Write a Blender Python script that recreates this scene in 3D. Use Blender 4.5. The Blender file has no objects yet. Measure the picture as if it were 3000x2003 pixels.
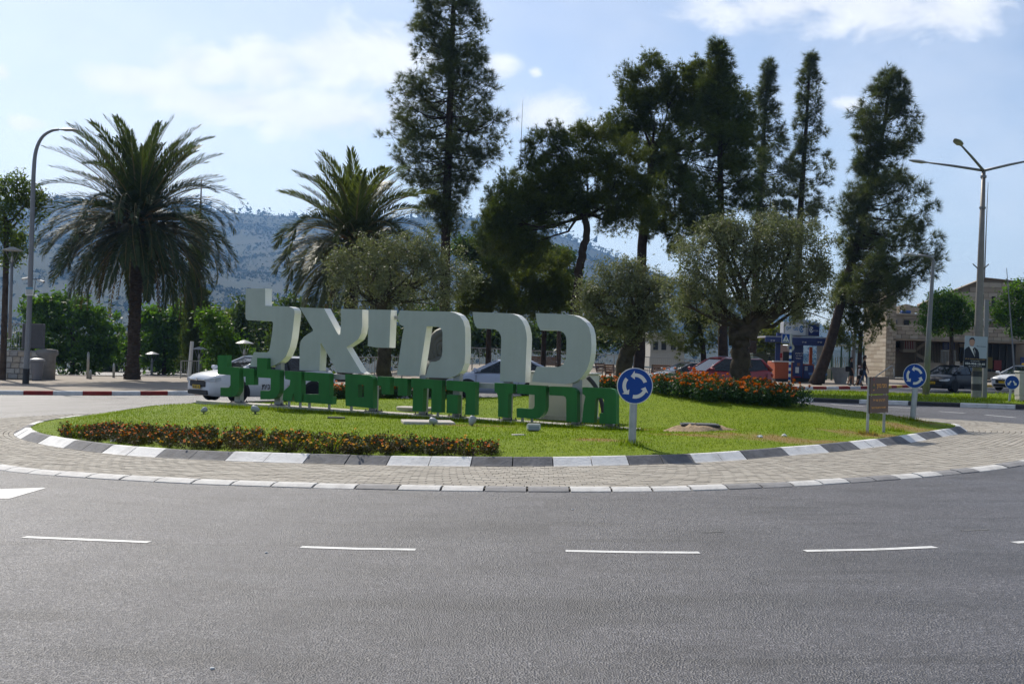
import bpy, bmesh, math, random
import numpy as np
from mathutils import Vector, Matrix, Euler

random.seed(7)
rng = np.random.default_rng(7)
R_ = math.radians
scene = bpy.context.scene
COL = scene.collection

# ------------------------------------------------------------------ camera
FPX, HOR, ROLL, CAMH, TILT = 3600.0, 1040.0, 0.028, 1.65, 0.014
cam_d = bpy.data.cameras.new('camera')
cam_d.sensor_width = 36.0
cam_d.lens = FPX / 3000.0 * 36.0
cam_d.clip_start, cam_d.clip_end = 0.1, 20000.0
cam = bpy.data.objects.new('camera', cam_d)
COL.objects.link(cam)
PITCH = math.atan((HOR - 1001.5) / FPX)
CROT = Matrix.Rotation(math.pi / 2 + PITCH, 3, 'X') @ Matrix.Rotation(ROLL, 3, 'Z')
cam.matrix_world = Matrix.Translation((0, 0, CAMH)) @ CROT.to_4x4()
scene.camera = cam

# ------------------------------------------------------------------ light
SUN_EL, SUN_AZ = R_(43), R_(-29)          # azimuth measured from +Y (view direction) towards +X
scene.view_settings.view_transform = 'Standard'
scene.view_settings.look = 'None'
scene.view_settings.exposure = 0.31
scene.view_settings.gamma = 1.0
sd = Vector((math.sin(SUN_AZ) * math.cos(SUN_EL), math.cos(SUN_AZ) * math.cos(SUN_EL), math.sin(SUN_EL)))
sun_d = bpy.data.lights.new('sun', 'SUN')
sun_d.energy = 4.2
sun_d.angle = R_(0.53)
sun_d.color = (1.0, 0.935, 0.83)
sun = bpy.data.objects.new('sun', sun_d)
sun.rotation_euler = sd.to_track_quat('Z', 'Y').to_euler()
COL.objects.link(sun)

def ray(px, py):
    d = CROT @ Vector((px - 1500.0, 1001.5 - py, -FPX))
    return d / d.y
def P(px, py, Y):
    """point seen at photograph pixel (px, py), Y metres ahead"""
    return Vector((0, 0, CAMH)) + ray(px, py) * Y

world = bpy.data.worlds.new('World')
scene.world = world
world.use_nodes = True
wn, wl = world.node_tree.nodes, world.node_tree.links
wn.clear()
def WN(t, **kw):
    n = wn.new(t)
    for k, v in kw.items(): setattr(n, k, v)
    return n
def wmath(op, a, b=None, c=None, clamp=False):
    n = WN('ShaderNodeMath', operation=op); n.use_clamp = clamp
    for i, x in enumerate((a, b, c)):
        if x is None: continue
        if isinstance(x, (int, float)): n.inputs[i].default_value = x
        else: wl.new(x, n.inputs[i])
    return n.outputs[0]
sky = WN('ShaderNodeTexSky', sky_type='NISHITA')
sky.sun_disc = False
sky.sun_elevation = SUN_EL
sky.sun_rotation = SUN_AZ
sky.altitude = 250
sky.air_density = 0.85
sky.dust_density = 1.2
sky.ozone_density = 1.2
tc = WN('ShaderNodeTexCoord')
# clouds: soft cumulus banks at their places in the sky, broken up by noise
CL = [(330,190,150,40),(480,160,120,55),(620,150,120,70),(760,130,130,80),(880,130,110,80),(560,240,240,48),(760,260,220,55),
      (1150,148,48,30),(1228,166,16,14),(1250,262,110,48),(1330,290,60,30),(1800,10,240,50),(2020,15,230,60),(2180,25,110,45),
      (5,168,30,26),(55,284,60,24),(1950,240,60,22),(640,-260,500,120),(2900,120,240,70),(-500,250,260,80),(2200,-420,500,130)]
total = None
for (ux, uy, rx, ry) in CL:
    d0 = ray(ux * 1.2777, uy * 1.2777).normalized()
    s = 1.2777 / FPX
    sub = WN('ShaderNodeVectorMath', operation='SUBTRACT'); wl.new(tc.outputs['Generated'], sub.inputs[0]); sub.inputs[1].default_value = d0
    mul = WN('ShaderNodeVectorMath', operation='MULTIPLY'); wl.new(sub.outputs[0], mul.inputs[0])
    mul.inputs[1].default_value = (1 / (rx * s), 1 / (rx * s), 1 / (ry * s))
    ln = WN('ShaderNodeVectorMath', operation='LENGTH'); wl.new(mul.outputs[0], ln.inputs[0])
    v = wmath('SUBTRACT', 1.2 if rx > 70 else 0.85, ln.outputs['Value'])
    total = v if total is None else wmath('SMOOTH_MAX', total, v, 0.25)
mp = WN('ShaderNodeMapping'); wl.new(tc.outputs['Generated'], mp.inputs['Vector']); mp.inputs['Scale'].default_value = (1, 1, 1.8)
n1 = WN('ShaderNodeTexNoise'); n1.inputs['Scale'].default_value = 17; n1.inputs['Detail'].default_value = 9; n1.inputs['Roughness'].default_value = 0.6
n1.inputs['Distortion'].default_value = 0.3
wl.new(mp.outputs[0], n1.inputs['Vector'])
n2 = WN('ShaderNodeTexNoise'); n2.inputs['Scale'].default_value = 2.6; n2.inputs['Detail'].default_value = 5; n2.inputs['Roughness'].default_value = 0.6
wl.new(mp.outputs[0], n2.inputs['Vector'])
nn = wmath('MULTIPLY_ADD', n1.outputs[0], 3.0, -1.4)
body = wmath('ADD', total, nn)
cm = WN('ShaderNodeMapRange', interpolation_type='SMOOTHERSTEP'); wl.new(body, cm.inputs['Value'])
cm.inputs['From Min'].default_value = -0.35; cm.inputs['From Max'].default_value = 1.15
cm.inputs['To Min'].default_value = 0.0; cm.inputs['To Max'].default_value = 0.92
veil = WN('ShaderNodeMapRange', interpolation_type='SMOOTHSTEP'); wl.new(n2.outputs[0], veil.inputs['Value'])
veil.inputs['From Min'].default_value = 0.3; veil.inputs['From Max'].default_value = 0.85; veil.inputs['To Max'].default_value = 0.6
cov = wmath('MAXIMUM', cm.outputs[0], veil.outputs[0], clamp=True)
shade = WN('ShaderNodeMapRange'); wl.new(n1.outputs[0], shade.inputs['Value'])
shade.inputs['From Min'].default_value = 0.3; shade.inputs['From Max'].default_value = 0.7
shade.inputs['To Min'].default_value = 0.86; shade.inputs['To Max'].default_value = 1.03
ccol = WN('ShaderNodeVectorMath', operation='SCALE'); ccol.inputs[0].default_value = (8.6, 8.8, 9.2); wl.new(shade.outputs[0], ccol.inputs['Scale'])
mix = WN('ShaderNodeMixRGB'); wl.new(cov, mix.inputs['Fac']); wl.new(sky.outputs[0], mix.inputs[1]); wl.new(ccol.outputs[0], mix.inputs[2])
bg = WN('ShaderNodeBackground'); bg.inputs['Strength'].default_value = 0.105
wl.new(mix.outputs[0], bg.inputs['Color'])
wo = WN('ShaderNodeOutputWorld'); wl.new(bg.outputs[0], wo.inputs['Surface'])

scene.cycles.max_bounces = 6
scene.cycles.transparent_max_bounces = 6
scene.cycles.diffuse_bounces = 3
scene.cycles.glossy_bounces = 3
scene.cycles.transmission_bounces = 3
scene.cycles.volume_bounces = 0
scene.cycles.use_denoising = True
scene.cycles.sample_clamp_indirect = 4.0
scene.cycles.caustics_reflective = False
scene.cycles.caustics_refractive = False

# ------------------------------------------------------------------ helpers
K = 3000 / 2348.0
def G(x): return TILT * x                       # the whole junction falls gently to the left
def GP(px, py, e=0.0):
    """where the ray through a pixel meets the junction's plane, raised by e"""
    d = ray(px, py)
    t = (G(0) + e - CAMH) / (d.z - TILT * d.x)
    p = Vector((0, 0, CAMH)) + d * t
    return p
def XG(px, Y): return P(px, 1000, Y).x

def tag(o, label=None, cat=None, group=None, kind=None):
    if label: o['label'] = label
    if cat: o['category'] = cat
    if group: o['group'] = group
    if kind: o['kind'] = kind
    return o
def empty(name, loc=(0, 0, 0), rz=0.0, label=None, cat=None, group=None, kind=None):
    o = bpy.data.objects.new(name, None)
    o.empty_display_size = 0.2
    o.location = loc; o.rotation_euler = (0, 0, rz)
    COL.objects.link(o)
    return tag(o, label, cat, group, kind)
def link(name, me, parent=None, mats=None):
    if mats is not None:
        for m in (mats if isinstance(mats, (list, tuple)) else [mats]): me.materials.append(m)
    o = bpy.data.objects.new(name, me); COL.objects.link(o)
    if parent: o.parent = parent
    return o
def wparent(o, parent):
    """child whose mesh is in world coordinates, kept in place under its thing"""
    bpy.context.view_layer.update()
    o.parent = parent
    o.matrix_parent_inverse = parent.matrix_basis.inverted()
    return o
def copy_tree(o, parent=None):
    c = o.copy(); COL.objects.link(c); c.parent = parent
    for ch in o.children: copy_tree(ch, c)
    return c

class MB:
    def __init__(s): s.v = []; s.f = []; s.m = []
    def quad(s, a, b, c, d, mi=0):
        n = len(s.v); s.v += [tuple(a), tuple(b), tuple(c), tuple(d)]; s.f.append((n, n+1, n+2, n+3)); s.m.append(mi); return s
    def poly(s, pts, mi=0):
        n = len(s.v); s.v += [tuple(p) for p in pts]; s.f.append(tuple(range(n, n + len(pts)))); s.m.append(mi); return s
    def hexa(s, b, t, mi=0):
        n = len(s.v); s.v += [tuple(p) for p in b] + [tuple(p) for p in t]; k = len(b)
        s.f.append(tuple(n + i for i in reversed(range(k)))); s.f.append(tuple(n + k + i for i in range(k))); s.m += [mi, mi]
        for i in range(k):
            j = (i + 1) % k; s.f.append((n+i, n+j, n+k+j, n+k+i)); s.m.append(mi)
        return s
    def box(s, c, d, rz=0.0, mi=0, bev=0.0, ry=0.0, rx=0.0):
        M = Matrix.Translation(c) @ Euler((rx, ry, rz)).to_matrix().to_4x4()
        x, y, z = d[0] / 2, d[1] / 2, d[2] / 2
        if bev <= 0:
            b = [M @ Vector(p) for p in ((-x,-y,-z),(x,-y,-z),(x,y,-z),(-x,y,-z))]
            t = [M @ Vector(p) for p in ((-x,-y,z),(x,-y,z),(x,y,z),(-x,y,z))]
            return s.hexa(b, t, mi)
        q = bev; ring = []
        for zz, o in ((-z, q), (-z + q, 0), (z - q, 0), (z, q)):
            ring.append([M @ Vector(p) for p in ((-x+o,-y+o+(0 if o else 0),zz),(x-o,-y+o,zz),(x-o,y-o,zz),(-x+o,y-o,zz))])
        return s.loft(ring, mi)
    def loft(s, rings, mi=0, cap=True, close=True):
        n = len(s.v); k = len(rings[0])
        for r in rings: s.v += [tuple(p) for p in r]
        for a in range(len(rings) - 1):
            for i in range(k if close else k - 1):
                j = (i + 1) % k
                s.f.append((n+a*k+i, n+a*k+j, n+(a+1)*k+j, n+(a+1)*k+i)); s.m.append(mi)
        if cap and close:
            s.f.append(tuple(n + i for i in reversed(range(k)))); s.m.append(mi)
            b = n + (len(rings) - 1) * k
            s.f.append(tuple(b + i for i in range(k))); s.m.append(mi)
        return s
    def tube(s, pts, rad, n=8, mi=0, cap=True):
        pts = [Vector(p) for p in pts]
        if isinstance(rad, (int, float)): rad = [rad] * len(pts)
        rings = []; up = None
        for i, p in enumerate(pts):
            d = (pts[min(i+1, len(pts)-1)] - pts[max(i-1, 0)]).normalized()
            if up is None:
                up = Vector((0, 0, 1)) if abs(d.z) < 0.9 else Vector((1, 0, 0))
            a = d.cross(up)
            if a.length < 1e-5: a = d.cross(Vector((0, 1, 0)))
            a.normalize(); b = a.cross(d).normalized(); up = b
            rings.append([p + (a * math.cos(t) + b * math.sin(t)) * rad[i] for t in [2 * math.pi * q / n for q in range(n)]])
        return s.loft(rings, mi, cap)
    def cyl(s, p0, p1, r0, r1=None, n=16, mi=0): return s.tube([p0, p1], [r0, r0 if r1 is None else r1], n, mi)
    def lathe(s, c, prof, n=16, mi=0, M=None):
        c = Vector(c)
        rings = []
        for (r, z) in prof:
            ring = [Vector((r * math.cos(2*math.pi*q/n), r * math.sin(2*math.pi*q/n), z)) for q in range(n)]
            rings.append([(M @ p if M else p) + c for p in ring])
        return s.loft(rings, mi)
    def prism(s, poly, off, mi=0, side=None, back=None):
        """extrude a front outline by off; the front keeps mi, sides take side"""
        n = len(s.v); k = len(poly); off = Vector(off)
        s.v += [tuple(p) for p in poly] + [tuple(Vector(p) + off) for p in poly]
        s.f.append(tuple(range(n, n + k))); s.m.append(mi)
        s.f.append(tuple(n + k + i for i in reversed(range(k)))); s.m.append(mi if back is None else back)
        for i in range(k):
            j = (i + 1) % k; s.f.append((n+i, n+k+i, n+k+j, n+j)); s.m.append(mi if side is None else side)
        return s
    def mesh(s, name, mats=None, smooth=False, fixn=True):
        me = bpy.data.meshes.new(name)
        me.from_pydata(s.v, [], s.f)
        me.polygons.foreach_set('material_index', s.m)
        if fixn:
            b = bmesh.new(); b.from_mesh(me); bmesh.ops.recalc_face_normals(b, faces=b.faces); b.to_mesh(me); b.free()
        if smooth: me.polygons.foreach_set('use_smooth', [True] * len(me.polygons))
        for m in (mats if isinstance(mats, (list, tuple)) else ([mats] if mats else [])): me.materials.append(m)
        me.update()
        return me
    def build(s, name, mats, parent=None, smooth=False, fixn=True, autos=None):
        me = s.mesh(name, mats, smooth, fixn)
        if autos is not None:
            me.polygons.foreach_set('use_smooth', [True] * len(me.polygons))
            try: me.set_sharp_from_angle(angle=R_(autos))
            except Exception: pass
        return link(name, me, parent)

def np_mesh(name, V, k):
    """mesh of separate faces with k corners each, from an (n*k,3) array"""
    V = np.ascontiguousarray(V, dtype=np.float32).reshape(-1, 3); n = len(V) // k
    me = bpy.data.meshes.new(name)
    me.vertices.add(len(V)); me.vertices.foreach_set('co', V.ravel())
    me.loops.add(n * k); me.loops.foreach_set('vertex_index', np.arange(n * k, dtype=np.int32))
    me.polygons.add(n); me.polygons.foreach_set('loop_start', np.arange(0, n * k, k, dtype=np.int32))
    try: me.polygons.foreach_set('loop_total', np.full(n, k, dtype=np.int32))
    except Exception: pass
    me.update(calc_edges=True)
    return me

def spline(xs, ys):
    xs = np.array(xs, float); ys = np.array(ys, float)
    return lambda x: np.interp(x, xs, ys)
def smooth_closed(pts, n):
    """Catmull-Rom through an open list of points"""
    out = []
    for i in range(len(pts) - 1):
        p0 = pts[max(i-1, 0)]; p1 = pts[i]; p2 = pts[i+1]; p3 = pts[min(i+2, len(pts)-1)]
        for q in range(n):
            t = q / n
            out.append(0.5 * ((2*p1) + (p2-p0)*t + (2*p0-5*p1+4*p2-p3)*t*t + (3*p1-p0-3*p2+p3)*t**3))
    out.append(pts[-1])
    return out

# ------------------------------------------------------------------ materials
MATS = {}
def mat(name, col, rough=0.7, spec=0.3, metal=0.0, var=0.0, scale=5.0, bump=0.0, bscale=40.0, col2=None, dirt=0.0, dirtcol=(0.08,0.07,0.055), coord='Object', trans=0.0, island=0.0, emit=0.0, streak=0.0, coat=0.0, detail=5.0):
    m = bpy.data.materials.new(name); m.use_nodes = True
    nt = m.node_tree; N = nt.nodes; L = nt.links
    b = N['Principled BSDF']
    b.inputs['Roughness'].default_value = rough
    b.inputs['Specular IOR Level'].default_value = spec
    b.inputs['Metallic'].default_value = metal
    if coat: b.inputs['Coat Weight'].default_value = coat; b.inputs['Coat Roughness'].default_value = 0.04
    c4 = (*col, 1)
    b.inputs['Base Color'].default_value = c4
    src = None
    tcn = N.new('ShaderNodeTexCoord')
    if col2 is not None or var > 0:
        no = N.new('ShaderNodeTexNoise'); no.inputs['Scale'].default_value = scale; no.inputs['Detail'].default_value = detail; no.inputs['Roughness'].default_value = 0.6
        L.new(tcn.outputs[coord], no.inputs['Vector'])
        mr = N.new('ShaderNodeMapRange'); L.new(no.outputs[0], mr.inputs['Value']); mr.inputs['From Min'].default_value = 0.3; mr.inputs['From Max'].default_value = 0.7
        mx = N.new('ShaderNodeMixRGB'); L.new(mr.outputs[0], mx.inputs['Fac'])
        if col2 is not None: a, c = col, col2
        else: a = tuple(x * (1 - var) for x in col); c = tuple(min(1, x * (1 + var)) for x in col)
        mx.inputs[1].default_value = (*a, 1); mx.inputs[2].default_value = (*c, 1)
        src = mx.outputs[0]
    if island > 0:
        ge = N.new('ShaderNodeNewGeometry')
        mr = N.new('ShaderNodeMapRange'); L.new(ge.outputs['Random Per Island'], mr.inputs['Value'])
        mr.inputs['To Min'].default_value = 1 - island; mr.inputs['To Max'].default_value = 1 + island
        sc = N.new('ShaderNodeVectorMath'); sc.operation = 'SCALE'
        if src is not None: L.new(src, sc.inputs[0])
        else: sc.inputs[0].default_value = col
        L.new(mr.outputs[0], sc.inputs['Scale']); src = sc.outputs[0]
    if dirt > 0:
        no = N.new('ShaderNodeTexNoise'); no.inputs['Scale'].default_value = scale * 0.45 + 0.7; no.inputs['Detail'].default_value = 8; no.inputs['Roughness'].default_value = 0.7
        L.new(tcn.outputs[coord], no.inputs['Vector'])
        mr = N.new('ShaderNodeMapRange'); L.new(no.outputs[0], mr.inputs['Value']); mr.inputs['From Min'].default_value = 0.5; mr.inputs['From Max'].default_value = 0.75; mr.inputs['To Max'].default_value = dirt
        mx = N.new('ShaderNodeMixRGB'); L.new(mr.outputs[0], mx.inputs['Fac'])
        if src is not None: L.new(src, mx.inputs[1])
        else: mx.inputs[1].default_value = c4
        mx.inputs[2].default_value = (*dirtcol, 1); src = mx.outputs[0]
    if streak > 0:
        mpn = N.new('ShaderNodeMapping'); L.new(tcn.outputs[coord], mpn.inputs['Vector']); mpn.inputs['Scale'].default_value = (7, 7, 0.5)
        no = N.new('ShaderNodeTexNoise'); no.inputs['Scale'].default_value = 1.0; no.inputs['Detail'].default_value = 6; L.new(mpn.outputs[0], no.inputs['Vector'])
        mr = N.new('ShaderNodeMapRange'); L.new(no.outputs[0], mr.inputs['Value']); mr.inputs['From Min'].default_value = 0.35; mr.inputs['From Max'].default_value = 0.75; mr.inputs['To Min'].default_value = 1.0; mr.inputs['To Max'].default_value = 1 - streak
        sc = N.new('ShaderNodeVectorMath'); sc.operation = 'SCALE'
        if src is not None: L.new(src, sc.inputs[0])
        else: sc.inputs[0].default_value = col
        L.new(mr.outputs[0], sc.inputs['Scale']); src = sc.outputs[0]
    if src is not None: L.new(src, b.inputs['Base Color'])
    if bump > 0:
        no = N.new('ShaderNodeTexNoise'); no.inputs['Scale'].default_value = bscale; no.inputs['Detail'].default_value = 4
        L.new(tcn.outputs[coord], no.inputs['Vector'])
        bu = N.new('ShaderNodeBump'); bu.inputs['Strength'].default_value = bump; bu.inputs['Distance'].default_value = 0.02
        L.new(no.outputs[0], bu.inputs['Height']); L.new(bu.outputs[0], b.inputs['Normal'])
    if trans > 0:
        tr = N.new('ShaderNodeBsdfTranslucent')
        if src is not None: 
            g2 = N.new('ShaderNodeMixRGB'); g2.blend_type = 'MULTIPLY'; g2.inputs['Fac'].default_value = 1; L.new(src, g2.inputs[1]); g2.inputs[2].default_value = (1.25, 1.3, 0.55, 1); L.new(g2.outputs[0], tr.inputs['Color'])
        else: tr.inputs['Color'].default_value = (col[0]*1.25, col[1]*1.3, col[2]*.55, 1)
        ms = N.new('ShaderNodeMixShader'); ms.inputs['Fac'].default_value = trans
        L.new(b.outputs[0], ms.inputs[1]); L.new(tr.outputs[0], ms.inputs[2]); L.new(ms.outputs[0], N['Material Output'].inputs['Surface'])
    if emit > 0:
        b.inputs['Emission Color'].default_value = c4; b.inputs['Emission Strength'].default_value = emit
    MATS[name] = m
    return m
def glassmat(name, col=(0.02,0.025,0.03), rough=0.03, alpha=0.35):
    m = mat(name, col, rough, 0.5)
    b = m.node_tree.nodes['Principled BSDF']; b.inputs['IOR'].default_value = 1.5
    N, L = m.node_tree.nodes, m.node_tree.links
    tr = N.new('ShaderNodeBsdfTransparent'); tr.inputs['Color'].default_value = (0.5, 0.56, 0.56, 1)
    ms = N.new('ShaderNodeMixShader'); ms.inputs['Fac'].default_value = alpha
    L.new(b.outputs[0], ms.inputs[1]); L.new(tr.outputs[0], ms.inputs[2]); L.new(ms.outputs[0], N['Material Output'].inputs['Surface'])
    return m

def text_mesh(s, w=None, h=None, extrude=0.0):
    """flat lettering as a mesh centred on the origin in the XZ plane, facing -Y"""
    cu = bpy.data.curves.new('lettering', 'FONT'); cu.body = s; cu.align_x = 'CENTER'; cu.align_y = 'CENTER'; cu.extrude = 0; cu.resolution_u = 2; cu.offset = 0.018
    o = bpy.data.objects.new('lettering', cu); COL.objects.link(o)
    dg = bpy.context.evaluated_depsgraph_get()
    me = bpy.data.meshes.new_from_object(o.evaluated_get(dg))
    bpy.data.objects.remove(o); bpy.data.curves.remove(cu)
    n = len(me.vertices)
    if n == 0: return me
    co = np.empty(n * 3, np.float32); me.vertices.foreach_get('co', co); co = co.reshape(-1, 3)
    mn, mx_ = co.min(0), co.max(0); co -= (mn + mx_) / 2; sz = np.maximum(mx_ - mn, 1e-5)
    sx = (w / sz[0]) if w else None; sy = (h / sz[1]) if h else None
    sx = sx or sy; sy = sy or sx
    out = np.stack([co[:, 0] * sx, np.zeros(n), co[:, 1] * sy], 1)
    me.vertices.foreach_set('co', out.astype(np.float32).ravel()); me.update()
    me.materials.clear()
    return me
def lettering(name, s, m, parent, loc, w=None, h=None, rz=0.0):
    me = text_mesh(s, w, h); me.materials.append(m)
    o = link(name, me, parent); o.location = loc; o.rotation_euler = (0, 0, rz)
    return o
def heb(s): return s[::-1]
def rebase(mb, base):
    b = Vector(base); mb.v = [(p[0]-b.x, p[1]-b.y, p[2]-b.z) for p in mb.v]; return mb

# ------------------------------------------------------------------ surfaces
def asphalt_mat():
    m = mat('asphalt', (0.05, 0.05, 0.053), 0.62, 0.45)
    N, L = m.node_tree.nodes, m.node_tree.links; b = N['Principled BSDF']
    tcn = N.new('ShaderNodeTexCoord')
    def noise(sc, det=4, rough=0.6, vec=None):
        n = N.new('ShaderNodeTexNoise'); n.inputs['Scale'].default_value = sc; n.inputs['Detail'].default_value = det; n.inputs['Roughness'].default_value = rough
        L.new(vec or tcn.outputs['Object'], n.inputs['Vector']); return n.outputs[0]
    def ramp(v, stops):
        r = N.new('ShaderNodeValToRGB'); L.new(v, r.inputs[0]); e = r.color_ramp.elements
        e[0].position, e[0].color = stops[0][0], (*stops[0][1], 1); e[1].position, e[1].color = stops[-1][0], (*stops[-1][1], 1)
        for p, c in stops[1:-1]: q = e.new(p); q.color = (*c, 1)
        return r.outputs[0]
    vo = N.new('ShaderNodeTexVoronoi'); vo.inputs['Scale'].default_value = 80; L.new(tcn.outputs['Object'], vo.inputs['Vector'])
    vc = N.new('ShaderNodeSeparateColor'); L.new(vo.outputs['Color'], vc.inputs[0])
    grain = ramp(vc.outputs[0], [(0.0, (0.018,0.018,0.022)), (0.4, (0.042,0.041,0.048)), (0.8, (0.074,0.072,0.084)), (1.0, (0.18,0.178,0.19))])
    big = ramp(noise(0.35, 6), [(0.3, (0.78,0.78,0.78)), (0.7, (1.22,1.21,1.19))])
    # tyre-worn bands and scuffs that follow the ring
    mp = N.new('ShaderNodeVectorMath'); mp.operation = 'SUBTRACT'; L.new(tcn.outputs['Object'], mp.inputs[0]); mp.inputs[1].default_value = (0.4, 26.6, 0)
    ln = N.new('ShaderNodeVectorMath'); ln.operation = 'LENGTH'; L.new(mp.outputs[0], ln.inputs[0])
    sx = N.new('ShaderNodeSeparateXYZ'); L.new(mp.outputs[0], sx.inputs[0])
    at = N.new('ShaderNodeMath'); at.operation = 'ARCTAN2'; L.new(sx.outputs[0], at.inputs[0]); L.new(sx.outputs[1], at.inputs[1])
    a3 = N.new('ShaderNodeMath'); a3.operation = 'MULTIPLY'; L.new(at.outputs[0], a3.inputs[0]); a3.inputs[1].default_value = 4.0
    cmb = N.new('ShaderNodeCombineXYZ'); L.new(ln.outputs['Value'], cmb.inputs[0]); L.new(a3.outputs[0], cmb.inputs[1])
    def pol(sc, det, dist=0.0):
        w = N.new('ShaderNodeTexNoise'); w.inputs['Scale'].default_value = sc; w.inputs['Detail'].default_value = det; w.inputs['Distortion'].default_value = dist; L.new(cmb.outputs[0], w.inputs['Vector']); return w.outputs[0]
    band = ramp(pol(0.75, 4), [(0.30, (0.62,0.62,0.63)), (0.5, (1.0,1.0,1.0)), (0.68, (1.22,1.21,1.20))])
    scuff = ramp(pol(2.6, 6, 0.4), [(0.54, (1,1,1)), (0.66, (0.62,0.61,0.61))])
    st = ramp(noise(1.3, 7, 0.7), [(0.50, (1,1,1)), (0.70, (0.60,0.59,0.59))])
    def mul(a, c):
        x = N.new('ShaderNodeMixRGB'); x.blend_type = 'MULTIPLY'; x.inputs['Fac'].default_value = 1; L.new(a, x.inputs[1]); L.new(c, x.inputs[2]); return x.outputs[0]
    L.new(mul(mul(mul(mul(grain, big), band), st), scuff), b.inputs['Base Color'])
    bu = N.new('ShaderNodeBump'); bu.inputs['Strength'].default_value = 1.0; bu.inputs['Distance'].default_value = 0.009
    L.new(vo.outputs['Distance'], bu.inputs['Height']); L.new(bu.outputs[0], b.inputs['Normal'])
    rr = N.new('ShaderNodeMapRange'); L.new(noise(0.8, 5), rr.inputs['Value']); rr.inputs['To Min'].default_value = 0.42; rr.inputs['To Max'].default_value = 0.62; L.new(rr.outputs[0], b.inputs['Roughness'])
    return m
asphalt = asphalt_mat()
paintw = mat('road_paint', (0.72,0.72,0.70), 0.6, 0.3, col2=(0.55,0.55,0.54), scale=9, dirt=0.55, dirtcol=(0.10,0.10,0.10), bump=0.3, bscale=60)
kerbw = mat('kerb_white', (0.72,0.71,0.69), 0.7, 0.25, var=0.08, scale=6, dirt=0.45, dirtcol=(0.22,0.20,0.18), bump=0.35, bscale=25)
kerbg = mat('kerb_grey', (0.125,0.125,0.132), 0.75, 0.25, var=0.3, scale=5, dirt=0.3, dirtcol=(0.30,0.29,0.27), bump=0.35, bscale=25)
kerbo = mat('kerb_worn_white', (0.55,0.54,0.52), 0.75, 0.25, var=0.12, scale=6, dirt=0.6, dirtcol=(0.20,0.19,0.18), bump=0.35, bscale=25)
kerbd = mat('kerb_worn_grey', (0.24,0.235,0.235), 0.75, 0.25, var=0.2, scale=5, dirt=0.4, dirtcol=(0.15,0.14,0.14), bump=0.35, bscale=25)
kerbk = mat('kerb_black', (0.035,0.035,0.04), 0.6, 0.3, var=0.3, scale=5, dirt=0.3, dirtcol=(0.16,0.15,0.14))
kerbr = mat('kerb_red', (0.28,0.025,0.02), 0.65, 0.3, var=0.25, scale=4, dirt=0.3, dirtcol=(0.10,0.06,0.05))
kerby = mat('kerb_yellow', (0.55,0.36,0.05), 0.65, 0.3, var=0.2, scale=4, dirt=0.3)
paver_m = [mat('paver_' + s, c, 0.8, 0.2, var=0.14, scale=3.5, bump=0.3, bscale=70, dirt=0.25, dirtcol=(0.16,0.14,0.12)) for s, c in
           (('beige', (0.33,0.302,0.258)), ('sand', (0.365,0.338,0.292)), ('grey', (0.285,0.262,0.225)))]
joint = mat('paver_joint', (0.15,0.135,0.115), 0.9, 0.1, var=0.3)
pave = mat('pavement_slabs', (0.29,0.25,0.205), 0.85, 0.2, var=0.16, scale=1.2, bump=0.3, bscale=30, dirt=0.35, dirtcol=(0.17,0.14,0.11))
dirtm = mat('soil', (0.16,0.11,0.07), 0.95, 0.1, var=0.35, scale=4, bump=0.8, bscale=20)
sandm = mat('sand_heap', (0.34,0.25,0.16), 0.95, 0.1, var=0.25, scale=8, bump=0.9, bscale=25)

road = MB()
nx, ny = 30, 24
for i in range(nx):
    for j in range(ny):
        x0, x1 = -150 + 300 * i / nx, -150 + 300 * (i + 1) / nx
        y0, y1 = -25 + 125 * j / ny, -25 + 125 * (j + 1) / ny
        def rz(x, y): return G(x) if y < 99 and abs(x) < 149 else G(x)
        road.quad((x0, y0, G(x0)), (x1, y0, G(x1)), (x1, y1, G(x1)), (x0, y1, G(x0)))
road = MB().quad((-150,-25,G(-150)), (150,-25,G(150)), (150,100,G(150)), (-150,100,G(-150)))
road_o = tag(road.build('road', asphalt, fixn=False), 'dark grey asphalt carriageway of the roundabout', 'road', kind='structure')

# ------------------------------------------------------------------ the roundabout: outline from its kerb
C0 = Vector((0.4, 26.6))
U = lambda pts: [(x * K, y * K) for x, y in pts]
inner_px = U([(30,1000),(110,1025),(320,1052),(600,1064),(880,1071),(1060,1074),(1260,1074),(1530,1068),(1800,1048),(2000,1028),(2120,1010),(2206,990)])
outer_px = U([(-60,1066),(0,1080),(250,1099),(500,1112),(860,1122),(1080,1126),(1280,1128),(1500,1127),(1680,1122),(1960,1106),(2180,1088),(2348,1066)])
def polar(pts):
    a = []
    for p in pts:
        d = Vector((p[0], p[1])) - C0
        a.append((math.atan2(d.y, d.x), d.length))
    return sorted(a)
ipts = [GP(*p) for p in inner_px]
ipts += [GP(254, 1211, 0.15)]
ia = polar(ipts)[:-1] if False else polar(ipts)
ia = [q for q in ia if not (R_(5) < q[0] < R_(35))] + [(R_(2), 9.2), (R_(11), 10.55), (R_(17), 11.1), (R_(25), 11.25)]
ia += [(R_(40), 10.7), (R_(65), 10.2), (R_(90), 10.0), (R_(115), 9.9), (R_(140), 9.8), (R_(158), 9.8)]
ia = sorted(ia)
opts = polar([GP(*p) for p in outer_px])
def periodic(a, sm):
    th = np.array([p[0] for p in a]); r = np.array([p[1] for p in a])
    T = np.linspace(-math.pi, math.pi, 721)[:-1]
    rr = np.interp(T, th, r, period=2 * math.pi)
    k = int(sm); ker = np.ones(2 * k + 1) / (2 * k + 1)
    for _ in range(2): rr = np.convolve(np.concatenate([rr[-k:], rr, rr[:k]]), ker, 'valid')
    return lambda t: float(np.interp(t, T, rr, period=2 * math.pi))
RI = periodic(ia, 10)
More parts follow.
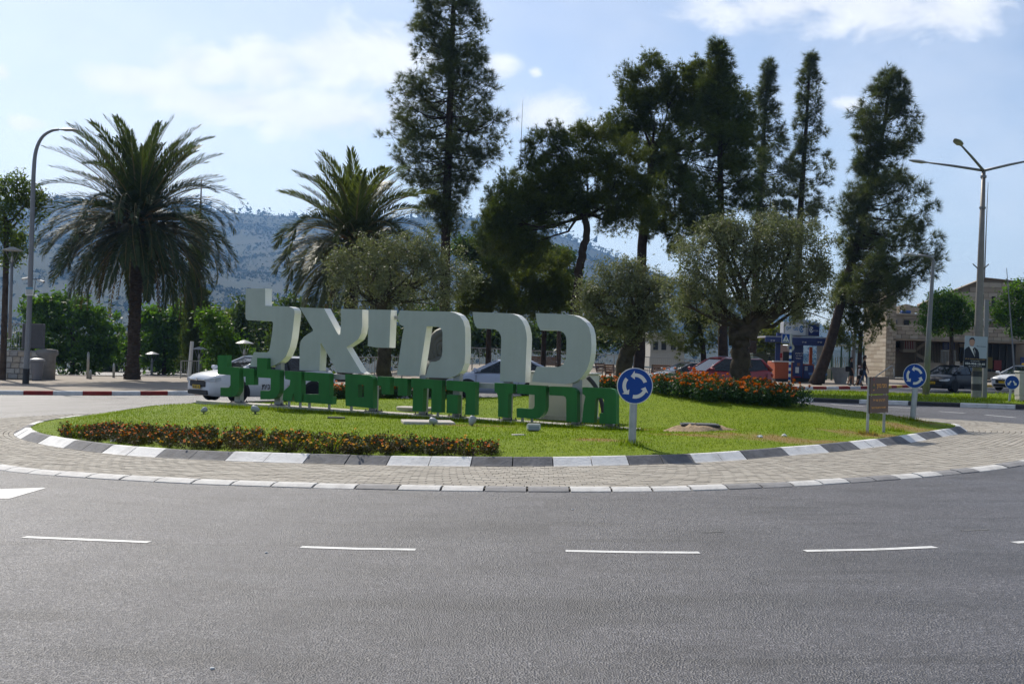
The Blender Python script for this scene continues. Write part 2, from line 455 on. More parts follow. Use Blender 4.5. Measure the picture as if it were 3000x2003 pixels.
RO_ = periodic(opts, 6)
def RO(t):
    # ring width is measured at the front, the rest of the ring keeps it
    tt = (t + math.pi) % (2 * math.pi) - math.pi
    if -2.55 < tt < -0.60: return RO_(tt)
    if tt <= -2.55 or tt > 1.6: w0 = RO_(-2.55) - RI(-2.55)
    else: w0 = RO_(-0.60) - RI(-0.60)
    return RI(tt) + w0
def ringpt(r, t, e=0.0):
    x, y = C0.x + r * math.cos(t), C0.y + r * math.sin(t)
    return Vector((x, y, G(x) + e))
def arc_table(Rf, n=1440):
    T = [-math.pi + 2 * math.pi * i / n for i in range(n + 1)]; S = [0.0]
    for i in range(n): S.append(S[-1] + (ringpt(Rf(T[i+1]), T[i+1]) - ringpt(Rf(T[i]), T[i])).length)
    return np.array(T), np.array(S)
def px_theta(px, py, e=0.0):
    p = GP(px, py, e); return math.atan2(p.y - C0.y, p.x - C0.x)

def kerb_ring(name, label, Rf, n_stone, s0, prof, colour, gap=0.008):
    T, S = arc_table(Rf); tot = S[-1]
    base = empty(name, (C0.x, C0.y, G(C0.x)), label=label, cat='kerb', kind='structure')
    L = tot / n_stone
    for i in range(n_stone):
        a, b = (s0 + i * L + gap) % tot, (s0 + (i + 1) * L - gap) % tot
        if b < a: b += tot
        mb = MB(); rings = []
        dz = random.uniform(-0.004, 0.004); dr = random.uniform(-0.008, 0.008)
        for q in range(4):
            s = (a + (b - a) * q / 3) % tot
            t = float(np.interp(s, S, T))
            rings.append([ringpt(Rf(t) - d + dr, t, e + (dz if e > 0 else 0)) for d, e in prof])
        mb.loft(rings)
        rebase(mb, base.location)
        mid = float(np.interp((s0 + (i + 0.5) * L) % tot, S, T))
        mb.build('kerb_stone', colour(i, mid), base)
    return base
s_ref_T, s_ref_S = arc_table(RI)
nI = 2 * round(s_ref_S[-1] / 1.22)
nI += nI % 4 and (4 - nI % 4)
s0I = float(np.interp(px_theta(1613, 1361), s_ref_T, s_ref_S))
KPROF = [(0.0,-0.05),(0.0,0.035),(0.03,0.05),(0.19,0.15),(0.23,0.155),(0.30,0.15),(0.30,-0.05)]
kerb_ring('island_kerb', 'sloping grey and white kerb round the grass island', RI, nI, s0I, KPROF, lambda i, t: kerbw if (i // 2) % 2 == 0 else kerbg)
oT, oS = arc_table(RO)
nO = 2 * round(oS[-1] / 1.05); s0O = float(np.interp(px_theta(1900, 1433), oT, oS))
OPROF = [(0.0,-0.05),(0.0,0.008),(0.015,0.014),(0.10,0.038),(0.22,0.045),(0.22,-0.05)]
def ocol(i, t):
    if t < -1.75 or t > 2.2: return kerbo
    return kerbo if (i // 2) % 2 == 0 else kerbd
kerb_ring('apron_kerb', 'low grey and white kerb along the outer edge of the paved ring', RO, nO, s0O, OPROF, ocol, gap=0.014)

# paved ring: bed plus pavers laid in courses
apron = MB()
n = 240
for i in range(n):
    t0, t1 = -math.pi + 2 * math.pi * i / n, -math.pi + 2 * math.pi * (i + 1) / n
    apron.quad(ringpt(RI(t0) - 0.1, t0, 0.02), ringpt(RI(t1) - 0.1, t1, 0.02), ringpt(RO(t1) - 0.1, t1, 0.026), ringpt(RO(t0) - 0.1, t0, 0.026))
apron_o = tag(apron.build('paved_ring', joint, fixn=False), 'ring of small beige pavers round the grass island', 'paving', kind='structure')
pv = []; pvm = []
rows = 19
for r in range(rows):
    # course r runs at a fixed share of the ring's width
    f0, f1 = (r + 0.07) / rows, (r + 0.93) / rows
    Lp = 0.21
    Rm = lambda t, f: RI(t) + 0.005 + (RO(t) - 0.22 - RI(t) - 0.01) * f
    per = 2 * math.pi * 11; npv = int(per / Lp)
    off = (r % 2) * 0.5 + (r * 0.13)
    for i in range(npv):
        t0 = -math.pi + 2 * math.pi * (i + off + 0.025) / npv; t1 = -math.pi + 2 * math.pi * (i + off + 0.975) / npv
        ee = random.uniform(-0.0025, 0.0025)
        z0 = 0.034 + 0.008 * f0 + ee; z1 = 0.034 + 0.008 * f1 + ee
        q = [ringpt(Rm(t0, f0), t0, z0), ringpt(Rm(t1, f0), t1, z0), ringpt(Rm(t1, f1), t1, z1), ringpt(Rm(t0, f1), t0, z1)]
        pv.append((r, 0.5 * (t0 + t1), q, random.choice((0, 0, 0, 1, 1, 2))))
def paver_into(mb, q, mi):
    dn = Vector((0, 0, -0.02)); b = [p + dn for p in q]
    mb.quad(q[0], q[1], q[2], q[3], mi)
    for i in range(4):
        j = (i + 1) % 4; mb.quad(b[i], b[j], q[j], q[i], mi)
# the ones that show largest (nearest the camera) are pieces of their own
near = sorted(range(len(pv)), key=lambda i: (pv[i][2][0] - Vector((0, 0, 1.65))).length)[:290]
near_s = set(near)
rest = MB()
for i, (r, t, q, c) in enumerate(pv):
    if i in near_s:
        mb = MB(); o = (q[0] + q[2]) / 2
        paver_into(mb, [p - o for p in q], 0)
        ob = mb.build('paver', paver_m[c], apron_o, fixn=False); ob.location = o
    else: paver_into(rest, q, c)
tag(rest.build('pavers', paver_m, apron_o, fixn=False), kind='stuff')

# ------------------------------------------------------------------ lawn
def lawn_e(x, y):
    d = Vector((x, y)) - C0; t = math.atan2(d.y, d.x)
    s = min(1.0, max(0.0, (RI(t) - 0.25 - d.length) / 4.0)); s = s * s * (3 - 2 * s)
    s1 = min(1.0, max(0.0, (RI(t) - 0.25 - d.length) / 1.7)); s1 = s1 * s1 * (3 - 2 * s1)
    e = 0.135 + 0.15 * s1 + s * (0.48 * math.exp(-((x - 4.0) ** 2 / 24 + (y - 31) ** 2 / 12)) + 0.2 * math.exp(-((x + 5) ** 2 / 20 + (y - 30) ** 2 / 12)))
    # the turf is cut a little below the top of the sign's footing
    v = Vector((x - FSL.x, y - FSL.y)); f = v.dot(FDIR); a = abs(v.x * FDIR.y - v.y * FDIR.x)
    if -2 < f < FLEN + 2:
        zf = FSL.z + (FSR.z - FSL.z) * min(1, max(0, f / FLEN)) - 0.075 + 0.07 * min(1, max(0, f / FLEN)) - G(x); w = 1 - min(1, max(0, (a - 0.5) / 2.2)); w = w * w * (3 - 2 * w) * min(1, (f + 2) / 2, (FLEN + 2 - f) / 2)
        e = e + (zf - e) * w
    return max(e, 0.12)
FSL, FSR = P(594, 1173, 29.4), P(1862, 1256, 24.6)
FLEN = (FSR - FSL).to_2d().length; FDIR = (FSR - FSL).to_2d().normalized()
def lawn_z(x, y): return G(x) + lawn_e(x, y)
def LP(px, py):
    """where the ray through a pixel meets the domed lawn"""
    d = ray(px, py); best = None
    for i in range(900):
        Y = 15 + i * 0.025; q = Vector((0, 0, CAMH)) + d * Y; g = q.z - lawn_z(q.x, q.y)
        if best is None or g < best[0]: best = (g, q)
        if g <= 0: break
    p = best[1]; return Vector((p.x, p.y, lawn_z(p.x, p.y)))
def grass_mat(name, base=True):
    m = mat(name, (0.09,0.16,0.02), 0.8, 0.06)
    N, L = m.node_tree.nodes, m.node_tree.links; b = N['Principled BSDF']
    ge = N.new('ShaderNodeNewGeometry')
    def noise(sc, det=4):
        n = N.new('ShaderNodeTexNoise'); n.inputs['Scale'].default_value = sc; n.inputs['Detail'].default_value = det; L.new(ge.outputs['Position'], n.inputs['Vector']); return n.outputs[0]
    def mixc(f, a, c, bt='MIX'):
        x = N.new('ShaderNodeMixRGB'); x.blend_type = bt
        if isinstance(f, float): x.inputs['Fac'].default_value = f
        else: L.new(f, x.inputs['Fac'])
        for i, v in ((1, a), (2, c)):
            if isinstance(v, tuple): x.inputs[i].default_value = (*v, 1)
            else: L.new(v, x.inputs[i])
        return x.outputs[0]
    def rng_(v, a, c):
        r = N.new('ShaderNodeMapRange'); L.new(v, r.inputs['Value']); r.inputs['From Min'].default_value = a; r.inputs['From Max'].default_value = c; return r.outputs[0]
    col = mixc(rng_(noise(0.7, 5), 0.3, 0.7), (0.130,0.195,0.010), (0.19,0.245,0.018))
    col = mixc(rng_(noise(9, 3), 0.35, 0.75), col, (0.10,0.15,0.008))
    # parched patches, at places of their own on the lawn
    tot = None
    for (cx, cy, rx, ry) in ((5.0, 22.3, 2.3, 0.7), (3.2, 21.8, 1.4, 0.4), (7.2, 24.3, 1.5, 0.8), (8.6, 26.6, 1.0, 1.2), (-2.0, 20.5, 0.7, 0.25), (1.6, 20.2, 1.0, 0.3), (9.6, 29, 0.8, 1.2), (-0.5, 23.6, 1.2, 0.25), (2.4, 24.2, 0.6, 0.4)):
        s = N.new('ShaderNodeVectorMath'); s.operation = 'SUBTRACT'; L.new(ge.outputs['Position'], s.inputs[0]); s.inputs[1].default_value = (cx, cy, 0.2)
        q = N.new('ShaderNodeVectorMath'); q.operation = 'MULTIPLY'; L.new(s.outputs[0], q.inputs[0]); q.inputs[1].default_value = (1/rx, 1/ry, 0)
        l = N.new('ShaderNodeVectorMath'); l.operation = 'LENGTH'; L.new(q.outputs[0], l.inputs[0])
        v = N.new('ShaderNodeMath'); v.operation = 'SUBTRACT'; v.inputs[0].default_value = 1.0; L.new(l.outputs['Value'], v.inputs[1])
        if tot is None: tot = v.outputs[0]
        else:
            x = N.new('ShaderNodeMath'); x.operation = 'MAXIMUM'; L.new(tot, x.inputs[0]); L.new(v.outputs[0], x.inputs[1]); tot = x.outputs[0]
    nz = N.new('ShaderNodeMath'); nz.operation = 'MULTIPLY_ADD'; L.new(noise(2.2, 6), nz.inputs[0]); nz.inputs[1].default_value = 1.9; nz.inputs[2].default_value = -1.0
    sm = N.new('ShaderNodeMath'); sm.operation = 'ADD'; L.new(tot, sm.inputs[0]); L.new(nz.outputs[0], sm.inputs[1])
    dry = rng_(sm.outputs[0], 0.1, 0.75)
    col = mixc(dry, col, (0.23,0.165,0.065))
    if not base:
        mr = N.new('ShaderNodeMapRange'); L.new(ge.outputs['Random Per Island'], mr.inputs['Value']); mr.inputs['To Min'].default_value = 0.65; mr.inputs['To Max'].default_value = 1.4
        sc = N.new('ShaderNodeVectorMath'); sc.operation = 'SCALE'; L.new(col, sc.inputs[0]); L.new(mr.outputs[0], sc.inputs['Scale']); col = sc.outputs[0]
    L.new(col, b.inputs['Base Color'])
    if not base:
        tr = N.new('ShaderNodeBsdfTranslucent'); g2 = mixc(1.0, col, (1.3,1.35,0.5), 'MULTIPLY'); L.new(g2, tr.inputs['Color'])
        ms = N.new('ShaderNodeMixShader'); ms.inputs['Fac'].default_value = 0.45
        L.new(b.outputs[0], ms.inputs[1]); L.new(tr.outputs[0], ms.inputs[2]); L.new(ms.outputs[0], N['Material Output'].inputs['Surface'])
    return m
turf_m = grass_mat('turf'); blade_m = grass_mat('grass_blade', False)
lawn = MB(); nt_, nr_ = 120, 14
grid = [[None] * nt_ for _ in range(nr_ + 1)]
vs = []
for a in range(nr_ + 1):
    for i in range(nt_):
        t = -math.pi + 2 * math.pi * i / nt_; r = (RI(t) - 0.27) * a / nr_
        x, y = C0.x + r * math.cos(t), C0.y + r * math.sin(t)
        vs.append((x, y, lawn_z(x, y)))
lawn.v = vs
for a in range(nr_):
    for i in range(nt_):
        j = (i + 1) % nt_
        lawn.f.append((a*nt_+i, (a+1)*nt_+i, (a+1)*nt_+j, a*nt_+j)); lawn.m.append(0)
tag(lawn.build('island_lawn', turf_m, smooth=True), 'domed green lawn of the roundabout island', 'lawn', kind='structure')

def blades(XY, zf, h, w, lean=0.5):
    n = len(XY); z = np.array([zf(x, y) for x, y in XY])
    base = np.column_stack([XY, z]); az = rng.uniform(0, 2*math.pi, n); hh = h * rng.uniform(0.5, 1.35, n); ww = w * rng.uniform(0.7, 1.3, n)
    u = np.column_stack([np.cos(az), np.sin(az), np.zeros(n)]) * ww[:, None]
    la = rng.uniform(0, 2*math.pi, n); ll = hh * rng.uniform(0, lean, n)
    tip = base + np.column_stack([np.cos(la) * ll, np.sin(la) * ll, hh])
    return np.stack([base - u, base + u, tip], 1).reshape(-1, 3)
def sample_lawn(n):
    out = []
    while len(out) < n:
        # more blades where they are seen largest
        x, y = random.uniform(-11, 12.5), 16 + 22 * random.random() ** 1.4
        d = Vector((x, y)) - C0; t = math.atan2(d.y, d.x)
        if d.length < RI(t) - 0.26: out.append((x, y))
    return np.array(out)
g1 = link('lawn_grass', np_mesh('lawn_grass', blades(sample_lawn(120000), lawn_z, 0.027, 0.006), 3), None, blade_m)
tag(g1, 'short mown grass on the roundabout island', 'grass', kind='stuff')
# rank tufts left standing along the sign's footing and round posts
edge = []
pl, pr = LP(640, 1190), LP(1880, 1262)
for _ in range(3800):
    f = random.random(); p = pl.lerp(pr, f); edge.append((p.x + random.gauss(0, 0.10), p.y - 0.22 + random.gauss(0, 0.13)))
for (px, py) in ((1851, 1302), (2674, 1232), (2538, 1272), (2628, 1264)):
    p = LP(px, py)
    for _ in range(170): edge.append((p.x + random.gauss(0, 0.13), p.y + random.gauss(0, 0.12)))
g2 = link('rank_grass', np_mesh('rank_grass', blades(np.array(edge), lawn_z, 0.09, 0.007, 0.6), 3), None, blade_m)
tag(g2, 'longer uncut grass along the foot of the letter sign', 'grass', kind='stuff')

# ------------------------------------------------------------------ road markings
def strip(name, pxs, w, label, parent=None, e=0.004, col=None, cap=0.0):
    """painted line along ground points"""
    pts = [GP(*p) for p in pxs]
    mb = MB(); L_, R2 = [], []
    for i, p in enumerate(pts):
        d = pts[min(i+1, len(pts)-1)] - pts[max(i-1, 0)]; d.z = 0; d.normalize(); nrm = Vector((-d.y, d.x, 0)) * w / 2
        L_.append(p + nrm); R2.append(p - nrm)
    for s in (L_, R2):
        for p in s: p.z = G(p.x) + e
    for i in range(len(pts) - 1): mb.quad(R2[i], R2[i+1], L_[i+1], L_[i])
    o = mb.build(name, col or paintw, parent, fixn=False)
    return o
for pts in ([(55,1231),(195,1237),(342,1243)], [(690,1254),(820,1258),(953,1260)], [(1297,1263),(1450,1266),(1604,1267)], [(1845,1263),(2000,1260),(2144,1254)], [(2325,1244),(2400,1240),(2480,1235)], [(-330,1204),(-220,1212),(-100,1222)]):
    strip('lane_dash', U(pts), 0.10, '', road_o)
for pts in ([(1610,1220),(1658,1219)], [(2205,1216),(2268,1214)]): strip('worn_dash', U(pts), 0.05, '', road_o, col=mat('worn_paint', (0.2,0.2,0.2), 0.7, 0.3, col2=(0.08,0.08,0.08), scale=14))
tri = [GP(x * K, y * K) for x, y in ((-90,1124),(108,1118),(22,1143),(-70,1143))]
mb = MB(); mb.poly([Vector((p.x, p.y, G(p.x) + 0.004)) for p in tri]); mb.build('arrow_marking', paintw, road_o, fixn=False)
for a, b in (((2602,1192),(2690,1197)), ((2752,1205),(2825,1210)), ((2886,1215),(2976,1223)), ((2770,1231),(2900,1240)), ((2435,1184),(2530,1190))): strip('lane_line', [a, b], 0.12, '', road_o)

# ------------------------------------------------------------------ far pavements and plaza
FAR = [(-95,38),(-45,42),(-19,43.2),(-11.7,45.6),(-4,51),(2,58),(7,65),(12,68),(16,67.5),(21,71),(25,76),(31,80),(45,87),(90,104)]
far = smooth_closed([Vector((x, y, 0)) for x, y in FAR], 8)
BACK = spline([-95,-45,-19,-9,-3,5,30,90],[69,69,69.5,71,82,96,97,112])
def rise(x, d): 
    w = float(np.interp(x, [-12,-4,9,14,40],[0,1,1,0.4,0.3]))
    return 0.14 + max(0, d - 2) * 0.03 * w
def plaza_z(x, y):
    # distance behind the kerb line
    yk = float(np.interp(x, [p.x for p in far], [p.y for p in far]))
    return G(x) + rise(x, max(0, y - yk))
pz = MB(); NR = 10; rows_ = []
for p in far:
    y0, y1 = p.y + 0.18, max(float(BACK(p.x)), p.y + 6)
    rows_.append([Vector((p.x, y0 + (y1 - y0) * q / NR, plaza_z(p.x, y0 + (y1 - y0) * q / NR))) for q in range(NR + 1)])
for i in range(len(rows_) - 1):
    for q in range(NR): pz.quad(rows_[i][q], rows_[i+1][q], rows_[i+1][q+1], rows_[i][q+1])
plaza = tag(pz.build('plaza_pavement', pave, smooth=True), 'pale paved footway and plaza behind the roundabout', 'pavement', kind='structure')
wallm = mat('retaining_concrete', (0.42,0.38,0.33), 0.85, 0.2, var=0.15, scale=1.5, bump=0.3)
# low concrete edging where the left footway ends above the slope
ed = empty('footway_edging', (-20, 69.2, plaza_z(-20, 69)), label='low pale concrete edging behind the left footway', cat='edging')
mb = MB()
for i in range(len(far) - 1):
    if far[i].x > -60 and far[i+1].x < -6:
        a, b = far[i].x, far[i+1].x
        ya, yb = max(float(BACK(a)), far[i].y + 6), max(float(BACK(b)), far[i+1].y + 6)
        za, zb = plaza_z(a, ya - 0.1), plaza_z(b, yb - 0.1)
        mb.hexa([(a,ya-.15,za-.2),(b,yb-.15,zb-.2),(b,yb+.2,zb-.6),(a,ya+.2,za-.6)], [(a,ya-.15,za+.05),(b,yb-.15,zb+.05),(b,yb+.2,zb+.05),(a,ya+.2,za+.05)])
rebase(mb, ed.location).build('edging', wallm, ed)

def kerb_line(name, label, pts, L, w, h, colour, e0=0.0):
    base = empty(name, (pts[0].x, pts[0].y, G(pts[0].x)), label=label, cat='kerb', kind='structure')
    S = [0.0]
    for a, b in zip(pts, pts[1:]): S.append(S[-1] + math.hypot(b.x - a.x, b.y - a.y))
    X = lambda s: Vector((float(np.interp(s, S, [p.x for p in pts])), float(np.interp(s, S, [p.y for p in pts])), 0))
    n_ = int(S[-1] / L)
    for i in range(n_):
        a, b = X(i * L + 0.006), X((i + 1) * L - 0.006)
        d = (b - a).normalized(); nr = Vector((-d.y, d.x, 0))
        ring = []
        for p in (a, b):
            z = G(p.x) + e0
            ring.append([Vector((q.x, q.y, z + zz)) for q, zz in ((p, -0.05), (p, h * 0.8), (p + nr * 0.03, h), (p + nr * w, h + 0.003), (p + nr * w, -0.05))])
        c = colour(i, (a + b) / 2)
        if c is None: continue
        mb = MB(); mb.loft(ring); rebase(mb, base.location).build('kerb_stone', c, base)
    return base
def farcol(i, p):
    if p.x < -50 or p.x > 60: return None
    if p.x > 21.5: return kerby if i % 2 else kerbr
    return kerbw if i % 2 else kerbr
kerb_line('footway_kerb', 'red and white kerb of the far footway, turning red and yellow at the right', far, 1.0, 0.2, 0.15, farcol)

# ------------------------------------------------------------------ median on the right
med_front = [Vector((x, y, 0)) for x, y in ((10.6,51.5),(11.0,49.2),(12.2,47.6),(13.5,46.6),(15.5,45),(18,43.2),(24,39.5),(40,33))]
med_front = smooth_closed(med_front, 6)
kerb_line('median_kerb', 'black and white kerb of the grass median at the right', med_front, 0.95, 0.18, 0.15, lambda i, p: kerbk if (i // 2) % 2 == 0 else kerbw)
med_back = [(10.9,53),(12,55.5),(16,57.5),(24,56.5),(40,52)]
def med_z(x, y): return G(x) + 0.15 + 0.05 * math.sin(x * 0.7 + y * 0.3)
mb = MB(); poly = [Vector((p.x + 0.12, p.y + 0.14, 0)) for p in med_front] + [Vector((x, y, 0)) for x, y in reversed(med_back)]
fr = [Vector((p.x + 0.1, p.y + 0.14, 0)) for p in med_front]
bx = [p[0] for p in med_back]; by = [p[1] for p in med_back]
for a, b in zip(fr, fr[1:]):
    NQ = 6
    ca = [Vector((a.x + (max(a.x, 10.9) - a.x) * q / NQ, a.y + (float(np.interp(a.x, bx, by)) - a.y) * q / NQ, 0)) for q in range(NQ + 1)]
    cb = [Vector((b.x + (max(b.x, 10.9) - b.x) * q / NQ, b.y + (float(np.interp(b.x, bx, by)) - b.y) * q / NQ, 0)) for q in range(NQ + 1)]
    for c in ca + cb: c.z = med_z(c.x, c.y)
    for q in range(NQ): mb.quad(ca[q], cb[q], cb[q+1], ca[q+1])
tag(mb.build('median_lawn', turf_m, smooth=True), 'narrow green median lawn behind the brown sign', 'lawn', kind='structure')
pts = []
while len(pts) < 16000:
    x = random.uniform(10.7, 27); y = random.uniform(38, 58)
    yf = float(np.interp(x, [p.x for p in fr], [p.y for p in fr])); yb = float(np.interp(x, bx, by))
    if yf < y < yb: pts.append((x, y))
g3 = link('median_grass', np_mesh('median_grass', blades(np.array(pts), med_z, 0.10, 0.012), 3), None, blade_m)
tag(g3, 'green grass on the median behind the brown sign', 'grass', kind='stuff')

HAZE = 0.00016
# ------------------------------------------------------------------ terrain, hill, scrub
hill_m = mat('hillside', (0.020,0.030,0.016), 0.95, 0.1, col2=(0.050,0.048,0.032), scale=0.018, detail=9, dirt=0.7, dirtcol=(0.05,0.07,0.03), coord='Object')
valley_m = mat('valley_ground', (0.16,0.12,0.07), 0.95, 0.1, col2=(0.07,0.08,0.03), scale=0.03)
SKYL = spline([-2500,-800,0,140,320,540,640,770,900,1150,1280,1400,1540,1660,1760,1850,2000,2200,2500,3000,3800,5500],
              [620,600,590,586,582,594,622,630,640,640,636,640,660,700,738,775,830,900,975,1030,1080,1150])
cols = np.linspace(-2500, 5500, 161)
Ys = [100.5,112,130,170,240,360,520,720,900,1080,1260,1440,1620,1800,1980,2160,2340,2500,2600,2750,3100,3800]
def vnoise(x, y, s, seed=0):
    return math.sin(x / s + 1.3 * seed) * math.cos(y / s * 1.1 + seed) + 0.5 * math.sin(x / s * 2.3 + y / s * 1.7 + seed) + 0.25 * math.sin(x / s * 4.7 - y / s * 3.9 + 2 * seed)
def terrain(px, Y):
    top = P(px, float(SKYL(px)), 2600).z
    x = XG(px, Y)
    low = -9 - 0.012 * max(0, Y - 200)
    if Y < 130: 
        t = max(0, (Y - 100.5) / 29.5); return -0.9 + (-6 + 0.9) * t if x > -8 else -3 - 4 * t
    if Y < 700: return low - 2 + vnoise(x, Y, 60) * 1.5
    t = min(1.0, (Y - 700) / 1900.0)
    z = low + (top - low) * (t ** 1.15)
    if Y > 2600: z = top - (Y - 2600) * 0.25
    k = math.sin(math.pi * min(1, t)) if Y <= 2600 else 0
    return z + k * vnoise(x, Y, 190, 1) * 16 + k * vnoise(x, Y, 75, 3) * 4
tv = MB(); W = len(cols)
for Y in Ys:
    for c in cols: tv.v.append((XG(float(c), Y), Y, terrain(float(c), Y)))
for a in range(len(Ys) - 1):
    for i in range(W - 1): tv.f.append((a*W+i, a*W+i+1, (a+1)*W+i+1, (a+1)*W+i)); tv.m.append(0 if Ys[a] >= 520 else 1)
tag(tv.build('hill', [hill_m, valley_m], smooth=True, fixn=False), 'long scrub covered hill in blue haze behind the town', 'hill', kind='structure')
tag(MB().quad((-4100,-900,-22), (4100,-900,-22), (4100,4100,-22), (-4100,4100,-22)).build('ground', valley_m, fixn=False), 'open country reaching to the horizon', 'ground', kind='structure')
# side slopes so that the junction does not end in mid air
mb = MB()
for (a, b) in (((-150,-25),(-150,100)), ((150,100),(150,-25)), ((-150,100),(150,100)), ((150,-25),(-150,-25))):
    a = Vector((*a, G(a[0]))); b = Vector((*b, G(b[0]))); o = (Vector((a.x + b.x, a.y + b.y - 75, 0)) / 2).normalized() * 60
    a2, b2 = a + o, b + o; a2.z = b2.z = -21.9; mb.quad(a, b, b2, a2)
tag(mb.build('embankment', valley_m), 'earth slope below the edge of the junction', 'slope', kind='structure')
scrub_m = mat('hill_scrub', (0.016,0.030,0.012), 0.9, 0.1, island=0.4)
def scrub(n, yr, size, seed):
    r2 = np.random.default_rng(seed); V = []
    for _ in range(n):
        Y = yr[0] + (yr[1] - yr[0]) * r2.random() ** 0.75; c = r2.uniform(-400, 2400)
        x = XG(c, Y); dens = vnoise(x, Y, 120, 5) + vnoise(x, Y, 45, 2) * 0.6
        if dens < r2.uniform(-2.4, 0.6): continue
        z = terrain(float(c), float(Y)); s = size * r2.uniform(0.4, 1.5)
        V.append((r2.normal(size=(5, 1, 3)) * (s*.5, s*.5, s*.25) + r2.normal(size=(5, 3, 3)) * s * 0.42 + (x, Y, z + s * .4)).reshape(-1, 3))
    return np.concatenate(V)
V = np.concatenate([scrub(34000, (900, 2600), 3.2, 4), scrub(5000, (540, 1100), 2.0, 9)])
tag(link('hill_scrub', np_mesh('hill_scrub', V, 3), None, scrub_m), 'dark bushes scattered over the hazy hillside', 'scrub', kind='stuff')
# trees along the crest
V = []; r2 = np.random.default_rng(11)
for c in np.concatenate([r2.uniform(380, 1450, 150), r2.uniform(1450, 1860, 70), r2.uniform(100, 380, 25)]):
    Y = 2600 + r2.uniform(-25, 10); x = XG(c, Y); z = terrain(float(c), min(Y, 2600.0)) - 1; h = r2.uniform(3, 13) if r2.random() < .7 else r2.uniform(10, 20); w = h * r2.uniform(0.35, 0.8)
    for k in range(14):
        p = np.array((x, Y, z + h * .5)) + r2.normal(0, 1, 3) * (w * .4, w * .4, h * .26); s = w * .33
        q = p + r2.normal(0, s, (3, 3)); V.append(q)
tag(link('crest_trees', np_mesh('crest_trees', np.concatenate(V), 3), None, scrub_m), 'far line of trees along the crest of the hill', 'trees', kind='stuff')
# ------------------------------------------------------------------ the letter sign
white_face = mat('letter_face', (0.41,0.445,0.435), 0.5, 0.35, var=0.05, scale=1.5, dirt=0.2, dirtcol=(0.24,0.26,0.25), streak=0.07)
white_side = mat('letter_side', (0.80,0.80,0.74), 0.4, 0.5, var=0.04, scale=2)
green_face = mat('green_letter', (0.027,0.165,0.036), 0.5, 0.25, var=0.12, scale=1.2, streak=0.2)
steel = mat('galvanised_steel', (0.33,0.34,0.35), 0.5, 0.5, metal=0.5, var=0.15, scale=6)
concrete = mat('concrete', (0.46,0.43,0.39), 0.85, 0.2, var=0.18, scale=2.5, bump=0.4, bscale=30, dirt=0.4, dirtcol=(0.2,0.17,0.14))
darkm = mat('dark_metal', (0.03,0.03,0.033), 0.5, 0.4)
YL, YR = 29.4, 24.6
SL = P(594, 1173, YL); SR = P(1862, 1256, YR)           # ends of the concrete footing
rowd = (SR - SL); rowh = Vector((rowd.x, rowd.y, 0)).normalized(); back = Vector((-rowh.y, rowh.x, 0))
if back.y < 0: back = -back
def on_plane(px, py, off):
    """pixel seen on the sign's upright plane, set off metres behind the footing's front line"""
    o = SL + back * off; d = ray(px, py); c = Vector((0, 0, CAMH))
    t = (o - c).dot(back) / d.dot(back)
    return c + d * t
Z3 = lambda p: (600 + p[0] / 2.987, 800 + p[1] / 2.987)
Z4 = lambda p: (1200 + p[0] / 2.987, 850 + p[1] / 2.987)
Z5 = lambda p: (540 + p[0] / 4.979, 980 + p[1] / 4.979)
Z6 = lambda p: (1200 + p[0] / 4.182, 940 + p[1] / 4.182)
sbase = (SL + SR) / 2; sbase.z = lawn_z(sbase.x, sbase.y)
sign = empty('city_sign', sbase, label='two row sign of large white and green block letters on the island', cat='sign')
BIGT, GRT = 0.26, 0.17
def letter(name, contours, off, thick, faces, label):
    mb = MB()
    for c in contours: mb.prism([on_plane(x, y, off) for x, y in c], back * thick, 0, side=1)
    o = rebase(mb, sbase).build(name, faces, sign)
    o['label'] = label
    return o
big = [
 ('lamed', Z3, [(358,135),(528,135),(528,285),(735,293),(768,303),(783,325),(786,350),(775,450),(760,570),(742,650),(710,725),(665,775),(620,800),(570,822),(392,818),(410,745),(430,690),(545,692),(562,680),(575,620),(590,520),(597,440),(592,425),(575,420),(375,411),(360,402),(356,385)]),
 ('alef', Z3, [(830,300),(1043,308),(1162,528),(1174,541),(1184,534),(1190,480),(1193,312),(1378,318),(1376,470),(1366,530),(1342,578),(1295,613),(1238,648),(1365,860),(1398,880),(1165,868),(1020,614),(1013,614),(1002,855),(828,850),(830,640),(840,590),(868,556),(905,530),(945,507),(947,495)]),
 ('yod', Z3, [(1437,318),(1628,322),(1615,652),(1500,650),(1425,638)]),
 ('mem', Z4, [(-85,176),(0,180),(350,187),(398,198),(435,220),(468,265),(483,320),(487,380),(487,560),(480,640),(455,705),(415,742),(375,760),(320,768),(140,762),(158,690),(182,627),(228,625),(262,610),(280,580),(287,540),(288,370),(280,342),(260,325),(230,318),(150,316),(83,753),(-112,743),(-92,590),(-65,410),(-49,322),(-49,313),(-72,309),(-88,296),(-97,270),(-102,225)]),
 ('resh', Z4, [(550,190),(860,202),(905,208),(945,225),(982,262),(1008,315),(1022,375),(1026,430),(1010,808),(790,797),(802,430),(797,395),(780,362),(755,345),(725,338),(590,332),(575,310),(560,265)]),
 ('kaf', Z4, [(1102,200),(1380,211),(1440,220),(1495,243),(1540,280),(1570,325),(1587,390),(1592,480),(1588,555),(1575,625),(1550,695),(1510,755),(1465,795),(1415,813),(1360,820),(1070,800),(1082,745),(1112,668),(1290,672),(1325,664),(1350,642),(1364,610),(1371,560),(1373,450),(1368,405),(1350,375),(1322,358),(1285,352),(1145,350),(1128,320),(1112,270)]),
]
for nm, Zf, pts in big: letter('white_letter', [[Zf(p) for p in pts]], 0.0, BIGT, [white_face, white_side], 'large white Hebrew letter ' + nm)
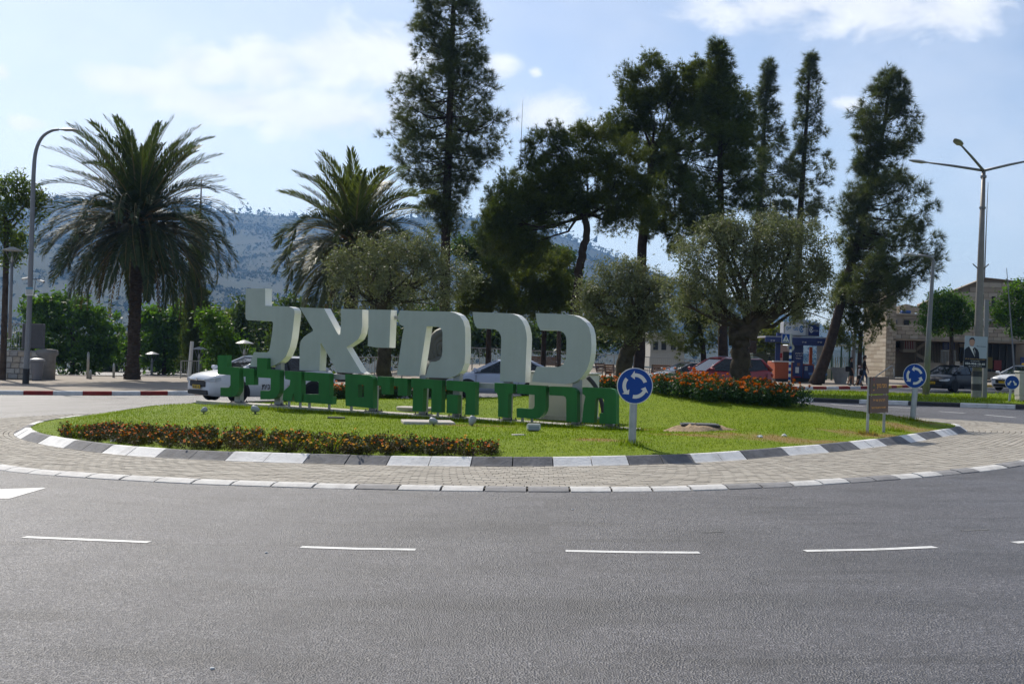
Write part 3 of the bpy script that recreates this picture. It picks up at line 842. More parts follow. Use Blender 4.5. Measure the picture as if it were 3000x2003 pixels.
gr = [
 ('mem', Z4, [[(1512,848),(1750,858),(1785,868),(1802,888),(1808,915),(1808,1170),(1660,1165),(1660,1075),(1688,1078),(1700,1068),(1700,960),(1692,947),(1675,942),(1645,942),(1628,950),(1622,975),(1612,1160),(1508,1155),(1522,1010),(1538,930),(1528,915),(1513,905)]]),
 ('resh', Z6, [[(1710,800),(1950,808),(2005,822),(2040,855),(2050,895),(2052,1240),(1918,1232),(1918,960),(1910,932),(1882,918),(1710,908)]]),
 ('kaf', Z6, [[(1315,775),(1660,795),(1668,815),(1665,1050),(1655,1105),(1628,1152),(1590,1185),(1545,1198),(1310,1180),(1310,1068),(1495,1078),(1520,1066),(1530,1040),(1530,905),(1312,885)]]),
 ('zayin', Z6, [[(1040,758),(1265,772),(1262,882),(1218,888),(1206,920),(1205,1185),(1082,1172),(1085,960),(1076,900),(1060,876),(1040,864)]]),
 ('he', Z6, [[(450,728),(808,748),(802,1155),(678,1148),(690,905),(684,880),(665,866),(447,842)], [(455,900),(590,908),(585,1135),(452,1128)]]),
 ('het', Z6, [[(20,700),(395,728),(388,1122),(262,1118),(270,826),(168,824),(155,1108),(33,1102),(45,830),(18,790)]]),
 ('yod', Z3, [[(1655,915),(1775,922),(1770,1073),(1690,1070),(1690,990),(1655,988)]]),
 ('yod', Z3, [[(1512,903),(1620,908),(1618,1060),(1548,1058),(1545,985),(1510,982)]]),
 ('final mem', Z3, [[(1228,882),(1367,888),(1367,976),(1340,975),(1340,1086),(1367,1087),(1367,1172),(1232,1160)], [(1367,888),(1430,893),(1455,900),(1470,918),(1475,945),(1472,1182),(1367,1172),(1367,1087),(1393,1088),(1395,978),(1367,976)]]),
 ('bet', Z3, [[(872,865),(1090,878),(1090,1078),(1115,1080),(1115,1148),(862,1130),(870,1058),(997,1060),(997,955),(985,948),(872,940)]]),
 ('gimel', Z3, [[(700,855),(845,862),(845,1130),(788,1128),(778,1045),(752,1120),(680,1110),(690,1030),(740,985),(748,935),(703,925)]]),
 ('lamed', Z5, [[(1060,338),(1205,342),(1205,505),(1390,515),(1390,800),(1378,855),(1345,905),(1300,932),(1250,945),(1108,945),(1110,815),(1235,818),(1255,808),(1260,790),(1260,635),(1060,622)]]),
 ('yod', Z5, [[(858,490),(1015,492),(1015,735),(895,735),(892,612),(858,612)]]),
 ('lamed', Z5, [[(485,298),(622,300),(622,470),(800,478),(800,770),(785,835),(750,885),(705,903),(660,905),(527,890),(527,770),(640,772),(665,764),(672,745),(672,590),(485,578)]]),
]
for nm, Zf, cs in gr: letter('green_letter', [[Zf(p) for p in c] for c in cs], -0.14, GRT, [green_face, green_face], 'green Hebrew letter ' + nm + ' of the lower row')
# footing
mb = MB(); q = rowh * 0.0
f0, f1 = SL - rowh * 0.1, SR + rowh * 0.15
dz = Vector((0, 0, -0.45))
tp = [f0 - back * 0.12, f1 - back * 0.12, f1 + back * 0.42, f0 + back * 0.42]
mb.hexa([p + dz for p in tp], tp); rebase(mb, sbase).build('footing', concrete, sign)
# uprights carrying the big letters, rails behind the green ones
def row_at(px, off):
    p = on_plane(px, 1180, off); f = (Vector((p.x, p.y, 0)) - Vector((SL.x, SL.y, 0))).dot(rowh) / rowd.to_2d().length
    z = SL.z + (SR.z - SL.z) * f
    return Vector((p.x, p.y, z))
for (px, top) in ((700, 1108), (817, 1060), (1095, 1112), (1241, 1098), (1340, 1075), (1488, 1080), (1690, 1090), (1790, 1160)):
    b = row_at(px, 0.13); t = on_plane(px, top, 0.13); h = t.z - b.z
    mb = MB(); mb.box((b.x, b.y, b.z + h / 2), (0.16, 0.14, h), math.atan2(rowh.y, rowh.x), bev=0.01)
    rebase(mb, sbase).build('upright', steel, sign)
    mb = MB(); mb.box((b.x, b.y, b.z + 0.008), (0.34, 0.26, 0.016), math.atan2(rowh.y, rowh.x))
    for sx in (-1, 1):
        for sy in (-1, 1):
            c = b + rowh * 0.14 * sx + back * 0.1 * sy; mb.cyl(c, c + Vector((0, 0, 0.06)), 0.012, n=6)
    rebase(mb, sbase).build('base_plate', darkm, sign)
def beam(y_l, y_r, x_l, x_r, off, th):
    a, b = on_plane(x_l, y_l, off), on_plane(x_r, y_r, off); mb = MB()
    u = Vector((0, 0, th / 2)); w = back * 0.04
    mb.hexa([a - u - w, b - u - w, b - u + w, a - u + w], [a + u - w, b + u - w, b + u + w, a + u + w])
    rebase(mb, sbase).build('rail', steel, sign)
beam(1085, 1152, 690, 1800, 0.07, 0.11)
beam(928, 931, 1130, 1170, 0.2, 0.07)
for px in (847, 880, 907, 965, 1030, 1284, 1330, 1386, 1532, 1560):
    b = row_at(px, -0.05); mb = MB(); mb.box((b.x, b.y, b.z + 0.09), (0.045, 0.045, 0.2), math.atan2(rowh.y, rowh.x)); rebase(mb, sbase).build('stub', steel, sign)

# ------------------------------------------------------------------ traffic signs
blue = mat('sign_blue', (0.003,0.05,0.27), 0.5, 0.25, var=0.05, scale=3)
swhite = mat('sign_white', (0.62,0.63,0.62), 0.4, 0.5)
galv = mat('galvanised_post', (0.32,0.34,0.34), 0.42, 0.5, metal=0.6, var=0.2, scale=5, dirt=0.3, dirtcol=(0.2,0.2,0.2))
def roundabout_sign(name, base, top, rad, rp, yaw, label, arrows=3, tilt=0.0):
    """base: foot on the ground; top: centre of the disc"""
    t = empty(name, base, 0, label, 'traffic sign', 'round blue traffic signs')
    c = top - base
    fwd = Vector((math.sin(yaw), -math.cos(yaw), 0)); rt = Vector((math.cos(yaw), math.sin(yaw), 0)); up = Vector((0, 0, 1))
    mb = MB(); mb.cyl((0, 0, -0.3), c - fwd * -0.0 + up * 0.0 - fwd * (rp + 0.02), rp, n=18); mb.build('post', galv, t, autos=40)
    F = lambda a, r, o=0.0: c + rt * (r * math.cos(a)) + up * (r * math.sin(a)) + fwd * o
    n = 48; A = [2 * math.pi * i / n for i in range(n)]
    mb = MB(); mb.loft([[F(a, rad, -0.006) for a in A], [F(a, rad * 1.0, 0.006) for a in A], [F(a, rad * .985, 0.008) for a in A]]); d = mb.build('disc', swhite, t)
    mb = MB(); mb.poly([F(a, rad * 0.955, 0.010) for a in A]); mb.build('blue_face', blue, d, fixn=False)
    def arc(a0, a1):
        mb = MB(); m_ = 14; r0, r1 = rad * 0.50, rad * 0.70; s = 1 if a1 > a0 else -1; ah = a1 - s * 0.34
        L0 = [a0 + (ah - a0) * i / m_ for i in range(m_ + 1)]
        for i in range(m_): mb.quad(F(L0[i], r0, .012), F(L0[i], r1, .012), F(L0[i+1], r1, .012), F(L0[i+1], r0, .012))
        mb.poly([F(ah, rad * 0.36, .012), F(ah, rad * 0.84, .012), F(a1 + s * 0.06, rad * 0.58, .012)])
        mb.build('arrow', swhite, d, fixn=False)
    if arrows == 3:
        for k in range(3): a = R_(20 + 120 * k); arc(a, a + R_(92))
    else:
        for s in (-1, 1):
            mb = MB(); o = Vector((s * 0.15, 0.22)); e = Vector((s * 0.60, -0.42)); dd = (e - o).normalized(); nn_ = Vector((-dd.y, dd.x)); h = e - dd * 0.28
            pts = [o + nn_ * .1, o - nn_ * .1, h - nn_ * .1, h - nn_ * .26, e, h + nn_ * .26, h + nn_ * .1]
            mb.poly([c + rt * (p.x * rad) + up * (p.y * rad) + fwd * .012 for p in pts]); mb.build('arrow', swhite, d, fixn=False)
    for dz in (-0.18, 0.18): mb = MB(); mb.box(c + up * dz * rad / 0.3 - fwd * (rp + 0.02), (rp * 2.4, rp * 2.2, 0.04), yaw); mb.build('clamp', darkm, t)
    return t
b = LP(1851, 1300); roundabout_sign('roundabout_sign', b, P(1860, 1130, b.y), 53 / FPX * b.y, 0.062, 0.05, 'round blue roundabout sign on a grey post beside the front kerb')
b = LP(2671, 1229); roundabout_sign('roundabout_sign', b, P(2680, 1101, b.y), 36 / FPX * b.y, 0.065, -0.75, 'round blue roundabout sign beside the brown sign, seen at an angle')
b = GP(2954, 1179, 0.15); roundabout_sign('keep_both_sides_sign', b, P(2965, 1120, b.y), 20.5 / FPX * b.y, 0.045, -0.1, 'small round blue sign with two downward arrows by the grey cabinet', arrows=2)

# ------------------------------------------------------------------ brown name sign
brown = mat('sign_brown', (0.080,0.036,0.018), 0.45, 0.4, var=0.08, scale=3)
gold = mat('sign_gold', (0.85,0.40,0.05), 0.5, 0.4)
redp = mat('sign_red', (0.30,0.015,0.02), 0.5, 0.4); grp = mat('sign_green', (0.02,0.08,0.03), 0.5, 0.4)
b1, b2 = LP(2540, 1272), LP(2588, 1266)
bb = (b1 + b2) / 2
bs = empty('brown_sign', bb, label='brown two panel name sign with gold Hebrew lettering on two posts', cat='sign')
tl, tr = P(2548, 1104, b1.y), P(2594, 1105, b2.y)
ax = (b2 - b1); ax.z = 0; W_ = ax.length; ax.normalize(); yaw = math.atan2(ax.y, ax.x); nrm = Vector((ax.y, -ax.x, 0))
Hs = tl.z - b1.z
lean = (tl - b1); lean = Vector((lean.x, lean.y, 0)) / Hs * 0.6
for p in (b1, b2):
    mb = MB(); o = p - bb; mb.loft([[o + Vector((x, y, -0.2)) for x, y in ((-.025,-.02),(.025,-.02),(.025,.02),(-.025,.02))], [o + lean * Hs + Vector((x, y, Hs)) for x, y in ((-.025,-.02),(.025,-.02),(.025,.02),(-.025,.02))]]); mb.build('post', galv, bs)
def bpanel(z0, z1):
    mb = MB(); c = Vector((0, 0, (z0 + z1) / 2)) + lean * (z0 + z1) / 2 + nrm * 0.035
    mb.box(c + ax * 0.035, (W_ + 0.13, 0.016, z1 - z0), yaw, bev=0.004); return mb.build('panel', brown, bs), c
S_ = Hs / 168.0       # metres per pixel of sign height
pz0 = lambda py: (1272 - py) * S_
up_, cu = bpanel(pz0(1155), pz0(1104)); lo_, cl = bpanel(pz0(1211), pz0(1158))
FN = nrm * 0.014
lettering('lettering', heb('כיכר ברוך'), gold, up_, cu + FN + ax * W_ * 0.13 + Vector((0, 0, -0.02)), w=W_ * 0.62, h=0.10, rz=yaw)
lettering('lettering', heb('לזכר ברוך ונגר ז״ל'), gold, lo_, cl + FN + Vector((0, 0, 0.075)) + ax * 0.02, w=W_ * 0.74, h=0.065, rz=yaw)
lettering('lettering', heb('ראש העיר הראשון של כרמיאל'), gold, lo_, cl + FN + Vector((0, 0, -0.075)), w=W_ * 0.88, h=0.055, rz=yaw)
def emblem(parent, c):
    ex = c - ax * W_ * 0.34 + FN
    mb = MB(); mb.poly([ex + ax * math.cos(a) * 0.035 * (1 if i % 2 else .7) + Vector((0, 0, 0.125 + math.sin(a) * .035 * (1 if i % 2 else .7))) for i, a in enumerate([2*math.pi*k/10 for k in range(10)])]); mb.build('emblem_flower', redp, parent, fixn=False)
    mb = MB(); mb.poly([ex + ax * x + Vector((0, 0, z)) for x, z in ((-.03,-.04),(0,-.06),(.03,-.04),(.035,.0),(.012,.03),(-.012,.03),(-.035,0))]); mb.build('emblem_leaf', grp, parent, fixn=False)
    mb = MB(); mb.poly([ex + ax * x + Vector((0, 0, z)) + nrm * .002 for x, z in ((-.018,.0),(0,-.015),(.018,0),(0,.055))]); mb.build('emblem_flame', gold, parent, fixn=False)
    mb = MB(); mb.poly([ex + ax * x + Vector((0, 0, z)) for x, z in ((-.045,-.085),(0,-.105),(.045,-.085),(.04,-.075),(0,-.092),(-.04,-.075))]); mb.build('emblem_ribbon', gold, parent, fixn=False)
emblem(up_, cu)
mb = MB()
for sx in (-1, 1):
    for c, dz in ((cu, .17), (cu, -.17), (cl, .17), (cl, -.17)): mb.box(c + ax * sx * W_ * 0.46 + Vector((0, 0, dz)) + FN, (.012, .006, .012), yaw)
tag(mb.build('bolts', swhite, bs), kind='stuff')

# ------------------------------------------------------------------ things lying about on the lawn
def slab(name, px, py, w, d, h, rz, m, label, cat, group=None, rnd=False):
    p = LP(px, py); t = MB()
    if rnd:
        t.lathe((0, 0, -0.1), [(w/2, 0), (w/2, 0.1 + h - .01), (w/2 - .012, 0.1 + h)], 28)
    else: t.box((0, 0, h / 2 - 0.05), (w, d, h + 0.1), 0, bev=0.012)
    o = t.build(name, m); o.location = p; o.rotation_euler = (0.0, 0, rz); return tag(o, label, cat, group)
slab('concrete_lid', 1253, 1240, 1.0, 0.85, 0.05, 0.15, concrete, 'weathered square concrete lid in the lawn before the green letters', 'lid')
slab('round_lid', 1221, 1197, 0.95, 0.95, 0.04, 0.0, concrete, 'round pale concrete manhole lid behind the green letters', 'lid', rnd=True)
slab('drain_cover', 985, 1225, 0.36, 0.2, 0.03, 0.1, darkm, 'dark rectangular drain cover in the lawn left of the square lid', 'cover')
slab('stone_slab', 1520, 1274, 0.22, 0.16, 0.015, 0.3, concrete, 'small flat stone in the grass below the box floodlight', 'stone')
lampg = mat('floodlight_grey', (0.30,0.32,0.35), 0.45, 0.5, var=0.1)
lamp_glass = mat('floodlight_glass', (0.20,0.24,0.24), 0.08, 0.6)
p = LP(1563, 1263); t = empty('box_floodlight', p, 0.1, 'small rectangular grey floodlight with a glass front on the lawn', 'floodlight')
mb = MB(); mb.box((0, 0, 0.075), (0.24, 0.10, 0.12), 0, bev=0.018, rx=-0.3); hs = mb.build('housing', mat('floodlight_pale', (0.45,0.47,0.44), 0.5, 0.4), t)
mb = MB(); mb.box((0, -0.056, 0.062), (0.19, 0.006, 0.08), 0, rx=-0.3); mb.build('glass', lamp_glass, t)
mb = MB(); mb.box((0, 0.0, 0.0), (0.18, 0.05, 0.04)); mb.build('bracket', darkm, t)
def bulbspot(px, py, s, label, el, az):
    p = LP(px, py); t = empty('spotlight', p, az, label, 'spotlight', 'small garden spotlights')
    mb = MB(); mb.cyl((0, 0, -0.05), (0, 0, 0.06 * s), 0.018 * s, n=10); mb.build('stake', darkm, t)
    M = Matrix.Rotation(el, 3, 'X')
    mb = MB(); mb.lathe((0, 0, 0.10 * s), [(0.0, -0.10*s), (0.03*s, -0.09*s), (0.055*s, -0.05*s), (0.07*s, 0.0), (0.072*s, 0.06*s), (0.066*s, 0.075*s), (0.0, 0.07*s)], 16, M=M)
    mb.build('head', lampg, t, smooth=True)
bulbspot(1383, 1247, 1.0, 'grey bulb shaped spotlight standing before the green letters', R_(-28), R_(-40))
bulbspot(748, 1212, 1.0, 'grey spotlight lying low in the grass at the left', R_(-75), R_(75))
bulbspot(597, 1212, 0.8, 'small tilted spotlight at the far left of the lawn', R_(-65), R_(-120))
bulbspot(1270, 1247, 0.9, 'spotlight head beside the square concrete lid', R_(-80), R_(60))
# sand heap with a sunken meter cover
p = LP(2036, 1262); hp = empty('meter_pit', p, label='black meter cover on a heap of bare sand right of the sign post', cat='cover')
mb = MB(); NR2, NT2 = 8, 30
for a in range(NR2 + 1):
    for i in range(NT2):
        th = 2 * math.pi * i / NT2; r = a / NR2; w = 1 + 0.18 * math.sin(3 * th + 1) + 0.1 * math.sin(7 * th)
        x, y = 0.66 * r * w * math.cos(th), 0.40 * r * w * math.sin(th)
        mb.v.append((x, y, 0.13 * (1 - r * r) + random.uniform(-0.03, 0.03) * (1 - r * .5) - 0.01 * r + lawn_z(p.x + x, p.y + y) - p.z))
for a in range(NR2):
    for i in range(NT2): j = (i+1) % NT2; mb.f.append((a*NT2+i, (a+1)*NT2+i, (a+1)*NT2+j, a*NT2+j)); mb.m.append(0)
mb.build('sand', sandm, hp, smooth=True)
mb = MB(); mb.box((0.1, 0.04, 0.115), (0.74, 0.34, 0.035), -0.06, bev=0.008, rx=0.05); cv = mb.build('cover', darkm, hp)
mb = MB(); mb.box((0.1, 0.04, 0.138), (0.62, 0.24, 0.012), -0.06, rx=0.05); mb.build('lid', mat('lid_grey', (0.10,0.105,0.11), 0.5, 0.4), cv)
# paper scraps and stones
scrap = mat('paper_scrap', (0.7,0.7,0.68), 0.8, 0.2)
for i, (px, py, lab) in enumerate(((2298, 1277, 'white paper scrap on the dry grass at the right'), (2226, 1280, 'crumpled pale scrap on the dry grass left of the other scrap'), (334, 1294, 'pale stone lying against the front kerb among the flowers'))):
    p = LP(px, py); mb = MB(); s = 0.05 if i < 2 else 0.07
    mb.lathe((0, 0, 0), [(0.2*s, -0.2*s), (s, 0.1*s), (0.8*s, 0.5*s), (0.15*s, 0.75*s)], 9); mb.v = [(x * random.uniform(.7, 1.4), y * random.uniform(.7, 1.3), z * random.uniform(.6, 1.3)) for x, y, z in mb.v]
    o = mb.build('paper_scrap' if i < 2 else 'stone', scrap if i < 2 else concrete); o.location = p; tag(o, lab, 'scrap' if i < 2 else 'stone')
for px, py, lab in ((780, 1620, 'tiny white scrap on the asphalt below the left lane dash'), (1678, 1493, 'tiny white scrap on the asphalt near the paved ring'), (622, 1960, 'tiny white scrap on the nearest asphalt')):
    p = GP(px, py); mb = MB(); mb.box((0, 0, 0.006), (0.022, 0.016, 0.012), 0.4, bev=0.003); o = mb.build('paper_scrap', scrap); o.location = p; tag(o, lab, 'scrap')

# ------------------------------------------------------------------ white cabinet, black pipe behind the sign
cabw = mat('cabinet_white', (0.62,0.60,0.55), 0.5, 0.4, var=0.05)
pc = on_plane(1640, 1200, 1.2); hb = 1.5
cb = empty('utility_cabinet', Vector((pc.x, pc.y, lawn_z(pc.x, pc.y))), math.atan2(rowh.y, rowh.x), 'tall white ribbed utility cabinet behind the right end of the sign', 'cabinet')
t_ = P(1640, 1094, pc.y); hb = t_.z - cb.location.z
mb = MB(); mb.box((0, 0.2, hb / 2), (1.42, 0.55, hb), 0, bev=0.02); mb.build('body', cabw, cb)
rib = MB().box((0, -0.085, hb * 0.36), (0.018, 0.012, hb * 0.62)).mesh('rib', cabw)
for i in range(34):
    o = link('rib', rib, cb); o.location = (-0.66 + 1.32 * i / 33, 0, 0)
mb = MB(); mb.box((0, 0.2, hb + 0.02), (1.5, 0.62, 0.04), 0, bev=0.01); mb.build('roof', cabw, cb)
mb = MB(); mb.box((0, 0.2, 0.0), (1.5, 0.62, 0.16)); mb.build('plinth', concrete, cb)
p0 = on_plane(1770, 1215, 0.6); p0.z = lawn_z(p0.x, p0.y)
pp = [(1722, 1105), (1742, 1128), (1757, 1160), (1765, 1190), (1768, 1215)]
mb = MB(); pts = [on_plane(x, y, 0.6) for x, y in pp]; mb.tube(smooth_closed(pts, 5), 0.045, 10)
o = rebase(mb, p0).build('bent_pipe', darkm, None, smooth=True); o.location = p0; tag(o, 'black bent pipe leaning behind the last green letter', 'pipe')

# ------------------------------------------------------------------ flower beds
fl_leaf = mat('marigold_leaf', (0.030,0.075,0.018), 0.6, 0.4, island=0.5, trans=0.25)
fl_leaf_dry = mat('marigold_dry_leaf', (0.045,0.062,0.016), 0.7, 0.3, island=0.5, trans=0.2, col2=(0.06,0.036,0.014), scale=3)
orange = mat('marigold_orange', (0.66,0.19,0.005), 0.7, 0.2, island=0.3, trans=0.2, col2=(0.50,0.11,0.004), scale=30)
yellow = mat('marigold_yellow', (0.62,0.34,0.01), 0.7, 0.2, island=0.25, trans=0.2)
def bloom_mesh(name, m, r):
    mb = MB(); n = 9
    for lay, (rr, zz, tl) in enumerate(((1.0, 0.0, 0.25), (0.72, 0.18, 0.42), (0.42, 0.32, 0.6))):
        for i in range(n):
            a = 2 * math.pi * (i + 0.5 * lay) / n; b = math.pi / n * 1.1
            mb.poly([(0, 0, zz * r), (rr*r*.85*math.cos(a-b), rr*r*.85*math.sin(a-b), zz*r + tl*r*.6), (rr*r*math.cos(a), rr*r*math.sin(a), zz*r + tl*r*.75), (rr*r*.85*math.cos(a+b), rr*r*.85*math.sin(a+b), zz*r + tl*r*.6)])
    mb.cyl((0, 0, -0.5*r), (0, 0, 0.1*r), 0.18*r, 0.4*r, n=6)
    return mb.mesh(name, m, fixn=False)
def leaf_faces(C, size, aspect=0.4, up=None):
    n = len(C); u = rng.normal(size=(n, 3)); 
    if up is not None: u = u * (1, 1, 1) + np.array(up)
    u /= np.linalg.norm(u, axis=1)[:, None]; w = rng.normal(size=(n, 3)); v = np.cross(u, w); v /= np.maximum(np.linalg.norm(v, axis=1)[:, None], 1e-6)
    s = (size * rng.uniform(0.6, 1.35, n))[:, None]
    return np.stack([C - u * s, C - v * s * aspect, C + u * s, C + v * s * aspect], 1).reshape(-1, 3)
def flower_bed(name, label, plants, leafm, blooms, hmean, leaf_n, leaf_s):
    """plants: (x, y, r, h, colour index or None); foliage joined, blooms picked apart"""
    b = Vector(plants[0][:2] + (lawn_z(*plants[0][:2]),)); bed = empty(name, b, label=label, cat='flower bed')
    pts = []
    for (x, y, r, h, c) in plants:
        z = lawn_z(x, y); n = leaf_n
        d = rng.normal(size=(n, 3)); d /= np.linalg.norm(d, axis=1)[:, None]; rr = rng.random(n) ** 0.4
        q = d * rr[:, None] * (r, r, h * 0.5); q[:, 2] += h * 0.5
        pts.append(q + (x, y, z))
    C = np.concatenate(pts) - np.array(b)
    f = link('foliage', np_mesh('foliage', leaf_faces(C, leaf_s, 0.32, (0, 0, 0.5)), 4), bed, leafm); f['kind'] = 'stuff'
    heads = []
    for (x, y, r, h, c) in plants:
        for k in range(blooms):
            if c is None or (blooms == 2 and random.random() < 0.4): continue
            a = random.uniform(0, 2*math.pi); rr = r * random.random() ** 0.5
            hx, hy = x + rr * math.cos(a), y + rr * math.sin(a)
            hz = lawn_z(x, y) + h * (0.62 + 0.5 * random.random() * (1 - 0.55 * (rr / r) ** 2))
            heads.append((Vector((hx, hy, hz)) - b, c))
    return bed, heads
def put_blooms(bed, heads, meshes, limit, rest_name='blooms'):
    heads.sort(key=lambda q: -(q[0].z - q[0].y * 0.2))
    for p, c in heads[:limit]:
        o = link('bloom', random.choice(meshes[c]), bed); o.location = p; s = random.uniform(0.75, 1.25); o.scale = (s, s, s); o.rotation_euler = (random.uniform(-.7, .4), random.uniform(-.5, .5), random.uniform(0, 6))
    for c in (0, 1):
        mb = MB(); mats_ = None
        for p, cc in heads[limit:]:
            if cc != c: continue
            me = meshes[c][0]; M = Euler((random.uniform(-.7, .4), random.uniform(-.5, .5), random.uniform(0, 6))).to_matrix()
            n0 = len(mb.v); mb.v += [tuple(M @ v.co + p) for v in me.vertices]
            for f in me.polygons: mb.f.append(tuple(n0 + i for i in f.vertices)); mb.m.append(0)
        if mb.f: tag(mb.build(rest_name, [orange, yellow][c], bed, fixn=False), kind='stuff')
# front bed along the kerb
tA, tB = px_theta(150, 1275, 0.15), px_theta(1435, 1345, 0.15)
pl_ = []
for i in range(560):
    f = random.random(); t = tA + (tB - tA) * f
    dep = 1.25 * (0.55 + 0.45 * math.sin(math.pi * min(1, max(0, f)) ** 0.8))
    r = RI(t) - 0.36 - random.random() * dep
    p = ringpt(r, t); yel = random.random() < float(np.interp(f, [0, .40, .5, .75, .88, 1], [.05, .12, .8, .75, .3, .1]))
    pl_.append((p.x, p.y, random.uniform(.07, .13), random.uniform(.11, .20) * (1.35 if random.random() < .15 else 1), 1 if yel else 0))
bed, heads = flower_bed('marigold_bed', 'low bed of orange and yellow marigolds along the front kerb', pl_, fl_leaf_dry, 2, 0.2, 60, 0.026)
bm = {0: [bloom_mesh('bloom', orange, .022), bloom_mesh('bloom', orange, .017)], 1: [bloom_mesh('bloom', yellow, .023), bloom_mesh('bloom', yellow, .018)]}
random.shuffle(heads); put_blooms(bed, heads[:], bm, 300)
# weeds sticking out of the bed
wd = []
for f in (0.06, 0.08, 0.1, 0.62, 0.66, 0.7, 0.95):
    t = tA + (tB - tA) * f; p = ringpt(RI(t) - 0.5, t)
    for _ in range(26): wd.append((p.x + random.gauss(0, .08), p.y + random.gauss(0, .06)))
tag(link('weed_grass', np_mesh('weed_grass', blades(np.array(wd), lawn_z, 0.24, 0.008, 0.9), 3), None, blade_m), 'long weedy grass blades among the front marigolds', 'grass', kind='stuff')
# back beds
def back_bed(name, label, foot, depth, h, n, blooms, limit, leaf_s=0.04):
    ft = [LP(x, y) for x, y in foot]; pl2 = []
    for i in range(n):
        f = random.random() * (len(ft) - 1); k = min(int(f), len(ft) - 2); p = ft[k].lerp(ft[k+1], f - k)
        d = (ft[k+1] - ft[k]); nr = Vector((-d.y, d.x, 0)).normalized(); nr = nr if nr.y > 0 else -nr
        q = p + nr * (0.2 + random.random() * depth)
        pl2.append((q.x, q.y, random.uniform(.20, .30), h * random.uniform(.78, 1.15), 0))
    bed, heads = flower_bed(name, label, pl2, fl_leaf, blooms, h, 190, leaf_s)
    ms = {0: [bloom_mesh('bloom', orange, .050), bloom_mesh('bloom', orange, .040)], 1: []}
    random.shuffle(heads); heads.sort(key=lambda q: q[0].y * 0.15 - q[0].z); 
    put_blooms(bed, heads, ms, limit)
back_bed('marigold_hedge', 'tall dense bed of orange marigolds under the big olive tree', [(1878,1150),(1905,1158),(1960,1168),(2040,1180),(2140,1190),(2250,1197),(2330,1199),(2375,1197)], 1.3, 0.52, 150, 4, 300)
back_bed('marigold_hedge', 'short clump of orange marigolds between the sign and the round sign', [(1735,1146),(1790,1150),(1850,1154)], 0.7, 0.45, 30, 4, 90)
back_bed('marigold_hedge', 'marigold bed behind the letters at the foot of the middle olive', [(960,1152),(1080,1156),(1200,1158),(1330,1156)], 1.0, 0.42, 60, 3, 130)
# ------------------------------------------------------------------ trees
bark_pine = mat('pine_bark', (0.060,0.042,0.032), 0.95, 0.1, col2=(0.025,0.018,0.014), scale=3.5, bump=1.0, bscale=12)
bark_olive = mat('olive_bark', (0.085,0.07,0.052), 0.95, 0.1, col2=(0.03,0.024,0.018), scale=4, bump=1.0, bscale=10)
bark_grey = mat('tree_bark', (0.06,0.045,0.035), 0.95, 0.1, var=0.4, scale=4, bump=0.8, bscale=14)
need_dark = mat('pine_needles', (0.054,0.084,0.022), 0.6, 0.3, island=0.45, trans=0.36, col2=(0.088,0.108,0.020), scale=0.5)
need_blue = mat('long_pine_needles', (0.060,0.082,0.028), 0.55, 0.3, island=0.45, trans=0.34, col2=(0.092,0.108,0.028), scale=0.7)
need_yel = mat('aleppo_needles', (0.105,0.125,0.015), 0.6, 0.3, island=0.5, trans=0.4, col2=(0.052,0.075,0.014), scale=0.45)
need_young = mat('young_pine_needles', (0.135,0.16,0.022), 0.6, 0.3, island=0.45, trans=0.42, col2=(0.075,0.10,0.018), scale=0.8)
olive_leaf = mat('olive_leaf', (0.115,0.132,0.066), 0.55, 0.35, island=0.4, trans=0.28, col2=(0.175,0.19,0.115), scale=0.8)
broad_dark = mat('broad_leaf_dark', (0.052,0.088,0.018), 0.5, 0.35, island=0.5, trans=0.42)
broad_lime = mat('broad_leaf_lime', (0.085,0.165,0.012), 0.5, 0.4, island=0.45, trans=0.5, col2=(0.050,0.115,0.010), scale=0.9)
broad_mid = mat('broad_leaf_mid', (0.075,0.120,0.016), 0.5, 0.4, island=0.45, trans=0.45, col2=(0.105,0.145,0.014), scale=0.9)
broad_yel = mat('broad_leaf_yellow', (0.115,0.135,0.016), 0.5, 0.4, island=0.4, trans=0.4)
PXM = lambda Y: Y / FPX

def tuft_faces(C, D, nn_, L, w, spread, grav=0.15):
    """needle bunches: nn_ thin triangles fanning out from each point along D"""
    n = len(C); C = np.repeat(C, nn_, 0); D = np.repeat(D, nn_, 0)
    d = D + rng.normal(size=(n * nn_, 3)) * spread; d[:, 2] -= grav; d /= np.linalg.norm(d, axis=1)[:, None]
    l = (L * rng.uniform(0.6, 1.15, n * nn_))[:, None]
    v = np.cross(d, rng.normal(size=(n * nn_, 3))); v /= np.maximum(np.linalg.norm(v, axis=1)[:, None], 1e-6)
    return np.stack([C - v * w, C + v * w, C + d * l], 1).reshape(-1, 3)
def crown_np(base, name, faces, k, m, parent):
    o = link(name, np_mesh(name, faces - np.array(base, np.float32), k), parent, m); return o

def interp_prof(prof, y):
    ys = [p[0] for p in prof]; return float(np.interp(y, ys, [p[1] for p in prof])), float(np.interp(y, ys, [p[2] for p in prof]))

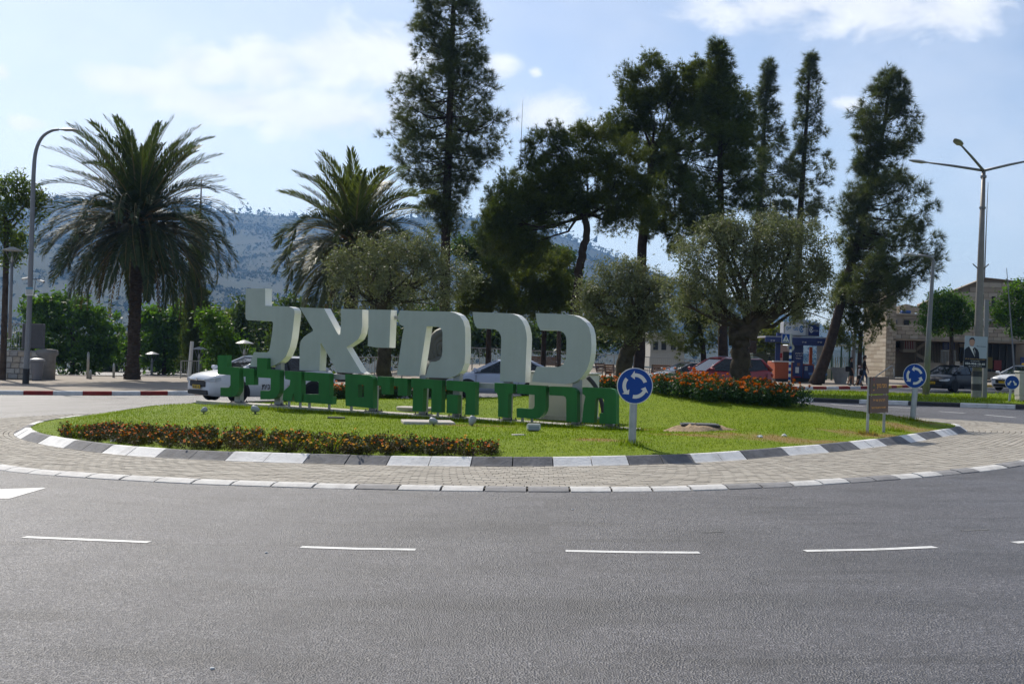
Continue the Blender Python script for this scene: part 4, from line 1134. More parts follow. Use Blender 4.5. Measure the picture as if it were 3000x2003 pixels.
def canary_pine(label, Y, trunk, prof, r0, r1, nbr, m=need_blue, dens=1.0, tuftL=0.30, base_z=None, ntuft=11, nn_=26, seed=1, group='tall pines behind the sign', cover=1.0):
    """trunk: unit-pixel path from foot to tip; prof: (y, left, right) outline of the crown"""
    rs = random.Random(seed)
    tp = [P(x * K, y * K, Y) for x, y in trunk]
    if base_z is not None:
        f = tp[0].copy(); f.z = base_z; tp[0] = f
    base = tp[0].copy()
    t = empty('pine_tree', base, label=label, cat='tree', group=group)
    pth = smooth_closed(tp, 6); n = len(pth)
    mb = MB(); mb.tube(pth, [r0 + (r1 - r0) * (i / (n - 1)) ** 0.9 for i in range(n)], 9); rebase(mb, base).build('trunk', bark_pine, t, smooth=True)
    y0, y1 = prof[0][0], prof[-1][0]
    ty = [p[1] for p in trunk]; tx = [p[0] for p in trunk]
    order = np.argsort(ty); TX = lambda y: float(np.interp(y, np.array(ty)[order], np.array(tx)[order]))
    limbs = MB(); C = []; D = []
    pm = PXM(Y) * K
    for b in range(nbr):
        yy = y0 + (y1 - y0) * ((b + rs.random()) / nbr)
        l, r = interp_prof(prof, yy); cx = TX(yy)
        az = rs.uniform(0, 2 * math.pi)
        hw = (r - cx) if math.cos(az) > 0 else (cx - l)
        hw = max(hw - 9, 5) * pm
        L = hw * (rs.uniform(0.66, 1.06) if abs(math.cos(az)) > 0.45 else rs.uniform(0.45, 0.9))
        top = (yy - y0) / max(1, (y1 - y0))
        el = R_(32 - 42 * top + rs.gauss(0, 11)); tipup = rs.uniform(-0.05, 0.34)
        o = P(cx * K, yy * K, Y)
        dirv = Vector((math.cos(az), math.sin(az) * 0.9, 0)); sv = Vector((-dirv.y, dirv.x, 0)); bend = rs.gauss(0, .18)
        st = o - Vector((0, 0, L * max(0, math.tan(el)) * 0.85)); pts = []
        for q in range(6):
            f = q / 5
            pts.append(st + dirv * L * f * (1 - .12 * f * abs(bend)) + sv * bend * L * f * f + Vector((0, 0, L * (math.tan(el) * f * 0.85 + tipup * f ** 2.5 - 0.10 * math.sin(math.pi * f)))) + Vector((rs.gauss(0, .05), rs.gauss(0, .05), rs.gauss(0, .05))) * min(1, L * f))
        limbs.tube(pts, [max(0.010, 0.014 + 0.011 * L) * (1 - 0.75 * q / 5) for q in range(6)], 4, cap=False)
        for k in range(max(2, int((1.2 + L * 1.35) * dens * ntuft / 12))):
            f = 1.0 - 0.66 * rs.random() ** 1.5 if k else 1.0
            i = min(4, int(f * 5)); p = pts[i].lerp(pts[i+1], f * 5 - i)
            sp = min(.55, 0.13 * L + 0.10) if k else .05
            c = p + Vector((rs.gauss(0, sp), rs.gauss(0, sp), rs.gauss(0.08, sp * 0.7)))
            limbs.tube([p, p.lerp(c, .6) - Vector((0, 0, .04)), c], [0.010, 0.008, 0.005], 3, cap=False)
            for j in range(rs.randint(6, 11)):
                q = c + Vector((rs.gauss(0, .15), rs.gauss(0, .15), rs.gauss(0, .13))); d = (q - c) * 4 + dirv * 0.3 + Vector((0, 0, 0.35)); d.normalize()
                C.append(q); D.append(d)
    # leader
    for k in range(6): C.append(tp[-1] + Vector((rs.gauss(0, .08), rs.gauss(0, .08), -0.16 * k))); D.append(Vector((rs.gauss(0, .3), rs.gauss(0, .3), 1)).normalized())
    if limbs.f: rebase(limbs, base).build('limbs', bark_pine, t, fixn=False)
    faces = tuft_faces(np.array(C), np.array(D), nn_, tuftL, 0.0075 * Y / 55, 0.62, 0.12)
    crown_np(base, 'crown', faces, 3, m, t)
    return t

def blob_points(blobs, Y, n, sub, sr, depth=0.8, shell=0.5, seed=3, spray=0.0, droop=0.0):
    """points gathered in sub-clumps or sprays through a set of ellipsoids given in pixels"""
    r2 = np.random.default_rng(seed); pm = PXM(Y) * K
    bl_ = [tuple(b) for b in blobs]
    if spray:                       # ragged outline: smaller satellites round the main masses
        for b in blobs:
            for _ in range(2):
                a = r2.uniform(0, 2 * math.pi); f = r2.uniform(.28, .5)
                bl_.append((b[0] + math.cos(a) * b[2] * 1.05, b[1] + math.sin(a) * b[3] * 1.05, b[2] * f, b[3] * f, r2.uniform(-.5, .5)))
    area = np.array([b[2] * b[3] for b in bl_], float); area /= area.sum(); C = []; D = []
    for b, a in zip(bl_, area):
        c = np.array(P(b[0] * K, b[1] * K, Y + (b[4] if len(b) > 4 else 0))); rx, rz = b[2] * pm, b[3] * pm; ry = depth * (rx + rz) * 0.5 + 0.1
        ns = max(3, int(sub * a)); d = r2.normal(size=(ns, 3)); d /= np.linalg.norm(d, axis=1)[:, None]
        rad = shell + (1.04 - shell) * r2.random(ns) ** 0.6
        cen = c + d * rad[:, None] * (rx, ry, rz) * 0.92; w = r2.uniform(0.4, 1.5, ns); w /= w.sum()
        for cc, dd, ww in zip(cen, d, w):
            k = int(n * a * ww) + 1; s = sr * r2.uniform(0.6, 1.3)
            if spray:
                e = dd * 0.7 + r2.normal(size=3) * 0.5; e[2] += 0.25 - droop * r2.random(); e /= np.linalg.norm(e)
                f = r2.random(k); q = e * (spray * r2.uniform(.6, 1.3)) * (f - .5)[:, None] + r2.normal(size=(k, 3)) * s * (1.1 - .7 * f)[:, None]
                C.append(cc + q); D.append(np.tile(e, (k, 1)) * .8 + q * .4)
            else:
                q = r2.normal(size=(k, 3)) * (s, s, s * 0.75); C.append(cc + q); D.append(np.tile(dd, (k, 1)) * 0.7 + q / max(s, 1e-3) * 0.3)
    return np.concatenate(C), np.concatenate(D)

def limb_tree(t, base, tp, blobs, Y, r0, r1, bark, trunk_name='trunk', nl=None, rs=None, gnarl=0.0, limb_r=0.35):
    rs = rs or random.Random(5)
    pth = smooth_closed(tp, 6); n = len(pth)
    if gnarl: pth = [p + Vector((rs.gauss(0, gnarl), rs.gauss(0, gnarl), 0)) if 0 < i < n - 1 else p for i, p in enumerate(pth)]
    rad = [(r0 + (r1 - r0) * i / (n - 1)) * (1 + (0.5 if i == 0 else 0.0) + (rs.uniform(-gnarl, gnarl) if gnarl else 0)) for i in range(n)]
    mb = MB(); mb.tube(pth, rad, 12); tr = rebase(mb, base).build(trunk_name, bark, t, smooth=True)
    limbs = MB()
    for b in blobs[:nl]:
        c = P(b[0] * K, b[1] * K, Y + (b[4] if len(b) > 4 else 0)) + Vector((0, rs.uniform(-.4, .4), 0)); s = tp[-1].lerp(tp[-2], rs.random() * 0.5)
        m1 = s.lerp(c, 0.4) + Vector((rs.gauss(0, .2), rs.gauss(0, .2), -0.15 * (c - s).length * rs.random())); m2 = s.lerp(c, 0.75) + Vector((rs.gauss(0, .2), rs.gauss(0, .2), 0))
        limbs.tube([s, m1, m2, c], [r1 * 0.6, r1 * 0.36, r1 * 0.2, r1 * 0.08], 6, cap=False)
        for k in range(4):
            q = c + Vector((rs.gauss(0, 1), rs.gauss(0, 1), rs.gauss(0, .7))) * b[2] * PXM(Y) * K * 0.55
            limbs.tube([m2, m2.lerp(q, .5) + Vector((0, 0, .05)), q], [r1 * 0.16, r1 * .09, r1 * .04], 4, cap=False)
    if limbs.f: rebase(limbs, base).build('limbs', bark, t, fixn=False)

def leafy_tree(name, label, Y, trunk, blobs, leafm, n, leaf, aspect, sub, sr, r0, r1, bark=bark_grey, base_z=None, group=None, shell=0.45, seed=3, depth=0.8, gnarl=0.0, cat='tree', up=None, nl=None, spray=0.0, droop=0.0):
    tp = [P(p[0] * K, p[1] * K, Y) for p in trunk]
    if base_z is not None: f = tp[0].copy(); f.z = base_z; tp[0] = f
    base = tp[0].copy(); t = empty(name, base, label=label, cat=cat, group=group)
    limb_tree(t, base, tp, blobs, Y, r0, r1, bark, rs=random.Random(seed), gnarl=gnarl, nl=nl)
    C, D = blob_points(blobs, Y, n, sub, sr, depth, shell, seed, spray, droop)
    crown_np(base, 'crown', leaf_faces(C, leaf, aspect, up), 4, leafm, t)
    return t
def needle_tree(name, label, Y, trunk, blobs, m, n, sub, sr, L, r0, r1, base_z=None, group=None, seed=3, nn_=14, shell=0.5, bark=bark_pine, depth=0.8, gnarl=0.0, wd=0.008, nl=None, spray=0.55):
    tp = [P(p[0] * K, p[1] * K, Y) for p in trunk]
    if base_z is not None: f = tp[0].copy(); f.z = base_z; tp[0] = f
    base = tp[0].copy(); t = empty(name, base, label=label, cat='tree', group=group)
    limb_tree(t, base, tp, blobs, Y, r0, r1, bark, rs=random.Random(seed), gnarl=gnarl, nl=nl)
    C, D = blob_points(blobs, Y, n, sub * 2, sr * .62, depth, shell, seed, spray * Y / 55)
    D[:, 2] += 0.3; D /= np.linalg.norm(D, axis=1)[:, None]
    crown_np(base, 'crown', tuft_faces(C, D, nn_, L * 1.15, wd * Y / 55, 0.55, 0.0), 3, m, t)
    return t
PZ = lambda px, Y: plaza_z(XG(px * K, Y), Y)

# tall pine in the middle
canary_pine('tallest pine, its dark feathery crown cut by the top of the picture', 60, [(1018,875),(1022,545),(1030,300),(1038,60),(1041,-50)],
    [(-45,1010,1065),(0,952,1092),(50,946,1110),(100,934,1133),(160,930,1116),(200,906,1154),(250,897,1152),(300,886,1146),(345,880,1166),(385,900,1140),(410,935,1085),(450,930,1082),(500,985,1068),(530,1000,1045)],
    0.30, 0.07, 165, m=need_blue, base_z=plaza_z(0, 60), ntuft=17, nn_=24, tuftL=0.38, seed=2)
# group on the right
canary_pine('dense pine with a pointed top right of the umbrella pines', 58, [(1660,875),(1655,600),(1650,300),(1645,105)],
    [(105,1640,1652),(150,1622,1680),(200,1602,1702),(250,1582,1716),(300,1562,1730),(350,1540,1740),(400,1502,1742),(450,1510,1742),(500,1520,1710),(530,1540,1690)],
    0.28, 0.04, 130, m=need_dark, base_z=PZ(1660, 58), ntuft=17, nn_=26, tuftL=0.36, seed=3)
canary_pine('slim pine, the left one of the two slender ones', 90, [(1722,875),(1740,500),(1752,300),(1761,150)],
    [(148,1756,1766),(180,1748,1776),(230,1738,1788),(260,1730,1802),(310,1722,1802),(350,1738,1832),(400,1735,1832),(450,1730,1830),(500,1735,1815),(540,1740,1800)],
    0.34, 0.05, 90, m=need_blue, base_z=PZ(1722, 90), ntuft=13, seed=4, nn_=22, tuftL=0.5)
canary_pine('slim pine, the right and taller one of the two slender ones', 90, [(1825,875),(1834,520),(1848,300),(1858,130)],
    [(128,1852,1864),(160,1838,1876),(205,1822,1890),(250,1820,1886),(300,1814,1902),(350,1822,1912),(400,1792,1916),(450,1790,1922),(500,1788,1922),(560,1795,1925)],
    0.34, 0.05, 90, m=need_blue, base_z=PZ(1825, 90), ntuft=12, seed=5, nn_=22, tuftL=0.5)
canary_pine('large loose pine on a leaning trunk beside the kiosk', 72, [(1868,880),(1900,800),(1940,650),(1985,480),(2025,300),(2041,172)],
    [(170,2026,2056),(200,1986,2086),(250,1970,2082),(300,1957,2112),(350,1950,2102),(400,1958,2100),(450,1932,2112),(500,1920,2150),(550,1922,2146),(600,1950,2162),(640,1960,2135),(690,1985,2090)],
    0.40, 0.05, 190, m=need_blue, base_z=PZ(1868, 72), ntuft=16, nn_=22, tuftL=0.46, seed=6)
# umbrella pines
needle_tree('umbrella_pine', 'broad dark umbrella pine on a crooked bare trunk right of centre', 52, [(1316,880),(1322,690),(1332,600),(1344,540),(1340,470)],
    [(1340,350,95,52),(1270,330,50,40),(1420,355,60,45),(1250,400,55,45),(1350,420,100,50),(1440,420,50,50),(1180,470,55,45),(1260,480,60,50),(1400,470,70,40),(1175,540,52,50),(1215,570,40,35),(1470,470,40,50),(1150,520,35,40),(1290,440,60,50),(1430,510,45,30)],
    need_yel, 21000, 300, 0.30, 0.19, 0.22, 0.13, base_z=PZ(1316, 52), nn_=13, gnarl=0.03, seed=8, depth=1.0)
needle_tree('umbrella_pine', 'taller rounded umbrella pine behind the first one', 60, [(1465,880),(1470,600),(1490,420),(1498,330)],
    [(1480,185,62,42),(1560,200,60,45),(1625,215,60,55),(1450,250,48,50),(1520,260,60,55),(1600,290,70,60),(1690,255,34,60),(1430,320,40,40),(1500,330,50,50),(1400,300,28,30),(1690,330,40,60),(1540,420,55,70),(1500,500,40,50),(1560,520,40,40)],
    need_yel, 21000, 300, 0.32, 0.21, 0.28, 0.16, base_z=PZ(1465, 60), nn_=13, gnarl=0.03, seed=9, depth=1.0)
needle_tree('umbrella_pine', 'low dark pine mass between the tall pine and the umbrella pine', 66, [(1190,880),(1188,700),(1180,560)],
    [(1180,430,45,40),(1140,500,35,50),(1130,560,30,40),(1210,520,45,50)], need_dark, 5500, 110, 0.32, 0.22, 0.2, 0.12, base_z=PZ(1190, 66), nn_=12, seed=10)
# rounded young pines
for i, (lab, x, blobs) in enumerate((('rounded young pine, left of the two behind the letters', 1118, [(1118,640,55,42),(1085,690,45,40),(1140,690,60,40)]),
                                     ('rounded young pine, right of the two behind the letters', 1245, [(1240,630,60,40),(1200,670,55,45),(1280,670,45,45),(1240,700,60,30)]))):
    needle_tree('young_pine', lab, 57 + i, [(x, 850), (x + 3, 760), (x + 6, 700)], blobs, need_young, 6500, 150, 0.22, 0.18, 0.13, 0.09, base_z=PZ(x, 57), group='rounded young pines', seed=12 + i, nn_=14)
needle_tree('young_pine', 'drooping young pine between the two right olive trees', 66, [(1615,870),(1612,800),(1600,740)], [(1600,700,50,50),(1570,750,40,50),(1630,750,45,45),(1590,790,45,25)], need_yel, 2600, 90, 0.25, 0.2, 0.18, 0.1, base_z=PZ(1615, 66), group='rounded young pines', seed=15)
needle_tree('young_pine', 'low round pine against the pale stone wall', 74, [(1970,860),(1972,800),(1975,760)], [(1990,730,50,45),(1960,760,45,40),(2020,700,30,40),(1935,720,35,50),(1950,680,40,40)], need_yel, 2600, 90, 0.28, 0.22, 0.16, 0.1, base_z=PZ(1970, 74), group='rounded young pines', seed=16)
# dark broad trees behind them
leafy_tree('broadleaf_tree', 'dark rounded tree behind the young pines', 76, [(1120,880),(1120,700),(1110,620)], [(1090,580,40,35),(1130,560,35,30),(1280,600,40,35),(1300,640,30,40),(1200,600,60,40),(1060,560,22,20)], broad_dark, 9000, 160, 0.32, 0.15, 0.5, 0.3 if False else 0.2, 0.1, base_z=-1.0, seed=20, cat='tree') if False else None
def bt(label, Y, x, y0, blobs, m, n, leaf=0.13, sub=120, sr=0.3, asp=0.45, r0=0.16, r1=0.09, bz=None, seed=20, grp='leafy trees beyond the plaza', name='broadleaf_tree'):
    yb = min(b[1] for b in blobs); ym = sum(b[1] for b in blobs) / len(blobs)
    return leafy_tree(name, label, Y, [(x, y0), (x + 2, (y0 + ym) / 2), (x, ym)], blobs, m, n, leaf, asp, sub, sr, r0, r1, base_z=bz, group=grp, seed=seed)
bt('dark glossy tree behind the young pines', 78, 1120, 860, [(1090,575,36,32),(1135,560,30,30),(1170,590,40,30),(1060,565,20,22)], broad_dark, 7000, bz=PZ(1120, 78), seed=21)
bt('dark glossy tree between the young pines and the crooked trunk', 78, 1280, 860, [(1280,600,40,36),(1300,645,28,40),(1240,590,40,30),(1310,690,20,30)], broad_dark, 7000, bz=PZ(1280, 78), seed=22)
# hedge mass behind the railing
bt('dark clipped hedge behind the middle railing', 92, 1300, 860, [(1100,770,50,38),(1180,770,55,38),(1260,770,55,38),(1340,770,55,38),(1050,780,40,30),(1410,770,40,35)], broad_dark, 9000, leaf=0.2, sub=160, sr=0.5, bz=PZ(1300, 92), seed=23, name='hedge', grp=None)
# left side trees
bt('leafy tree cut by the left edge of the picture', 58, 12, 690, [(30,430,45,35),(60,470,45,40),(15,500,50,60),(40,560,35,40),(-40,470,60,70),(75,440,22,22),(5,590,30,25)], broad_mid, 9000, leaf=0.085, sub=130, sr=0.22, r0=0.16, r1=0.10, bz=-3.0, seed=24)
bt('round dense bright green tree behind the left litter bin', 78, 165, 858, [(160,760,95,65),(110,720,55,40),(220,760,60,55),(180,820,85,45),(250,800,30,40),(90,700,35,28),(150,700,50,30)], broad_lime, 12000, leaf=0.15, sub=200, sr=0.34, bz=plaza_z(-30, 69) - 0.8, seed=25)
bt('bright green tree right of the big palm trunk', 84, 375, 862, [(350,760,42,55),(400,770,45,60),(360,820,45,40),(420,730,30,40),(340,720,25,20)], broad_lime, 8000, leaf=0.15, sub=140, sr=0.36, bz=-3.0, seed=26)
bt('bright leafy tree above the left taxi bonnet', 66, 520, 862, [(525,800,30,40),(500,770,28,40),(545,820,35,30),(500,830,25,30),(480,740,28,30)], broad_lime, 5000, leaf=0.12, sub=90, sr=0.26, bz=-2.0, seed=27)
bt('feathery tree left of the first white letter', 90, 570, 862, [(560,770,35,40),(600,760,40,50),(590,800,45,40),(545,740,30,25),(580,720,20,25)], broad_mid, 7000, leaf=0.15, sub=130, sr=0.4, bz=-2.0, seed=28)
bt('dark slender tree rising left of the first white letter', 80, 555, 862, [(556,710,13,30),(555,750,20,40),(560,790,24,40)], broad_dark, 3200, leaf=0.13, sub=70, sr=0.3, bz=-2.0, seed=29)
bt('dark trees behind the aleph, below the second palm', 70, 720, 862, [(660,730,50,45),(720,760,50,60),(780,760,60,60),(640,800,40,40),(700,820,60,35),(840,790,50,50)], broad_dark, 9000, leaf=0.14, sub=160, sr=0.36, bz=PZ(720, 70) - 0.5, seed=30)
bt('dark tree right of the middle olive behind the letters', 72, 960, 862, [(920,780,40,40),(980,740,45,50),(1020,760,40,50),(960,810,50,30)], broad_dark, 6000, leaf=0.14, sub=120, sr=0.36, bz=PZ(960, 72), seed=31)
bt('yellow green tree behind the kiosk', 96, 1755, 850, [(1755,785,35,30),(1780,765,25,20),(1740,805,25,18),(1790,800,20,20)], broad_yel, 4200, leaf=0.17, sub=90, sr=0.36, bz=PZ(1755, 95), seed=32)
bt('round bright tree beside the right lamp post', 80, 2180, 880, [(2172,705,52,32),(2140,720,35,25),(2205,720,38,28),(2172,745,45,32),(2125,745,20,18),(2170,680,35,15)], broad_lime, 9000, leaf=0.10, sub=130, sr=0.24, r0=0.17, r1=0.11, bz=PZ(2180, 80), seed=33)
bt('leafy tree cut by the right edge of the picture', 76, 2370, 890, [(2330,690,42,30),(2300,720,30,25),(2345,740,35,35),(2340,660,22,20),(2390,700,50,60)], broad_lime, 8000, leaf=0.11, sub=120, sr=0.26, r0=0.17, r1=0.11, bz=PZ(2370, 76), seed=34)
bt('low dark bushes filling the slope left of the big palm', 92, 250, 880, [(90,800,60,40),(240,820,60,40),(310,800,45,45),(420,810,50,50),(480,830,40,30)], broad_dark, 8000, leaf=0.2, sub=150, sr=0.5, bz=-4.0, seed=36)
bt('mid green trees on the slope right of the cypress', 110, 500, 880, [(470,740,40,40),(520,750,45,40),(610,740,50,45),(650,770,50,40),(420,720,35,30)], broad_mid, 8000, leaf=0.2, sub=140, sr=0.5, bz=-6.0, seed=37)
# slender cypress behind the big palm
C, D = blob_points([(452,520,9,40),(453,590,13,60),(450,680,20,70),(447,770,26,70),(446,830,28,40)], 74, 7000, 160, 0.22, 0.9, 0.3, 41)
cb_ = P(448 * K, 868 * K, 74); ct = empty('cypress_tree', cb_, label='dark narrow cypress behind the big palm', cat='tree')
D[:, 2] += 2.0; crown_np(cb_, 'crown', tuft_faces(C, D / np.linalg.norm(D, axis=1)[:, None], 7, 0.26, 0.02, 0.35, 0), 3, need_dark, ct)
MB().tube([(0, 0, -0.5), (0, 0, 3), (0, 0, 12)], [0.22, 0.16, 0.03], 8).build('trunk', bark_grey, ct, smooth=True)
# olives
def olive(label, Y, trunk, blobs, n, r0, r1, seed, leaf=0.050, bz=None, gn=0.02, sub=260, sr=0.20):
    return leafy_tree('olive_tree', label, Y, trunk, blobs, olive_leaf, n, leaf, 0.26, sub, sr, r0, r1, bark_olive, base_z=bz, group='olive trees', shell=0.25, seed=seed, gnarl=gn, depth=0.95, spray=0.75, droop=0.7)
O1Y = 32.4
zo = lambda px, Y: (lawn_z(XG(px * K, Y), Y) if (Vector((XG(px * K, Y), Y)) - C0).length < 10.5 else plaza_z(XG(px * K, Y), Y) if Y > 66 else G(XG(px * K, Y)))
ol = olive('big silvery olive tree rising from the marigolds at the right', O1Y, [(1697,905),(1697,850),(1698,800),(1703,765),(1725,748)],
    [(1740,545,85,45),(1660,560,70,48),(1820,560,75,50),(1600,610,58,50),(1700,620,95,55),(1800,625,90,55),(1870,640,42,50),(1580,660,42,45),(1650,690,60,45),(1760,680,80,40),(1850,700,45,35),(1630,530,35,28),(1800,520,45,25),(1560,700,25,25),(1890,620,22,35),(1680,530,50,30)],
    46000, 0.29, 0.17, 51, bz=zo(1697, O1Y), sub=820, sr=0.11)
# its heavy side limb
mb = MB(); lp = [P(x * K, y * K, O1Y - 0.05) for x, y in ((1716,775),(1728,750),(1748,738),(1775,722),(1790,700),(1800,660))]
mb.tube(smooth_closed(lp, 5), [0.22 - 0.14 * i / 25 for i in range(26)], 10); rebase(mb, ol.location).build('side_limb', bark_olive, ol, smooth=True)
mb = MB(); lp = [P(x * K, y * K, O1Y + 0.05) for x, y in ((1686,790),(1682,762),(1680,745))]; mb.tube(lp, [0.17, 0.14, 0.11], 9); rebase(mb, ol.location).build('stump', bark_olive, ol, smooth=True)
olive('smaller olive tree behind the round sign', 34.8, [(1428,900),(1430,850),(1440,800),(1462,755),(1472,720)],
    [(1430,650,60,42),(1380,670,48,42),(1480,650,50,40),(1360,710,38,35),(1440,710,70,45),(1500,700,38,50),(1400,750,50,28),(1480,750,42,32),(1450,610,35,22),(1340,690,20,28),(1520,740,25,30)],
    27000, 0.28, 0.13, 52, bz=zo(1428, 34.8), sub=460, sr=0.11)
olive('middle olive tree behind the white letters', 34.8, [(880,905),(878,860),(884,800),(880,740),(872,690)],
    [(890,575,80,36),(815,600,60,40),(975,580,70,40),(1040,615,48,45),(880,630,95,50),(980,640,80,45),(800,640,48,40),(840,690,60,35),(940,690,70,30),(1020,680,48,35),(770,600,25,28)],
    21000, 0.25, 0.13, 53, bz=zo(880, 34.8), sub=420, sr=0.11)

# ------------------------------------------------------------------ palms
frond_p = mat('palm_frond_pale', (0.075,0.092,0.030), 0.5, 0.4, island=0.4, trans=0.3)
frond_p2 = mat('palm_frond_pale_young', (0.10,0.125,0.030), 0.5, 0.4, island=0.35, trans=0.35)
frond_g0 = mat('palm_frond', (0.042,0.062,0.017), 0.55, 0.3, island=0.4, trans=0.2)
frond_l0 = mat('palm_frond_young', (0.062,0.088,0.020), 0.55, 0.3, island=0.35, trans=0.28)
frond_d = mat('palm_frond_dry', (0.090,0.060,0.032), 0.7, 0.3, island=0.4, trans=0.15)
rachis_m = mat('palm_rachis', (0.20,0.15,0.045), 0.5, 0.4)
stalk_m = mat('palm_stalk', (0.30,0.12,0.025), 0.55, 0.4, island=0.4)
bark_palm = mat('palm_bark', (0.085,0.065,0.05), 0.95, 0.1, col2=(0.035,0.027,0.022), scale=5, bump=1.0, bscale=14)
def frond_mesh(name, L, droop, m, seed, nleaf=92, ll=0.68):
    rs = random.Random(seed); pts = []; th = 0.0; p = Vector((0, 0, 0)); n = 16; dirs = []
    side = rs.uniform(-0.12, 0.12); yaw = 0.0
    for i in range(n + 1):
        pts.append(p.copy()); f = i / n; th = -droop * f ** 1.5; yaw += side / n
        d = Vector((math.cos(th) * math.cos(yaw), math.sin(yaw), math.sin(th))); dirs.append(d); p = p + d * L / n
    mb = MB(); mb.tube(pts, [0.038 * (1 - 0.88 * i / n) + 0.003 for i in range(n + 1)], 5, mi=1, cap=False)
    for i in range(nleaf):
        f = 0.16 + 0.84 * (i + rs.random() * .6) / nleaf; k = min(n - 1, int(f * n)); q = pts[k].lerp(pts[k+1], f * n - k); d = dirs[k]
        s = d.cross(Vector((0, 0, 1))); 
        if s.length < 0.1: s = Vector((0, 1, 0))
        s.normalize(); u = s.cross(d).normalized()
        le = ll * (0.45 + 0.55 * math.sin(math.pi * min(1, f * 0.95 + .06)) ** .7) * rs.uniform(.85, 1.1)
        for sg in (-1, 1):
            a = R_(rs.uniform(38, 56)) * (1 - 0.45 * f); v = (d * math.cos(a) + s * sg * math.sin(a) + u * rs.uniform(0.12, 0.5)).normalized()
            tip = q + v * le + Vector((0, 0, -0.10 * le * rs.uniform(0.2, 1.6))); w = (v.cross(u)).normalized() * 0.025
            mid = q + v * le * 0.5 + Vector((0, 0, 0.02))
            mb.poly([q - w * .6, mid - w, tip, mid + w], 0)
    return mb.mesh(name, [m, rachis_m], fixn=False)
def palm(label, Y, foot, heart, R, nf, seed, hide_low=False, group='date palms', pale=False):
    frond_g, frond_l = (frond_p, frond_p2) if pale else (frond_g0, frond_l0)
    rs = random.Random(seed); f = P(foot[0] * K, foot[1] * K, Y); h = P(heart[0] * K, heart[1] * K, Y); h.y += 0
    t = empty('date_palm', f, label=label, cat='palm', group=group); hl = h - f
    # trunk with rings of old leaf bases
    mb = MB(); H = hl.length; n = int(H / 0.13)
    rings = []
    for i in range(n * 2 + 1):
        g = i / (n * 2); p = hl * g; r = 0.27 * (1 + 0.5 * max(0, 1 - g * 9)) * (1.0 if i % 2 else 1.12) * (1 + 0.55 * max(0, g - .86) / .14)
        rings.append([p + Vector((r * math.cos(a) * rs.uniform(.93, 1.07), r * math.sin(a) * rs.uniform(.93, 1.07), rs.uniform(-.02, .02))) for a in [2 * math.pi * q / 14 + (i // 2) * 0.2 for q in range(14)]])
    mb.loft(rings); mb.build('trunk', bark_palm, t, fixn=False)
    sc = MB()
    for i in range(150):
        g = rs.uniform(0.0, 1.0) ** 1.0; a = rs.uniform(0, 6.28); p = hl * g; r = 0.28 * (1 + 0.5 * max(0, 1 - g * 9)); d = Vector((math.cos(a), math.sin(a), 0))
        s = Vector((-d.y, d.x, 0)); sc.poly([p + d * r - s * .09, p + d * r + s * .09, p + d * (r + .07) + s * .05 + Vector((0, 0, .13)), p + d * (r + .07) - s * .05 + Vector((0, 0, .13))])
    tag(sc.build('bark_scales', bark_palm, t, fixn=False), kind='stuff')
    kinds = {'up': [frond_mesh('frond', R, R_(d), frond_l, seed * 10 + i) for i, d in enumerate((28, 45, 66))],
             'mid': [frond_mesh('frond', R * 1.02, R_(d), frond_g, seed * 10 + 5 + i) for i, d in enumerate((78, 95, 112))],
             'low': [frond_mesh('frond', R * 0.95, R_(d), frond_g, seed * 10 + 10 + i) for i, d in enumerate((56, 70, 84))],
             'dry': [frond_mesh('frond', R * 0.9, R_(d), frond_d, seed * 10 + 15 + i, nleaf=34, ll=0.34) for i, d in enumerate((45, 65))]}
    ga = 2.399963
    for i in range(nf):
        g = (i + 0.5) / nf; el = 86 - 128 * g ** 0.9
        if g < 0.30: ms = kinds['up']
        elif g < 0.62: ms = kinds['mid']
        elif g < 0.93: ms = kinds['low']
        else: ms = kinds['dry']
        if hide_low and g > 0.8: continue
        o = link('frond', rs.choice(ms), t); o.location = hl + Vector((0, 0, 0.15 - 0.5 * g))
        o.rotation_euler = Euler((rs.uniform(-.25, .25), -R_(el + rs.uniform(-6, 6)), i * ga + rs.uniform(-.15, .15)), 'XYZ')
        # order: tilt in its own plane, then turn round the trunk
        o.rotation_euler = (Matrix.Rotation(i * ga + rs.uniform(-.15, .15), 3, 'Z') @ Matrix.Rotation(-R_(el + rs.uniform(-6, 6)), 3, 'Y') @ Matrix.Rotation(rs.uniform(-.3, .3), 3, 'X')).to_euler()
        s = rs.uniform(0.86, 1.08); o.scale = (s, s, s)
    sm = MB()
    for i in range(90):
        a = rs.uniform(0, 6.28); e = R_(rs.uniform(15, 75)); L = rs.uniform(.5, 1.5); d = Vector((math.cos(a) * math.cos(e), math.sin(a) * math.cos(e), math.sin(e)))
        p0 = hl + Vector((0, 0, -0.1)); p1 = p0 + d * L * .6; p2 = p0 + d * L + Vector((0, 0, -.3 * L * rs.random()))
        sm.tube([p0, p1, p2], [.035, .022, .006], 4, cap=False)
    tag(sm.build('leaf_stalks', stalk_m, t, fixn=False), kind='stuff')
    ft = MB()
    for i in range(14):
        a = rs.uniform(0, 6.28); d = Vector((math.cos(a), math.sin(a), 0)); p0 = hl; p1 = p0 + d * .8 + Vector((0, 0, .5)); c = p0 + d * rs.uniform(1.1, 1.7) + Vector((0, 0, .1))
        ft.tube([p0, p1, c], [.03, .025, .015], 4, cap=False)
        for k in range(16): e = c + Vector((rs.gauss(0, .16), rs.gauss(0, .16), -rs.uniform(.4, .9))); ft.tube([c, c.lerp(e, .5) + d * .1, e], [.008, .006, .004], 3, cap=False)
    tag(ft.build('fruit_sprays', frond_d, t, fixn=False), kind='stuff')
    return t
palm('large date palm with a full drooping crown at the left', 60, (303, 870), (318, 510), 5.3, 185, 3)
